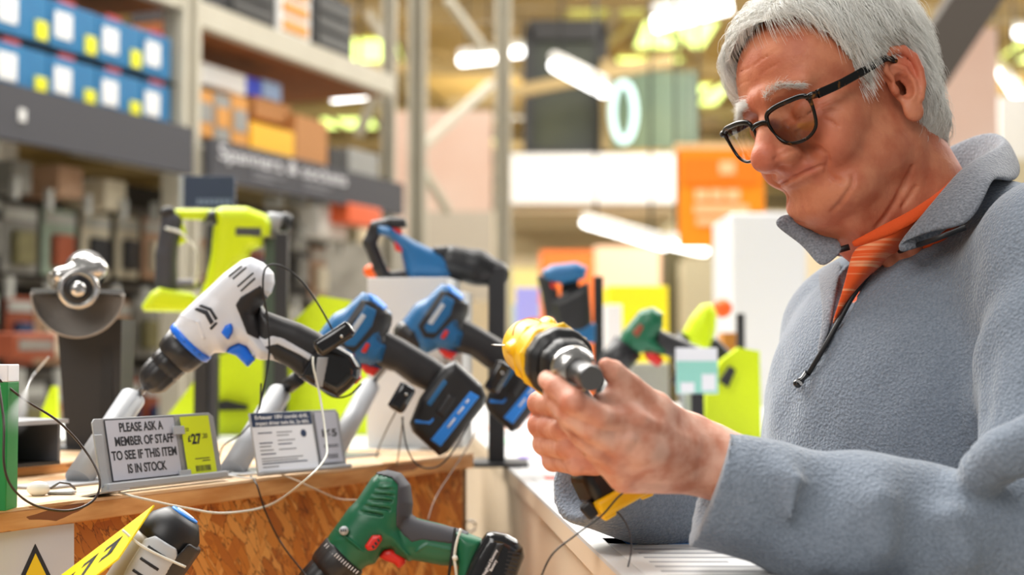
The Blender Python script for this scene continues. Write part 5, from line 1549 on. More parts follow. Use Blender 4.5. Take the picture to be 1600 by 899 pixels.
# ---------------------------------------------------------------- the yellow drill in his hands
YEL = mat('yellow_plastic', srgb(250, 196, 10), 0.38, noise=(40, .08, srgb(220, 160, 0)))
def yellow_drill():
    a0 = P(833, 546, 1.200); a1 = P(925, 592, 1.065)
    fwd = (a1 - a0).normalized(); dn = (P(950, 752, 1.245) - P(842, 560, 1.175))
    up = -(dn - fwd * dn.dot(fwd)).normalized(); th = fwd.cross(up)
    M = Matrix.Identity(4)
    # tool frame: x = forward, z = up, y = sideways
    sd = up.cross(fwd)
    for i in range(3): M[i][0] = fwd[i]; M[i][1] = sd[i]; M[i][2] = up[i]; M[i][3] = a0[i]
    T = Tool('cordless_drill', 'yellow and black cordless drill held in both hands of the person', 'drill', 0, 0, 1, 1000, M=M)
    L = (a1 - a0).length * 1000
    # units here: 1 "px" = 1 mm, x forward, y down
    def body(F, g=0.0):
        F.cone((0, -.002, .002), (0, .062, 0), .0245 + g, .0272 + g, .006)
        F.cone((0, .010, -.015), (0, .030, -.020), .021 + g, .021 + g, .010)
    def shell(F):
        body(F)
        for zz in (-.016, -.008, .0, .008, .016): F.cone((.030, .018, zz), (.034, .040, zz), .0018, .0018, .001, 'sub')
        for xx in (.010,): F.chain([(xx, .014, .028), (xx, .046, .031)], [.0024, .0024], .001, 'sub')
        F.chain([(.0, .058, .0285), (.0205, .058, .0205), (.0290, .058, 0), (.0205, .058, -.0205)], [.0022] * 4, .002)
        F.chain([(.0, .030, .0275), (.0195, .030, .0195), (.0275, .030, 0), (.0195, .030, -.0195)], [.0016] * 4, .002)
        F.ell((.018, .022, .018), (.006, .012, .006), .003)
    T.solid('motor_housing', YEL, shell, (-30, -40, 66, 40), half=.042, h=.0013)
    T.lathe('rear_cap', BLACK, (8, 0), (-14, 0), [(0, 24), (.3, 24.5), (.7, 21), (1, 13)])
    T.lathe('torque_collar', BLACK, (62, 0), (82, 0), [(0, 26), (.05, 28), (.6, 28), (.74, 26.5), (.78, 22), (1, 20)], seg=64, wob=knurl(22, .012))
    T.lathe('chuck_sleeve', BLACK, (76, 0), (99, 0), [(0, 20), (.1, 22.5), (.55, 22.0), (1, 18.5)], seg=64, wob=knurl(16, .018))
    T.lathe('chuck_ring', CHROME, (97, 0), (114, 0), [(0, 18.0), (.10, 18.6), (.62, 18.0), (.68, 16.2), (.9, 15.0), (1, 11)], seg=48)
    T.lathe('steel_bar', STEELD, (110, 0), (L, 0), [(0, 9.8), (.95, 9.8), (1, 9.2)], seg=48)
    def grip(F):
        F.chain([(0, .026, -.022), (0, .018, -.060), (0, .006, -.104)], [.0190, .0165, .0190], .006)
        F.ell((0, .030, -.035), (.013, .010, .018), .006)
    T.solid('grip', RUBBER, grip, (-30, 0, 60, 130), half=.035)
    T.solid('trigger', BLACK, lambda F: F.chain([(0, .040, -.034), (0, .036, -.055)], [.0085, .0075], .003), (20, 20, 60, 70), half=.02)
    # battery foot: laid out where the hands leave it in view
    r = T.root; Mi = r.matrix_world.inverted()
    def boxy(name, m, pa, pb, w, t, bev, parent=None):
        A = Mi @ pa; B = Mi @ pb; x = (B - A).normalized(); v = Mi.to_3x3() @ Vector((0, 1, .0)); q = x.cross(v).normalized()
        MM = frame((A + B) / 2, x, v)
        b = MB(); b.box((0, 0, 0), ((B - A).length, w, t), MM, bev, 3)
        return b.build(name, m, parent or r)
    bt = boxy('battery', mat('battery_black', srgb(14, 14, 16), .32), P(908, 768, 1.222), P(985, 728, 1.232), .060, .034, .009)
    boxy('battery_clip', BLACK, P(912, 786, 1.215), P(930, 806, 1.214), .036, .012, .003, bt)
    ft = boxy('foot', YEL, P(925, 797, 1.215), P(1010, 750, 1.225), .062, .0155, .004)
    boxy('foot_rib', YEL, P(936, 806, 1.213), P(955, 795, 1.214), .050, .008, .002, ft)
    boxy('foot_hook', YEL, P(996, 772, 1.222), P(1016, 764, 1.222), .050, .007, .002, ft)
    return T
YD = yellow_drill()

# ================================================================ the display drills on the ledge
WHT = mat('white_tool_plastic', srgb(214, 217, 225), 0.35)
DKG = mat('charcoal_tool_plastic', srgb(34, 33, 35), 0.40, noise=(50, .2, srgb(52, 50, 52)))
GREENP = mat('green_tool_plastic', srgb(18, 98, 66), 0.36)
BLUEP = mat('blue_tool_plastic', srgb(26, 98, 150), 0.42)
BLUEP2 = mat('light_blue_label', srgb(40, 132, 226), 0.4)
LIME = mat('lime_plastic', srgb(212, 232, 6), 0.42)
LABELG = mat('silver_label', srgb(190, 195, 200), 0.4)

def overlay(T, name, mats, bodyfn, pts, bb=None, g=.0008, k=.0006, parent=None, h=.0015, half=.045):
    """thin skin over a body inside a traced outline (both sides)."""
    xs = [p[0] for p in pts]; ys = [p[1] for p in pts]
    def fn(F):
        bodyfn(F, g)
        field_poly(F, T.Us(pts), .2, .001, k, 'and')
    return T.solid(name, mats, fn, (min(xs) - 3, min(ys) - 3, max(xs) + 3, max(ys) + 3), half, h, parent)

def white_drill():
    T = Tool('cordless_drill', 'white and black drill with blue trigger standing nose down on a tube', 'drill', 390, 480, 1.66, 1338, yaw=-8)
    U, Us = T.U, T.Us; k = T.k
    BODY = [(273, 512), (284, 490), (318, 458), (350, 427), (378, 406), (392, 402), (412, 411), (427, 426), (429, 442), (424, 458), (413, 470), (402, 492), (412, 520), (430, 545), (427, 560), (408, 562), (398, 556), (386, 542), (375, 538), (362, 543), (353, 552), (336, 552), (329, 557)]
    GRIP = [(405, 470), (416, 486), (438, 494), (470, 505), (500, 520), (530, 541), (528, 600), (505, 606), (485, 600), (450, 572), (425, 560), (395, 556)]
    BATT = [(505, 524), (531, 540), (552, 552), (564, 572), (563, 590), (548, 606), (530, 620), (512, 612), (488, 600), (470, 588)]
    def body(F, g=0.0):
        field_poly(F, Us(BODY), .026, .030, .002, g=g)
        F.cone((0, *U((300, 533))), (0, *U((340, 492))), .0275 + g, .0285 + g, .003)
    def grip(F, g=0.0):
        field_poly(F, Us(GRIP), .0165, .020, .002, g=g)
    def batt(F, g=0.0):
        field_poly(F, Us(BATT), .030, .014, .002, g=g)
    def shell(F):
        body(F); field_poly(F, Us([(395, 520), (430, 545), (480, 566), (520, 580), (505, 606), (485, 600), (450, 572), (425, 562), (400, 560)]), .0175, .020, .004)
        F.chain([(.0285, *U((289, 494))), (.0285, *U((318, 504))), (.0270, *U((326, 530)))], [.0008] * 3, .0012)
    T.solid('motor_housing', WHT, shell, (265, 395, 540, 625))
    for (a, b) in (((361, 433), (381, 416)), ((368, 437), (389, 418)), ((376, 449), (400, 427)), ((381, 456), (403, 435))):
        dx, dy = (b[1] - a[1]), -(b[0] - a[0]); n_ = math.hypot(dx, dy); dx, dy = dx / n_ * 1.3, dy / n_ * 1.3
        overlay(T, 'vent_slot', BLACK, body, [(a[0] - dx, a[1] - dy), (b[0] - dx, b[1] - dy), (b[0] + dx, b[1] + dy), (a[0] + dx, a[1] + dy)], g=.0011, h=.0008, half=.034)
    overlay(T, 'black_panel', DKG, body, [(373, 477), (380, 465), (411, 446), (420, 470), (413, 490), (408, 530), (391, 522)], g=.0009)
    T.solid('grip', DKG, grip, (390, 460, 540, 612))
    overlay(T, 'white_inlay', WHT, grip, [(395, 520), (418, 530), (428, 524), (445, 528), (482, 549), (510, 566), (500, 572), (470, 553), (436, 537), (424, 545), (410, 560), (395, 560)], g=.0009)
    overlay(T, 'lower_grip_panel', DKG, grip, [(408, 543), (431, 536), (478, 562), (480, 600), (450, 572), (425, 560)], g=.0012)
    T.solid('battery', GLOSSB, batt, (460, 515, 572, 628))
    overlay(T, 'battery_stripe', GREYP, batt, [(499, 556), (517, 556), (508, 604), (496, 600)], g=.0006)
    T.solid('release_button', REDP, lambda F: field_poly(F, Us([(551, 592), (560, 583), (566, 590), (556, 600)]), .016, .004, .001), (545, 578, 572, 606))
    T.lathe('torque_ring', BIRD, (303, 532), (295, 540), [(0, 39), (.15, 39.6), (.85, 39.6), (1, 37.5)], seg=48)
    T.lathe('torque_collar', DKG, (297, 538), (272, 563), [(0, 37), (.6, 35), (.9, 32), (1, 28)], seg=64, wob=knurl(8, .012))
    T.lathe('chuck', DKG, (274, 561), (229, 607), [(0, 25), (.02, 27), (.30, 27.5), (.34, 25.5), (.38, 27), (.72, 26), (.82, 23), (.95, 15), (1, 8)], seg=64, wob=knurl(20, .02))
    T.lathe('drill_bit', STEELD, (232, 604), (222, 614), [(0, 5), (1, 5)])
    T.solid('trigger', BIRD, lambda F: field_poly(F, Us([(354, 551), (362, 541), (376, 535), (386, 541), (400, 562), (388, 574), (380, 566), (370, 556)]), .0095, .008, .001), (345, 530, 405, 580))
    T.solid('direction_switch', BIRD, lambda F: field_poly(F, Us([(352, 520), (358, 509), (367, 505), (370, 512), (369, 520), (362, 531)]), .0305, .004, .001), (345, 500, 375, 535), half=.05)
    # marks: chevrons, torque numbers, speed marks
    for pts in ([(309, 484), (314, 481), (331, 486), (341, 503), (336, 508), (327, 492)], [(316, 479), (320, 476), (337, 482), (347, 498), (343, 501), (334, 486)], [(334, 513), (344, 503), (347, 505), (337, 516)]):
        overlay(T, 'chevron_mark', INK, body, pts, g=.0011, h=.0008, half=.034)
    import itertools
    for i, tx in enumerate(('1', '.', '7', '.', '13', '19')):
        t = (i + .6) / 6.4; T.text(tx, (276 + 50 * t, 518 + 40 * t), 5, INK, -.0302, ang=-40, name='torque_number')
    return T
WD = white_drill()

def green_drill():
    T = Tool('cordless_drill', 'green drill with red trigger and black battery hanging below the wooden ledge', 'drill', 600, 830, 1.60, 1389, yaw=-6)
    U, Us = T.U, T.Us
    BODY = [(510, 850), (517, 834), (545, 800), (580, 748), (590, 740), (606, 737), (626, 742), (640, 760), (644, 788), (642, 810), (632, 830), (640, 850), (650, 868), (640, 878), (630, 872), (612, 859), (602, 860), (593, 870), (586, 880), (570, 884), (562, 888)]
    GRIP = [(615, 800), (634, 798), (644, 808), (665, 814), (690, 820), (718, 829), (755, 844), (738, 899), (715, 885), (690, 884), (660, 878), (640, 875), (615, 868)]
    FOOT = [(712, 832), (757, 845), (748, 870), (735, 915), (720, 925), (714, 905), (716, 880)]
    BATT = [(770, 832), (790, 836), (808, 846), (816, 858), (818, 872), (805, 905), (790, 940), (700, 945), (718, 915), (738, 868), (750, 848), (760, 834)]
    def body(F, g=0.0):
        field_poly(F, Us(BODY), .0275, .032, .002, g=g)
        F.cone((0, *U((540, 864))), (0, *U((572, 820))), .0255 + g, .0265 + g, .004)
    def grip(F, g=0.0): field_poly(F, Us(GRIP), .0170, .020, .002, g=g)
    def shell(F):
        body(F); grip(F)
        for i in range(6):
            a = (588 - i * 5.5, 757 + i * 8.5); b = (624 - i * 3.2 if i < 4 else 612 - (i - 4) * 12, 760 + i * 8.5 + (0 if i < 4 else 4))
            for xx in (.0245, .0275, .030): F.cone((xx, *U(a)), (xx, *U(b)), .0016, .0016, .001, 'sub')
        F.chain([(.0288, *U((528, 826))), (.0295, *U((545, 838))), (.0285, *U((575, 862)))], [.0012] * 3, .003)
        F.chain([(.0175, *U((652, 862))), (.0175, *U((668, 852))), (.0175, *U((705, 860)))], [.0008] * 3, .002)
    T.solid('motor_housing', GREENP, shell, (500, 728, 765, 905))
    T.solid('foot', GREENP, lambda F: field_poly(F, Us(FOOT), .026, .014, .002), (700, 825, 765, 935))
    overlay(T, 'rubber_grip', RUBBER, lambda F, g: (body(F, g), grip(F, g)), [(585, 742), (600, 730), (640, 735), (655, 790), (650, 812), (735, 832), (716, 850), (700, 850), (660, 844), (645, 848), (632, 836), (621, 822), (623, 790), (624, 760), (614, 749)], g=.0010)
    T.solid('battery', GLOSSB, lambda F: field_poly(F, Us(BATT), .034, .016, .002), (690, 825, 825, 950), half=.05)
    T.solid('battery_label', BLACK, lambda F: field_poly(F, Us([(776, 850), (788, 851), (775, 880), (762, 906), (748, 904), (764, 874)]), .0350, .002, .001), (740, 845, 795, 910), half=.045, h=.001)
    for i in range(7):
        T.plate('battery_rib', DKG, [(795 + 1 - i * 1.2 - 2, 862 + i * 6.2), (812 - i * 2.0, 866 + i * 6.2), (811 - i * 2.0, 868 + i * 6.2), (794 - i * 1.2 - 2, 864 + i * 6.2)], -.034, -.030)
    T.text('Weighted Dummy\nBattery', (768, 882), 6.2, INKW, -.0355, ang=62, name='lettering', bold=.00008)
    T.lathe('torque_collar', DKG, (541, 865), (512, 893), [(0, 37), (.1, 39), (.8, 36), (1, 33)], seg=64, wob=knurl(14, .012))
    for i in range(15):
        t = (i + .5) / 15; x = 513 + (565 - 513) * t; y = 846 + (891 - 846) * t
        T.plate('scale_mark', INKW, [(x, y), (x + 1.0, y + .8), (x - 3.2, y + 5.2), (x - 4.2, y + 4.4)], -.0285 + .012 * (2 * t - 1) ** 2, -.0275 + .012 * (2 * t - 1) ** 2)
    T.lathe('chuck', DKG, (514, 891), (470, 936), [(0, 29), (.05, 31), (.5, 30), (.8, 25), (1, 10)], seg=64, wob=knurl(20, .02))
    T.solid('trigger', REDP, lambda F: field_poly(F, Us([(592, 869), (600, 858), (612, 856), (634, 872), (633, 880), (624, 888), (616, 880), (604, 876)]), .0105, .008, .001), (588, 850, 640, 892))
    sw = T.solid('direction_switch', REDP, lambda F: field_poly(F, Us([(574, 853), (586, 836), (600, 836), (601, 843), (590, 858), (580, 860)]), .0310, .004, .001), (568, 830, 606, 864), half=.05)
    for i in range(3): T.plate('switch_rib', BLACK, [(588 + i * 4, 857 - i * 5), (591 + i * 4, 855 - i * 5), (588 + i * 4, 851 - i * 5), (586 + i * 4, 853 - i * 5)], -.0318, -.0308, parent=sw)
    # round badge: plain ring with three bars
    badge = T.solid('round_badge', LABELG, lambda F: F.cone((.0, *U((543, 829))), (.0305, *U((543, 829))), .0050, .0050, .0005), (534, 820, 552, 838), half=.04, h=.0008)
    for i in (-1, 0, 1): T.plate('badge_bar', INK, [(542.5 + i * 3.2, 826), (544.2 + i * 3.2, 827), (544.2 + i * 3.2, 831), (542.5 + i * 3.2, 830)], -.0362, -.0352, parent=badge)
    # straps
    T.tube('strap', WIREB, bez([(712, 826, -.02), (708, 860, -.022), (704, 885, -.021), (700, 910, -.012)], 5), 2.2)
    T.tube('strap', WIREW, bez([(721, 828, -.02), (714, 850, -.0225), (711, 872, -.0225), (713, 888, -.022), (715, 915, -.012)], 5), 2.4)
    T.lathe('cable_tie_knot', WIREW, (708, 873), (716, 871), [(0, 3), (.5, 5), (1, 3)]).location = (0, -.024, 0)
    return T
GD = green_drill()

def blue_driver(label, cx, cy, depth, pix, ang, scale, yaw=0, switch=True):
    """blue and black driver: traced once in its own pixel frame, then turned and scaled."""
    T = Tool('cordless_drill', label, 'drill', 0, 0, depth, 1000, M=None)
    p = P(cx, cy, depth); v = (p - Vector((0, 0, CAM_H))).normalized(); x = Vector((v.y, -v.x, 0)).normalized()
    M = frame(p, x, v) @ Matrix.Rotation(math.radians(ang), 4, 'Y') @ Matrix.Rotation(math.radians(yaw), 4, 'Z')
    T.root.matrix_world = M
    T.cx, T.cy, T.k = 690, 510, scale     # frame of the second blue drill in the photograph
    U, Us = T.U, T.Us
    BODY = [(628, 520), (645, 490), (662, 470), (690, 443), (706, 448), (722, 462), (732, 474), (730, 490), (724, 505), (730, 522), (722, 545), (700, 548), (684, 545), (668, 553), (655, 548)]
    GRIP = [(715, 490), (728, 500), (748, 510), (790, 535), (815, 552), (795, 590), (760, 575), (735, 556), (705, 548), (700, 520)]
    BT = [(806, 548), (822, 540), (860, 575), (866, 590), (862, 604), (812, 668), (800, 674), (762, 640), (758, 628), (772, 592)]
    def body(F, g=0.0):
        field_poly(F, Us(BODY), .028, .030, .002, g=g)
        F.cone((0, *U((645, 525))), (0, *U((668, 497))), .0250 + g, .0265 + g, .004)
    def grip(F, g=0.0): field_poly(F, Us(GRIP), .0170, .020, .002, g=g)
    T.solid('motor_housing', BLUEP, lambda F: body(F), (615, 435, 745, 560))
    overlay(T, 'rubber_frame', DKG, body, [(655, 510), (690, 455), (712, 458), (726, 470), (735, 480), (728, 515), (716, 520), (706, 505), (680, 530), (665, 528)], g=.0012)
    overlay(T, 'name_panel', BLUEP, body, [(665, 512), (697, 462), (712, 470), (706, 492), (682, 521), (670, 520)], g=.0022)
    overlay(T, 'name_label', LABELG, body, [(670, 505), (692, 474), (698, 478), (678, 508)], g=.0030, h=.001)
    overlay(T, 'top_cap', BLUEP2, body, [(698, 444), (712, 450), (726, 464), (722, 470), (706, 458)], g=.0018)
    T.solid('grip', DKG, lambda F: grip(F), (695, 485, 820, 596))
    overlay(T, 'grip_inlay', BLUEP, lambda F, g: (body(F, g), grip(F, g)), [(706, 500), (716, 498), (722, 520), (708, 545), (720, 552), (712, 556), (698, 548), (702, 525)], g=.0012)
    T.lathe('chuck', DKG, (650, 518), (614, 562), [(0, 28), (.1, 29.5), (.36, 28.5), (.4, 25), (.8, 23), (1, 12)], seg=64, wob=knurl(18, .02))
    T.solid('trigger', REDP, lambda F: field_poly(F, Us([(684, 546), (696, 540), (716, 552), (706, 563), (694, 558)]), .0095, .007, .001), (678, 534, 722, 568))
    if switch: T.solid('direction_switch', REDP, lambda F: field_poly(F, Us([(690, 528), (698, 514), (704, 518), (697, 530)]), .0305, .004, .001), (685, 510, 708, 534), half=.05)
    T.solid('battery', BLACK, lambda F: field_poly(F, Us(BT), .036, .016, .002), (752, 534, 872, 680), half=.055, h=.0018)
    T.solid('battery_label', BLUEP2, lambda F: field_poly(F, Us([(843, 582), (856, 590), (802, 660), (788, 650)]), .0372, .002, .001), (780, 576, 862, 666), half=.05, h=.0012)
    T.solid('battery_stripe', BLUEP, lambda F: field_poly(F, Us([(806, 566), (812, 570), (788, 604), (782, 600)]), .0370, .002, .001), (776, 560, 818, 610), half=.05, h=.0012)
    T.solid('battery_band', BLUEP2, lambda F: field_poly(F, Us([(766, 622), (786, 624), (792, 618), (793, 623), (788, 629), (766, 627)]), .0366, .002, .001), (760, 612, 798, 634), half=.05, h=.0012)
    for a, b in (((841, 594), (837, 599)), ((834, 604), (826, 614)), ((822, 620), (812, 633))):
        T.tube('battery_mark', INKW, [(a[0], a[1]), (b[0], b[1])], 1.4, y=-.0376)
    T.solid('battery_release', DKG, lambda F: field_poly(F, Us([(812, 584), (826, 590), (806, 622), (794, 612)]), .0385, .006, .001), (788, 578, 830, 628), half=.05)
    return T
# the nearer of the two, its head behind the white drill; the picture frame of the trace is shifted onto it
B1 = blue_driver('blue and black drill behind the white drill, battery hanging over the ledge end', 566, 530, 1.86, None, 0, 1 / 1085.0, yaw=-4)
B2 = blue_driver('blue and black drill leaning against the tall white box, red trigger showing', 690, 510, 2.06, None, 0, 1 / 1079.0, yaw=-4)

# ================================================================ things standing on the ledge
def tube_stand(top, base_px, rad, label, z=ZL, bit=None):
    """sloping grey tube on a small plate; top = world point of its mouth."""
    b = PZ(*base_px, z)
    e = empty('tube_stand', label, 'stand', b)
    m = MB(); t = top - b; n = t.normalized()
    m.tube([Vector((0, 0, .004)), t], rad, 24); m.build('tube', GREYP, e)
    m = MB(); m.tube([t - n * .001, t + n * .0015], rad * .72, 20); m.build('tube_mouth', mat('tube_inside', srgb(120, 122, 126), .6), e)
    m = MB(); m.box((.0, .0, .0015), (.15, .055, .003), LM, .001); m.build('base_plate', GREYP, e)
    if bit is not None:
        m = MB(); m.tube([t, bit - b], .0042, 10); m.build('spindle', STEELD, e)
    return e
tube_stand(P(207, 622, 1.675), (122, 756), .0152, 'grey sloping tube stand holding the nose of the white drill', bit=P(222, 612, 1.668))
tube_stand(P(436, 616, 1.84), (362, 742), .0150, 'grey sloping tube stand between the two price sign holders', bit=P(462, 600, 1.83))
tube_stand(P(578, 604, 2.08), (520, 716), .0145, 'grey sloping tube stand right of the sign with the navy header', bit=P(612, 560, 2.05))
m = MB(); a = P(450, 604, 1.835); b = P(468, 590, 1.825); m.tube([a, b], .010, 14)
o = m.build('rubber_nozzle', BLACK); setp(o, 'black rubber nozzle of the drill plugged in the middle tube stand', 'nozzle')

# ---- sign holders
NAVYP = mat('navy_print', srgb(34, 54, 88), .5); ACR = mat('clear_grey_plastic', srgb(176, 180, 186), .2, coat=.3); PGREY = mat('grey_paper', srgb(190, 192, 204), .6); PWH = mat('white_paper', srgb(238, 240, 246), .5)
LIMEP = mat('lime_paper', srgb(218, 234, 10), .5)
def holder(label, BLp, BRp, TLp, lean, name='price_sign'):
    BL = PZ(*BLp, ZL + .002); BR = PZ(*BRp, ZL + .002)
    TL = P(*TLp, BL.y + lean); M = frame(BL, BR - BL, TL - BL)
    W_ = (BR - BL).length; H_ = (TL - BL).dot(Vector((M[0][1], M[1][1], M[2][1])))
    e = empty(name, label, 'sign', mat=M)
    return e, W_, H_
def card(e, name, m, u0, u1, v0, v1, z0, z1, parent=None, bevel=0.0):
    return MB().box(((u0 + u1) / 2, (v0 + v1) / 2, (z0 + z1) / 2), (u1 - u0, v1 - v0, z1 - z0), None, bevel).build(name, m, parent or e)
def tx(e, s, u, v, size, m, w=None, z=.0040, bold=0, align='CENTER', name='lettering'):
    return text_obj(name, s, size, m, e, Matrix.Translation((u, v, z)), align=align, width=w, bold=bold, ext=.0001)
e, W_, H_ = holder('grey sign holder reading PLEASE ASK A MEMBER OF STAFF with a lime price card', (160, 770), (349, 748), (146, 655), .010)
m = MB(); m.prism([(0, 0), (W_ * 1.0, 0), (W_ * 1.0, H_ * .94), (W_ * .96, H_), (W_ * .02, H_), (0, H_ * .95)], .0022, None, .0006, z0=-.0022); m.build('back_plate', GREYP, e)
MB().box((W_ / 2, H_ * .05, .004), (W_ * 1.005, H_ * .11, .010), None, .002).build('lip', GREYP, e)
MB().box((W_ * .015, H_ * .42, .002), (W_ * .06, H_ * .72, .003), None, .001).build('side_clip', GREYP, e)
MB().box((-.012, -.002, .010), (.03, .002, .05), None).build('foot_tab', GREYP, e)
c = card(e, 'notice_border', INK, W_ * .085, W_ * .645, H_ * .125, H_ * .975, .0004, .0010)
c = card(e, 'notice', PGREY, W_ * .090, W_ * .640, H_ * .135, H_ * .965, .0010, .0014)
for i, s in enumerate(('PLEASE ASK A', 'MEMBER OF STAFF', 'TO SEE IF THIS ITEM', 'IS IN STOCK')):
    tx(e, s, W_ * (.362 if i != 1 else .375), H_ * (.850 - i * .192), H_ * .175, INK, w=W_ * (.35, .47, .52, .31)[i], z=.0016, bold=.0003)
card(e, 'price_card', LIMEP, W_ * .685, W_ * .935, H_ * .10, H_ * .955, .0024, .0030)
tx(e, '£', W_ * .735, H_ * .62, H_ * .12, INK, z=.0032, bold=.0003); tx(e, '27', W_ * .795, H_ * .61, H_ * .20, INK, z=.0032, bold=.0006); tx(e, '.20', W_ * .872, H_ * .65, H_ * .10, INK, z=.0032)
tx(e, '122', W_ * .722, H_ * .76, H_ * .07, INK, z=.0032)
for i, (w_, v) in enumerate(((.13, .32), (.07, .285))): card(e, 'fine_print', INK, W_ * (.89 - w_), W_ * .89, H_ * v, H_ * (v + .012), .0030, .0032)
rs = np.random.RandomState(2); u = .755
while u < .885:
    w_ = .003 + .006 * rs.rand(); card(e, 'barcode_bar', INK, W_ * u, W_ * (u + w_), H_ * .14, H_ * .225, .0030, .0032); u += w_ + .004 + .004 * rs.rand()
for (u0, u1, v0, v1) in ((.605, .70, .70, .82), (.60, .70, .075, .18)):
    card(e, 'clear_clip', ACR, W_ * u0, W_ * u1, H_ * v0, H_ * v1, .0034, .0046, bevel=.0004)
e, W_, H_ = holder('grey sign holder with a white card under a navy header and a grey price card', (404, 745), (543, 732), (389, 646), .010)
m = MB(); m.prism([(0, 0), (W_, 0), (W_, H_ * .92), (W_ * .97, H_), (0, H_)], .0022, None, .0006, z0=-.0022); m.build('back_plate', GREYP, e)
MB().box((W_ / 2, H_ * .03, .004), (W_ * 1.005, H_ * .07, .010), None, .002).build('lip', GREYP, e)
card(e, 'info_card', PWH, W_ * .0, W_ * .66, H_ * .06, H_ * .985, .0010, .0016)
card(e, 'card_header', NAVYP, W_ * .0, W_ * .66, H_ * .77, H_ * .985, .0016, .0018)
tx(e, 'Erbauer 18V combi drill,', W_ * .33, H_ * .915, H_ * .085, INKW, w=W_ * .58, z=.0020, bold=.0001)
tx(e, 'impact driver twin kit, 2x 4Ah', W_ * .33, H_ * .82, H_ * .085, INKW, w=W_ * .58, z=.0020, bold=.0001)
for i, (u0, u1, v) in enumerate(((.05, .20, .66), (.25, .42, .66), (.25, .38, .61), (.05, .19, .50), (.25, .44, .53), (.05, .17, .445), (.25, .40, .47), (.05, .19, .385), (.25, .44, .385), (.05, .21, .325), (.05, .50, .255), (.05, .44, .215), (.05, .54, .175), (.05, .22, .12))):
    card(e, 'text_line', PTXT if i % 3 else NAVYP, W_ * u0, W_ * u1, H_ * v, H_ * (v + .018), .0016, .0018)
m = MB(); m.lathe([(.0045, .0016), (.0045, .0020)], Matrix.Translation((W_ * .545, H_ * .63, 0)), 24); m.build('round_seal', NAVYP, e)
card(e, 'price_card', PGREY, W_ * .70, W_ * .95, H_ * .12, H_ * .96, .0014, .0020)
tx(e, '165', W_ * .83, H_ * .60, H_ * .17, INK, w=W_ * .17, z=.0022, bold=.0003)
for i, v in enumerate((.40, .37)): card(e, 'fine_print', INK, W_ * .75, W_ * .92, H_ * v, H_ * (v + .012), .0020, .0022)
for i in range(9): card(e, 'barcode_bar', INK, W_ * (.78 + i * .014), W_ * (.785 + i * .014), H_ * .18, H_ * .26, .0020, .0022)

# ---- angle grinder on its black column
cz = ZL + .0
b = PZ(134, 706, ZL + .012); D = b.y
st = empty('tool_stand', 'black tapered column stand under the angle grinder', 'stand', b)
t = P(130, 498, D) - b
m = MB(); 
def ring_(z, w, d_): return [Vector((-w, .062 - d_, z)), Vector((w, .062 - d_, z)), Vector((w, .062 + d_, z)), Vector((-w, .062 + d_, z))]
q0 = [m.bm.verts.new(v) for v in ring_(0, .036, .03)]; q1 = [m.bm.verts.new(v + Vector((t.x, 0, 0))) for v in ring_(t.z, .044, .035)]
m.bm.faces.new(q0[::-1]); m.bm.faces.new(q1)
for i in range(4): m.bm.faces.new((q0[i], q0[(i + 1) % 4], q1[(i + 1) % 4], q1[i]))
m.build('column', DARKM, st)
MB().box((.018, .030, .09), (.016, .004, .18)).build('column_groove', BLACK, st)
MB().box((0, .062, .0015), (.12, .085, .003)).build('base_plate', DARKM, st)
T = Tool('angle_grinder', 'silver angle grinder with a half round wheel guard on the black column', 'grinder', 124, 450, D - .01, 2222 / D)
U = T.U
m = MB()   # guard: half dish open at the top, rim bent towards the viewer
R = 70 * T.k; c = U((122, 458)); rows = []
for (rr_, y) in ((.30, .012), (.96, .012), (1.0, .006), (1.0, -.022), (.97, -.024)):
    rows.append([m.bm.verts.new((c[0] + rr_ * R * math.cos(a), y, c[1] + rr_ * R * math.sin(a))) for a in np.linspace(PI, 2 * PI, 29)])
for p_, q_ in zip(rows, rows[1:]):
    for i in range(28):
        f = m.bm.faces.new((p_[i], p_[i + 1], q_[i + 1], q_[i])); f.smooth = True
g = m.build('wheel_guard', mat('worn_steel', srgb(150, 142, 134), .45, metal=.35), T.root); s_ = g.modifiers.new('t', 'SOLIDIFY'); s_.thickness = .0022
m = MB(); m.box((U((122, 455))[0], .004, U((122, 455))[1]), (138 * T.k, .004, .006)); m.build('guard_brace', CHROME, T.root)
T.solid('gear_head', CHROME, lambda F: (F.cone((0, *U((124, 436))), (0, *U((130, 418))), .026, .020, .008), F.cone((.014, *U((96, 432))), (.010, *U((150, 420))), .012, .014, .006)), (80, 395, 170, 470), half=.04)
m = MB(); Mx = Matrix.Translation((U((122, 452))[0], -.018, U((122, 452))[1])) @ Matrix.Rotation(PI / 2, 4, 'X')
m.lathe([(.028, -.012), (.028, .004), (.022, .010), (.020, .008), (.012, .008), (.010, .012), (.010, .020), (.004, .022)], Mx, 32); m.build('spindle_flange', CHROME, T.root)
m = MB(); m.lathe([(.0175, .0085), (.0175, .0105), (.0125, .0105)], Mx, 32); m.build('flange_washer', BLACK, T.root)
m = MB(); m.tube([(U((132, 428))[0], .01, U((132, 428))[1]), (U((134, 424))[0], .20, U((134, 420))[1])], [.026, .030], 20); m.build('motor_body', DKG, T.root)
m = MB(); m.tube([(U((92, 436))[0], .0, U((92, 436))[1]), (U((82, 440))[0], -.004, U((82, 440))[1])], .011, 14); m.build('side_knob', CHROME, T.root)

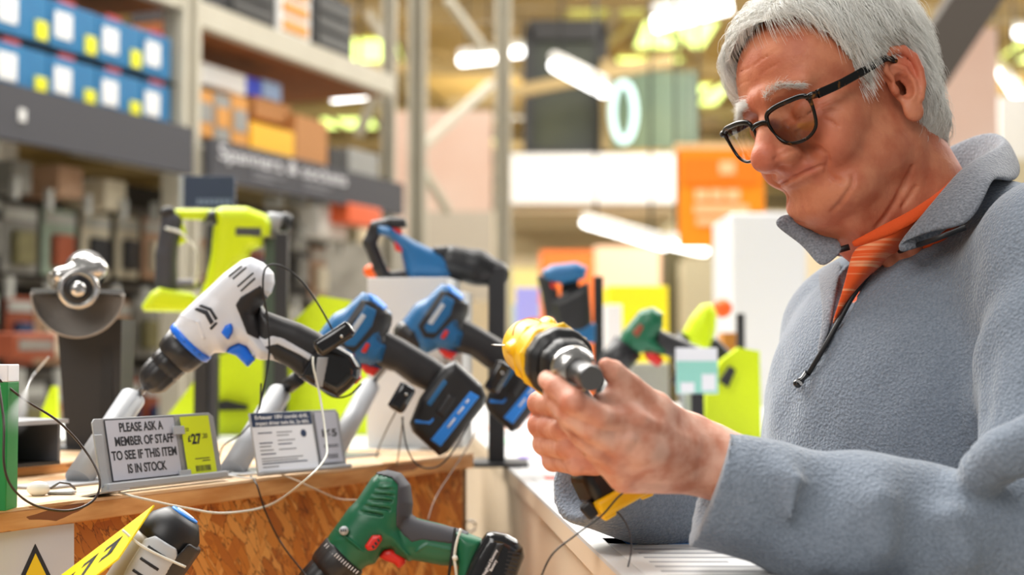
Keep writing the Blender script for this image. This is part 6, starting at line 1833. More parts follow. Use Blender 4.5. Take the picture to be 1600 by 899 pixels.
# ---- black metal box at the far left and the green card edge
e = empty('metal_tray', 'black open-fronted metal box with a grey top at the left end', 'box', PZ(42, 728, ZL + .012))
k = e.location.y / FPX; zt = P(42, 660, e.location.y).z - e.location.z
MB().box((0, .04, zt), (118 * k, .12, .005), LM).build('lid', GREYP, e)
MB().box((46 * k, .035, zt / 2), (.004, .10, zt), LM).build('side', mat('side_grey', srgb(96, 98, 104), .5), e)
MB().box((-52 * k, .035, zt / 2), (.004, .10, zt), LM).build('side', bpy.data.materials['side_grey'], e)
MB().box((0, .08, zt / 2), (96 * k, .004, zt), LM).build('back', BLACK, e)
MB().box((0, .035, .002), (98 * k, .10, .004), LM).build('floor_plate', BLACK, e)
b = PZ(-36, 800, ZL)
e = empty('boxed_item', 'green and white edge of a carton at the left border of the picture', 'box', b)
zt = P(-36, 570, b.y).z - b.z; k = b.y / FPX
MB().box((0, .02, zt * .44), (84 * k, .03, zt * .88), None, .001).build('green_body', mat('green_card', srgb(20, 130, 60), .5), e)
MB().box((0, .02, zt * .94), (84 * k, .03, zt * .12), None, .001).build('white_top', PWH, e)

# ---- CCTV notice on the panel
SG = mat('notice_sheet', srgb(206, 206, 210), .5); YW = mat('warning_yellow', srgb(248, 208, 20), .5)
p0 = onpanel(52, 900, .008); Mn = frame(p0, ld, Vector((0, 0, 1)))
e = empty('warning_notice', 'grey notice with a yellow camera warning triangle on the strand board', 'sign', mat=Mn)
def pn(px, py): q = onpanel(px, py, .008) - p0; return (q.dot(ld), q.z)
m = MB(); m.prism([pn(-60, 838), pn(114, 818), pn(114, 990), pn(-60, 1010)], .0016, None, z0=0); m.build('sheet', SG, e)
ap = pn(53, 850); s_ = .105
def tri(a, r): return [(a[0], a[1] + r * .0), (a[0] - r * .60, a[1] - r * 1.0), (a[0] + r * .60, a[1] - r * 1.0)]
m = MB(); m.prism(tri(ap, s_), .0006, None, .0, z0=.0016); m.build('triangle_border', INK, e)
m = MB(); m.prism(tri((ap[0], ap[1] - .009), s_ - .0145), .0004, None, .0, z0=.0022); m.build('triangle', YW, e)
cx_, cy_ = ap[0] - .002, ap[1] - .040
def rot2(pts, a, c): return [(c[0] + p[0] * math.cos(a) - p[1] * math.sin(a), c[1] + p[0] * math.sin(a) + p[1] * math.cos(a)) for p in pts]
m = MB(); m.prism(rot2([(-.014, -.004), (.012, -.004), (.012, .004), (-.014, .004)], .35, (cx_, cy_)), .0003, None, z0=.0026); m.build('camera_body', INK, e)
m = MB(); m.prism(rot2([(-.018, -.0028), (-.0148, -.0028), (-.0148, .0028), (-.018, .0028)], .35, (cx_, cy_)), .0003, None, z0=.0026); m.build('camera_lens', INK, e)
m = MB(); m.prism([(cx_ + .002, cy_ - .006), (cx_ + .005, cy_ - .006), (cx_ + .006, cy_ - .014), (cx_ + .016, cy_ - .012), (cx_ + .016, cy_ - .016), (cx_ + .003, cy_ - .018)], .0003, None, z0=.0026); m.build('camera_arm', INK, e)
m = MB(); m.prism([(cx_ + .016, cy_ - .004), (cx_ + .020, cy_ - .004), (cx_ + .020, cy_ - .022), (cx_ + .016, cy_ - .022)], .0003, None, z0=.0026); m.build('wall_bracket', INK, e)

# ---- grey multi-tool with the yellow card, bottom left
T = Tool('sander', 'grey and black power tool with a blue button end behind a yellow card', 'power tool', 255, 850, 1.33, 2222 / 1.33, yaw=-10)
U, Us = T.U, T.Us
ax0 = (170, 975); ax1 = (283, 812)
T.lathe('end_cap', BLACK, (255, 852), (287, 808), [(0, 47), (.25, 48), (.62, 44), (.86, 34), (1, 27)], seg=40)
T.lathe('button_ring', BLUEP2, (286.5, 808.5), (289, 805), [(0, 24), (1, 22.5)], seg=40)
T.lathe('button_face', mat('pale_blue_button', srgb(190, 215, 240), .4), (288.5, 805.5), (290, 803.5), [(0, 16), (1, 15)], seg=40)
T.lathe('body', mat('warm_grey_plastic', srgb(176, 172, 166), .4), (258, 848), ax0, [(0, 46), (.1, 47.5), (.9, 46), (1, 40)], seg=40)
def vbody(F, g=0.0): F.cone((0, *U((258, 848))), (0, *U(ax0)), .0325 + g, .0325 + g, .002)
overlay(T, 'dark_side', DKG, lambda F, g: F.cone((0, *U((262, 842))), (0, *U(ax0)), .0318 + g, .0318 + g, .002), [(300, 850), (312, 862), (214, 1000), (180, 985)], g=.0012)
overlay(T, 'vent_panel', LABELG, lambda F, g: F.cone((0, *U((262, 842))), (0, *U(ax0)), .0318 + g, .0318 + g, .002), [(236, 842), (252, 838), (282, 858), (284, 870), (262, 905), (230, 950), (190, 930), (212, 880)], g=.0014)
for i in range(3): overlay(T, 'vent_slot', BLACK, lambda F, g: F.cone((0, *U((262, 842))), (0, *U(ax0)), .0318 + g, .0318 + g, .002), [(240 - i * 11, 855 + i * 17), (243 - i * 11, 851 + i * 17), (270 - i * 11, 870 + i * 17), (267 - i * 11, 874 + i * 17)], g=.0022, h=.001)
T.tube('white_tie', WIREW, bez([(206, 828, -.040), (232, 850, -.040), (262, 868, -.036), (298, 886, -.030)], 5), 2.0)
c3 = [P(241, 790, 1.31), P(224, 818, 1.29), P(185, 874, 1.27), P(40, 1010, 1.27), P(0, 975, 1.31), P(100, 896, 1.31)]
c0 = c3[0]; Mc = frame(c0, P(100, 897, 1.31) - c0, P(185, 874, 1.27) - c0); Mi = Mc.inverted()
e = empty('yellow_card', 'yellow card with black markings tied to the grey power tool, bottom left', 'sign', mat=Mc)
pl = [Mi @ v for v in (P(241, 790, 1.31), P(185, 874, 1.27), P(60, 985, 1.27), P(50, 940, 1.31))]
A_, B_ = Mi @ P(100, 897, 1.31), Mi @ P(185, 874, 1.27)
u_ = A_.xy; v_ = B_.xy
m = MB(); m.prism([(0, 0), tuple(v_), tuple(v_ + u_ * 1.5), tuple(u_ * 1.7)], .0016, None, z0=-.0008); m.build('card', mat('bright_yellow_card', srgb(252, 226, 0), .4), e)
for s_z in (.0008,):
    for (a, b, c, d) in ((.22, .30, .30, .62), (.22, .30, .40, .38), (.22, .54, .36, .62), (.50, .26, .56, .66), (.50, .26, .66, .34), (.74, .30, .80, .70), (.74, .62, .92, .70), (.98, .26, 1.04, .66), (.98, .42, 1.14, .50)):
        p_ = [tuple(u_ * a + v_ * b), tuple(u_ * c + v_ * b), tuple(u_ * c + v_ * d), tuple(u_ * a + v_ * d)]
        m = MB(); m.prism(p_, .0003, None, z0=s_z); m.build('black_mark', INK, e)
        m = MB(); m.prism(p_, .0003, None, z0=-s_z - .0003); m.build('black_mark', INK, e)
# stands on the lower shelf (below the picture) that carry the two nearest tools
def low_stand(top, label):
    b = Vector((top.x, top.y, .925)); e = empty('tube_stand', label, 'stand', b)
    m = MB(); m.tube([Vector((0, 0, 0)), top - b], .014, 16); m.build('tube', GREYP, e)
    MB().box((0, 0, .0015), (.12, .06, .003)).build('base_plate', GREYP, e)
low_stand(P(468, 940, 1.60), 'grey tube stand on the lower shelf under the green drill')
low_stand(P(172, 975, 1.33), 'grey tube stand on the lower shelf under the grey power tool')

# ---- white box with the saw on it
D = 2.16
e = empty('white_carton', 'tall plain white box on the ledge behind the blue drills', 'box', P(636, 702, D)); e.location.z = ZL
bpy.context.view_layer.update()
WBX = mat('white_card_box', srgb(228, 230, 230), .6)
k = D / FPX; top = P(636, 434, D).z - ZL
m = MB(); Mb = Matrix.Rotation(-.12, 4, 'Z')
m.box((0, .06, top / 2), (128 * k, .12, top), Mb, .001); m.build('box_body', WBX, e)
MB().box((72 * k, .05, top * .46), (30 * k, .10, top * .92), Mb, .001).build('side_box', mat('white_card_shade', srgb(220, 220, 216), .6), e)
MB().box((0, -.001, top * .45), (128 * k, .003, .001), Mb).build('seam', mat('seam_grey', srgb(190, 190, 190), .6), e)

def bgtool(name, label, cat, cx, cy, d, yaw=0): return Tool(name, label, cat, cx, cy, d, 2222 / d, yaw=yaw)
# reciprocating saw: blue body, black boot, D handle
D = 2.26
T = bgtool('reciprocating_saw', 'blue reciprocating saw with black boot lying on top of the white box', 'saw', 680, 390, D)
Us = T.Us
T.solid('motor_body', BLUEP, lambda F: field_poly(F, Us([(590, 352), (612, 354), (650, 378), (690, 396), (708, 402), (708, 432), (690, 440), (640, 438), (632, 420), (626, 392), (608, 372), (590, 366)]), .028, .026, .003), (580, 340, 720, 445), half=.045, h=.002)
T.solid('d_handle', DKG, lambda F: (F.chain([(0, *T.U(p)) for p in ((612, 350), (588, 356), (578, 380), (594, 420), (602, 436))], [.011] * 5, .003), F.chain([(0, *T.U(p)) for p in ((602, 436), (640, 432))], [.011] * 2, .003)), (560, 335, 650, 450), half=.03, h=.002)
T.solid('handle_cap', BLACK, lambda F: field_poly(F, Us([(606, 340), (634, 342), (636, 356), (606, 358)]), .018, .01, .002), (600, 335, 642, 362), half=.03, h=.002)
T.solid('lock_switch', REDP, lambda F: field_poly(F, Us([(612, 356), (628, 358), (630, 396), (618, 392)]), .018, .006, .002), (608, 352, 636, 400), half=.03, h=.002)
T.solid('boot', BLACK, lambda F: F.chain([(0, *T.U(p)) for p in ((706, 410), (745, 418), (775, 428))], [.027, .028, .022], .006), (690, 385, 800, 460), half=.045, h=.002)
T.solid('front_shoe', DKG, lambda F: field_poly(F, Us([(676, 386), (700, 384), (704, 398), (680, 402)]), .02, .01, .002), (670, 380, 708, 406), half=.03, h=.002)
e = empty('tool_stand', 'flat black upright stand right of the reciprocating saw', 'stand', P(776, 560, D)); e.location.z = ZC
k = D / FPX
b0 = P(776, 518, D).z - ZC; b1 = P(776, 418, D).z - ZC
MB().box((0, .0, b1 / 2), (26 * k, .03, b1), None, .002).build('upright', DARKM, e)
MB().box((0, .02, .003), (.10, .12, .006), None, .001).build('base_plate', DARKM, e)
m = MB(); m.ball((0, 0, 0), (.021, .021, .013)); o = m.build('ear_defender', mat('orange_rubber', srgb(250, 98, 10), .5)); o.location = P(588, 424, 2.30)
setp(o, 'small orange dome on the left corner of the white box', 'knob')

# ---- lime rotary hammer on black posts with lime boards
D = 2.42
T = bgtool('rotary_hammer', 'lime and black rotary hammer behind the white drill', 'hammer drill', 340, 400, D)
U, Us = T.U, T.Us
T.solid('gear_housing', LIME, lambda F: field_poly(F, Us([(334, 328), (348, 323), (384, 323), (414, 334), (422, 346), (422, 368), (410, 370), (410, 384), (392, 392), (388, 404), (372, 414), (364, 430), (350, 440), (322, 470), (312, 490), (306, 480), (322, 440), (330, 400), (333, 360)]), .034, .026, .003), (300, 315, 430, 495), half=.05, h=.002)
T.solid('top_handle', LIME, lambda F: (F.chain([(0, *U(p)) for p in ((262, 336), (282, 336), (330, 336))], [.0085, .0085, .010], .004), F.chain([(0, *U(p)) for p in ((278, 340), (286, 362), (288, 374), (268, 388))], [.007, .006, .006, .005], .003)), (255, 325, 338, 400), half=.03, h=.002)
T.solid('handle_end', DKG, lambda F: field_poly(F, Us([(252, 330), (262, 324), (274, 326), (276, 342), (254, 340)]), .016, .008, .002), (246, 318, 282, 348), half=.03, h=.002)
T.solid('grip', RUBBER, lambda F: F.chain([(0, *U(p)) for p in ((270, 348), (262, 400), (262, 450))], [.018, .017, .019], .004), (235, 335, 295, 475), half=.03, h=.002)
T.solid('grip_brace', mat('grey_brace', srgb(116, 112, 122), .5), lambda F: F.chain([(0, *U(p)) for p in ((268, 446), (304, 445))], [.009, .009], .004), (255, 430, 320, 460), half=.02, h=.002)
T.solid('battery_base', LIME, lambda F: field_poly(F, Us([(240, 458), (252, 450), (300, 458), (312, 468), (306, 488), (230, 487), (226, 480)]), .034, .014, .003), (220, 445, 320, 495), half=.05, h=.002)
T.solid('label_panel', mat('dark_grey_label', srgb(70, 72, 74), .5), lambda F: field_poly(F, Us([(366, 355), (406, 355), (406, 369), (366, 369)]), .0348, .002, .001), (362, 350, 410, 374), half=.05, h=.0015)
T.solid('middle_band', DKG, lambda F: field_poly(F, Us([(326, 330), (336, 328), (344, 352), (336, 354), (318, 348)]), .035, .02, .002), (312, 322, 350, 360), half=.05, h=.002)
T.lathe('nose', GREYP, (416, 345), (442, 345), [(0, 14), (.3, 15), (.9, 13), (1, 12)])
T.lathe('chuck', BLACK, (438, 345), (454, 347), [(0, 15), (.5, 16), (1, 12)])
T.tube('white_cord', WIREW, bez([(261, 358, -.02), (285, 366, -.03), (304, 388, -.03), (309, 410, -.03), (306, 445, -.02)], 5), 2.4)
e = empty('tool_stand', 'black post stand with a lime board holding the rotary hammer', 'stand', P(400, 560, D)); e.location.z = ZL
k = D / FPX
def up(px0, px1, y0, y1, m_, nm, dy=0.0):
    zt = P(0, y0, D).z - ZL; zb = max(0, P(0, y1, D).z - ZL); cx = P((px0 + px1) / 2, 500, D).x - e.location.x
    MB().box((cx, dy, (zt + zb) / 2), ((px1 - px0) * k, .02, zt - zb), None, .001).build(nm, m_, e)
up(411, 432, 372, 720, mat('green_grey_post', srgb(66, 84, 70), .5), 'post', .02); up(430, 450, 366, 720, DARKM, 'post', 0)
up(312, 332, 556, 720, DARKM, 'foot_post', -.03); up(330, 346, 556, 720, mat('mid_grey_post', srgb(60, 62, 68), .5), 'foot_post', -.02)
def board(name, pts, d, m_, par): 
    c = par.location; V_ = [P(*p, d) - c for p in pts]; mm = MB()
    a_ = [mm.bm.verts.new(v) for v in V_]; b_ = [mm.bm.verts.new(v + Vector((0, .012, 0))) for v in V_]
    mm.bm.faces.new(a_); mm.bm.faces.new(b_[::-1])
    for i in range(len(a_)): mm.bm.faces.new((a_[i], a_[(i + 1) % len(a_)], b_[(i + 1) % len(a_)], b_[i]))
    return mm.build(name, m_, par)
lb = empty('lime_board', 'lime green display board behind the drills on the ledge', 'board', Vector((P(430, 600, 2.5).x, 2.5, ZL)))
board('board', [(262, 700), (262, 650), (306, 592), (330, 560), (440, 520), (500, 462), (548, 470), (560, 540), (600, 600), (600, 700)], 2.5, LIME, lb)
board('dark_slot', [(318, 632), (352, 626), (386, 634), (386, 641), (352, 642), (318, 640)], 2.485, DARKM, lb)
lb = empty('lime_board', 'small lime green triangular board beside the grinder stand', 'board', Vector((P(76, 640, 2.5).x, 2.5, ZL)))
board('board', [(60, 680), (66, 640), (80, 604), (88, 604), (90, 680)], 2.5, LIME, lb)
# navy sign above the hammer
e = empty('header_sign', 'navy sign board with grey lettering above the lime rotary hammer', 'sign', P(328, 300, 2.75))
k = 2.75 / FPX
MB().box((0, 0, 0), (80 * k, .012, 50 * k), None, .001).build('board', mat('navy_board', srgb(34, 48, 74), .5), e)
MB().box((-44 * k, .004, 0), (8 * k, .02, 50 * k), None, .001).build('edge', GREYP, e)
for i in range(7): MB().box(((-16 + i * 8) * k, -.007, -16 * k), (5.5 * k, .002, 9 * k)).build('lettering_bar', mat('dull_blue_print', srgb(110, 124, 150), .6) if i == 0 else bpy.data.materials['dull_blue_print'], e)
MB().box((0, .03, -(e.location.z - ZL) / 2), (.02, .02, e.location.z - ZL)).build('support_post', DARKM, e)

# ---- behind the hands: jigsaw stand, green drill, lime drill, teal card
D = 2.75
T = bgtool('jigsaw', 'blue and black jigsaw on a black post stand behind the yellow drill', 'saw', 880, 440, D)
U, Us = T.U, T.Us
T.solid('body', BLUEP, lambda F: field_poly(F, Us([(846, 424), (862, 414), (900, 410), (918, 418), (914, 436), (880, 444), (852, 440)]), .028, .024, .003), (840, 405, 925, 450), half=.045, h=.0025)
T.solid('handle', DKG, lambda F: (field_poly(F, Us([(838, 430), (862, 430), (872, 456), (868, 498), (852, 498), (846, 460)]), .02, .012, .003), field_poly(F, Us([(860, 470), (920, 440), (926, 520), (900, 535), (866, 510)]), .026, .02, .004)), (834, 425, 932, 540), half=.04, h=.0025)
T.solid('trigger', REDP, lambda F: field_poly(F, Us([(858, 440), (868, 442), (868, 452), (860, 452)]), .021, .006, .002), (854, 436, 872, 456), half=.03, h=.002)
T.solid('blue_base', BLUEP, lambda F: field_poly(F, Us([(870, 510), (930, 505), (930, 535), (872, 545)]), .026, .012, .003), (864, 500, 936, 550), half=.04, h=.0025)
e = empty('tool_stand', 'pair of black uprights holding the jigsaw on the counter', 'stand', Vector((P(900, 560, D).x, D, ZC)))
k = D / FPX
for (x0, x1, y0) in ((878, 906, 412), (930, 945, 430)):
    zt = P(0, y0, D).z - ZC
    MB().box((P((x0 + x1) / 2, 500, D).x - e.location.x, .05, zt / 2), ((x1 - x0) * k, .02, zt), None, .001).build('upright', DARKM, e)
MB().box((0, .04, .003), (.16, .10, .006)).build('base_plate', DARKM, e)

def side_drill(label, BODYM, cx, cy, d, pts_body, pts_grip, pts_trig, chuck, tail=None):
    T = bgtool('cordless_drill', label, 'drill', cx, cy, d)
    T.solid('motor_housing', BODYM, lambda F: field_poly(F, T.Us(pts_body), .028, .028, .003), (min(p[0] for p in pts_body) - 4, min(p[1] for p in pts_body) - 4, max(p[0] for p in pts_body) + 4, max(p[1] for p in pts_body) + 4), h=.0022)
    T.solid('grip', DKG, lambda F: field_poly(F, T.Us(pts_grip), .019, .018, .003), (min(p[0] for p in pts_grip) - 4, min(p[1] for p in pts_grip) - 4, max(p[0] for p in pts_grip) + 4, max(p[1] for p in pts_grip) + 4), h=.0022)
    if pts_trig: T.solid('trigger', REDP, lambda F: field_poly(F, T.Us(pts_trig), .012, .008, .002), (min(p[0] for p in pts_trig) - 3, min(p[1] for p in pts_trig) - 3, max(p[0] for p in pts_trig) + 3, max(p[1] for p in pts_trig) + 3), h=.002)
    T.lathe('chuck', DKG, chuck[0], chuck[1], [(0, chuck[2]), (.5, chuck[2] * .96), (.9, chuck[2] * .75), (1, chuck[2] * .4)])
    return T
T = side_drill('green drill with red trigger on the counter behind the yellow drill', GREENP, 1000, 530, 2.45,
    [(962, 540), (975, 515), (1000, 485), (1020, 480), (1036, 490), (1036, 510), (1026, 530), (1044, 548), (1036, 556), (1010, 550), (985, 556)],
    [(1026, 512), (1050, 524), (1100, 545), (1110, 570), (1080, 568), (1040, 556), (1018, 545)], [(1004, 552), (1022, 548), (1038, 562), (1028, 574), (1012, 564)], ((982, 540), (942, 590), 26))
T.solid('red_badge', mat('dark_red_badge', srgb(150, 66, 40), .5), lambda F: field_poly(F, T.Us([(988, 520), (1000, 506), (1006, 512), (996, 528)]), .0292, .002, .001), (984, 502, 1010, 532), h=.0015)
T.solid('battery', BLACK, lambda F: field_poly(F, T.Us([(1062, 560), (1094, 552), (1112, 590), (1080, 606), (1046, 600)]), .034, .014, .003), (1040, 545, 1118, 612), half=.05, h=.0025)
T2 = side_drill('lime drill on the counter left of the grey pullover', LIME, 1098, 505, 2.75,
    [(1066, 520), (1080, 495), (1096, 476), (1112, 474), (1120, 490), (1118, 515), (1112, 545), (1096, 560), (1086, 548), (1074, 538)],
    [(1100, 525), (1122, 530), (1150, 560), (1150, 600), (1128, 600), (1106, 570)], None, ((1076, 528), (1052, 560), 18))
for TT, px in ((T, 960), (T2, 1070)):
    d = TT.root.matrix_world.translation.y
    a_ = P(px - 4, 600 if TT is T else 566, d); b_ = Vector((a_.x + .02, d, ZC))
    e = empty('tube_stand', 'grey tube stand under the %s drill on the counter' % ('green' if TT is T else 'lime'), 'stand', b_)
    m = MB(); m.tube([Vector((0, 0, 0)), a_ - b_], .014, 14); m.build('tube', GREYP, e); MB().box((0, 0, .0015), (.12, .06, .003)).build('base_plate', GREYP, e)
e = empty('product_card', 'white and teal product card standing on the counter by the green drill', 'sign', mat=frame(P(1056, 616, 2.30), Vector((1, .10, 0)), Vector((-.06, .05, 1))))
k = 2.3 / FPX
MB().box((34 * k, 36 * k, 0), (66 * k, 72 * k, .003), None, .0005).build('card', PWH, e)
MB().box((34 * k, 26 * k, .0018), (66 * k, 50 * k, .0008)).build('teal_field', mat('teal_print', srgb(150, 214, 200), .5), e)
MB().box((52 * k, 18 * k, .0026), (22 * k, 26 * k, .0008)).build('white_patch', PWH, e); MB().box((18 * k, 10 * k, .0026), (22 * k, 16 * k, .0008)).build('white_patch', PWH, e)
MB().box((34 * k, -.5 * (P(1056, 616, 2.3).z - ZC) , 0), (.02, P(1056, 616, 2.3).z - ZC, .006)).build('card_post', DARKM, e)
def gbox(name, label, cat, px0, px1, y0, y1, d, m_, th=.08, zb=ZC):
    x0, x1 = P(px0, 500, d).x, P(px1, 500, d).x; zt = P(0, y0, d).z; z0 = zb if y1 is None else P(0, y1, d).z
    o = MB().box((0, th / 2, (zt - z0) / 2), (x1 - x0, th, zt - z0), None, .002).build(name, m_); o.location = ((x0 + x1) / 2, d, z0)
    return setp(o, label, cat)
e = empty('lime_case', 'lime green case on the counter beside the grey pullover', 'case', Vector((P(1148, 600, 2.6).x, 2.6, ZC)))
lo_ = P(1148, 600, 2.6); yb = 550 + (CAM_H - ZC) * FPX / 2.6 - 2
o = board('shell', [(1106, yb), (1112, 612), (1134, 570), (1156, 553), (1178, 556), (1182, yb)], 2.6, LIME, e)
md = o.modifiers.new('t', 'SOLIDIFY'); md.thickness = .03; md.offset = 0
board('handle', [(1124, 596), (1140, 572), (1150, 578), (1138, 606)], 2.57, DARKM, e)
gbox('grey_case', 'grey tool case on the counter behind the hands', 'case', 985, 1045, 568, None, 2.85, mat('grey_case', srgb(168, 164, 156), .5))
gbox('tool_stand', 'narrow black upright beside the white display panel', 'stand', 1152, 1164, 490, None, 3.0, DARKM, .02)
gbox('case', 'brown and amber case under the lime drill', 'case', 1130, 1160, 520, None, 3.1, mat('amber_case', srgb(190, 124, 40), .5))
gbox('yellow_case', 'bright yellow case behind the green drill', 'case', 950, 1044, 447, None, 4.0, mat('bright_yellow_case', srgb(252, 228, 10), .5), .25)
gbox('white_case', 'small white case in front of the bright yellow case', 'case', 946, 972, 476, None, 3.7, WHITEB, .1)
gbox('violet_card', 'pale violet card standing left of the jigsaw', 'sign', 806, 842, 450, None, 4.25, mat('violet_card', srgb(160, 158, 236), .5), .01)
gbox('pale_green_case', 'pale green case standing left of the jigsaw', 'case', 800, 845, 476, None, 4.3, mat('pale_green_case', srgb(186, 206, 190), .5), .2)
gbox('orange_case', 'orange-red case behind the yellow drill', 'case', 828, 868, 498, None, 3.4, ORI, .1)
m = MB(); m.ball((0, 0, 0), .021); o = m.build('knob', bpy.data.materials['orange_rubber']); o.location = P(1129, 482, 3.1); setp(o, 'orange round knob above the amber case', 'knob')

# far stands and low walls deep in the hall
def far(name, label, cat, px0, px1, y0, y1, d, m_, th=.4):
    o = boxpx(name, px0, y0, px1, y1, d, th, m_); return setp(o, label, cat)
FW = mat('far_cream_board', srgb(238, 226, 200), .8)
o = far('partition', 'long cream board wall deep in the hall', 'partition', 560, 1560, 330, 712, 19, FW)
far('stand', 'orange promotional stand deep in the hall left of the jigsaw', 'display stand', 845, 930, 392, 770, 14, mat('far_orange', srgb(250, 124, 50), .7))
far('stand', 'pale peach promotional stand deep in the hall above the yellow case', 'display stand', 930, 1035, 385, 755, 15, mat('far_peach', srgb(255, 214, 180), .7))
far('stand', 'pale yellow stand deep in the hall left of the orange stand', 'display stand', 780, 842, 420, 786, 13, mat('far_pale_yellow', srgb(240, 226, 150), .7))
far('shelf_unit', 'dark olive shelf unit deep in the hall under the orange banner', 'shelf', 1040, 1070, 376, 815, 12, mat('far_olive', srgb(96, 88, 60), .7))
far('shelf_unit', 'cream shelf unit deep in the hall behind the white display panel', 'shelf', 1070, 1150, 405, 820, 11.5, CREAM)
far('shelf_unit', 'grey stocked shelf unit at the end of the racking', 'shelf', 470, 640, 380, 873, 9.5, mat('far_stock', srgb(150, 146, 136), .7, noise=(6, .6, srgb(210, 206, 196))))

# ---------------------------------------------------------------- cables and tags
def lf(px):
    """distance of the ledge's front edge at a picture column."""
    q = (px * (LB - LA).length * 0 + px); y = 797 - (797 - 708) / 741 * px
    return PZ(px, y, ZL).y
def cable(name, label, pts, r, m_, n=8):
    mm = MB(); path = bez([(P(p[0], p[1], lf(p[0]) - .025) if p[2] == 'L' else P(*p)) if isinstance(p, tuple) else p for p in pts], n); mm.tube(path, r, 6); o = mm.build(name, m_); return setp(o, label, 'cable')
BRN = mat('dark_brown_cable', srgb(52, 38, 30), .4)
cable('security_cable', 'thin dark cable looping in front of the left tube stand', [(-6, 590, 1.30), (40, 626, 1.32), (90, 658, 1.34), (130, 700, 1.35), (155, 745, 1.34), (148, 780, 1.33), (110, 798, 1.31), (60, 792, 1.29), (24, 768, 1.27), (7, 730, 1.26), (6, 660, 1.27), (-2, 600, 1.29)], .0012, BRN)
cable('security_cable', 'white cable sagging from the left sign to the tag on the white drill', [PZ(185, 770, ZL + .003), (220, 779, 'L'), (290, 794, 'L'), (350, 802, 'L'), (420, 790, 'L'), (475, 752, 1.50), (507, 718, 1.54), (510, 690, 1.58), (500, 620, 1.61), (490, 575, 1.61), (489, 558, 1.615)], .0013, WIREW)
cable('security_cable', 'black cable from the top of the white drill to its security tag', [(405, 640, 1.62), (420, 560, 1.62), (418, 500, 1.62), (411, 450, 1.615), (416, 418, 1.615), (440, 416, 1.615), (472, 440, 1.615), (500, 480, 1.61), (524, 524, 1.615)], .0012, WIREB)
cable('security_cable', 'dark cable curving down between the two sign holders', [(408, 600, 1.64), (404, 640, 1.68), (380, 676, 1.70), (350, 696, 1.74), (342, 716, 1.78)], .0011, WIREB)
cable('security_cable', 'black cable under the battery of the white drill', [(490, 600, 1.66), (520, 620, 1.66), (545, 618, 1.66), (565, 600, 1.66)], .0012, WIREB)
cable('security_cable', 'grey cable hanging down the strand board between sign and green drill', [PZ(392, 744, ZL + .002), (402, 760, 'L'), (415, 800, 'L'), (440, 850, 'L'), (482, 905, 1.56)], .0011, WIREB)
cable('security_cable', 'clear cable trailing over the ledge edge towards the green drill', [PZ(440, 742, ZL + .002), (470, 754, 'L'), (500, 768, 'L'), (530, 780, 'L'), (566, 782, 1.62)], .0011, mat('clear_cable', srgb(206, 190, 170), .3))
cable('security_cable', 'black cable hanging from the yellow drill down to the left', [(985, 762, 1.20), (965, 778, 1.18), (940, 806, 1.17), (900, 836, 1.17), (862, 868, 1.17), (840, 915, 1.17)], .0008, WIREB)
cable('security_cable', 'grey cable hanging under the yellow foot of the held drill', [(950, 792, 1.205), (968, 804, 1.20), (983, 830, 1.20), (986, 862, 1.20), (974, 915, 1.20)], .0007, RUBBER)
cable('security_cable', 'thin cable hanging left of the blue battery', [(618, 645, 1.80), (604, 672, 1.86), (592, 700, 1.92), (586, 722, 1.98)], .0011, WIREB)
cable('security_cable', 'thin cable hanging straight below the blue battery tag', [(630, 652, 1.80), (624, 700, 1.84), (618, 740, 1.9)], .0009, mat('grey_cable', srgb(120, 112, 100), .4))
cable('security_cable', 'black cable looping under the blue battery', [(628, 652, 1.79), (636, 700, 1.78), (654, 728, 1.78), (682, 730, 1.78), (706, 708, 1.78), (735, 660, 1.80)], .0011, WIREB)
cable('security_cable', 'brown cable falling across the right end of the strand board', [(752, 660, 1.95), (730, 700, 1.90), (700, 746, 1.80), (680, 780, 1.75), (668, 815, 1.72)], .0012, mat('tan_brown_cable', srgb(110, 72, 40), .4))
cable('security_cable', 'clear cable rising from the metal tray at the left', [PZ(24, 660, ZL + .12), (50, 590, 1.86), (76, 558, 1.84)], .0013, mat('pale_cable', srgb(200, 200, 200), .3))
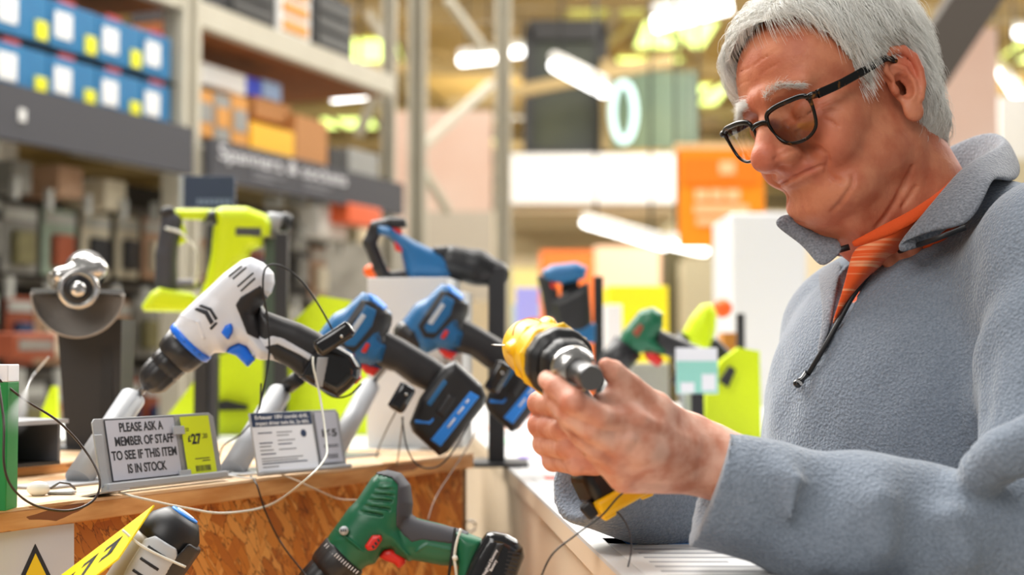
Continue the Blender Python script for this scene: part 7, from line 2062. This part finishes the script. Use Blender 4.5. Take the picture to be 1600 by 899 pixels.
cable('wire_loop', 'thin red and white wire looped over the back of the yellow drill', [(801, 524, 1.165), (806, 508, 1.165), (822, 498, 1.165), (838, 500, 1.165), (850, 505, 1.170)], .0006, mat('copper_wire', srgb(220, 110, 70), .3))
cable('wire_pin', 'thin steel pin sticking out behind the yellow drill', [(768, 539, 1.20), (784, 540, 1.19), (800, 539, 1.18)], .0006, CHROME, 3)
cable('security_cable', 'tangle of pale cable lying by the right sign holder', [PZ(352, 736, ZL + .003), PZ(376, 742, ZL + .003), PZ(402, 740, ZL + .003), PZ(380, 735, ZL + .004), PZ(350, 740, ZL + .004), PZ(372, 746, ZL + .003), PZ(400, 748, ZL + .003)], .0011, mat('pale_cable2', srgb(205, 205, 200), .3))

def tag(label, px, py, d, ang, w, h_, t, lidm=GLOSSB):
    p = P(px, py, d); v = (p - Vector((0, 0, CAM_H))).normalized(); x = Vector((v.y, -v.x, 0)).normalized()
    M = frame(p, x, v) @ Matrix.Rotation(math.radians(ang), 4, 'Y')
    e = empty('security_tag', label, 'security tag', mat=M)
    k = d / FPX
    MB().box((0, 0, 0), (w * k, t, h_ * k), None, h_ * k * .28, 3).build('shell', GLOSSB, e)
    MB().box((0, -t * .1, h_ * k * .42), (w * k * .9, t * .7, h_ * k * .16), None, .001).build('lid', lidm, e)
    m = MB(); m.ball((w * k * .18, -t / 2, -h_ * k * .1), .0022); m.build('rivet', CHROME, e)
    return e
tag('black security tag strapped on the grip of the white drill', 522, 530, 1.605, -33, 66, 27, .024)
tag('black security tag hanging on the battery of the nearer blue drill', 628, 622, 1.80, -60, 46, 28, .026)
tag('black security tag beside the battery hidden behind the yellow drill', 778, 590, 2.0, -62, 52, 26, .026)
e = empty('cable_tag', 'white egg-shaped cable tag lying on the ledge by the left tube stand', 'security tag', PZ(60, 764, ZL + .007))
m = MB(); m.ball((0, 0, 0), (.0115, .009, .0078)); m.build('egg', mat('gloss_white', srgb(240, 240, 238), .2), e)
MB().box((.020, .012, -.005), (.026, .014, .003), None, .001).build('clip', GREYP, e)
m = MB(); m.tube([(.012, 0, 0), (.02, .004, .006), (.028, .01, .004), (.034, .012, -.002)], .0013, 6); m.build('crimped_wire', STEELD, e)
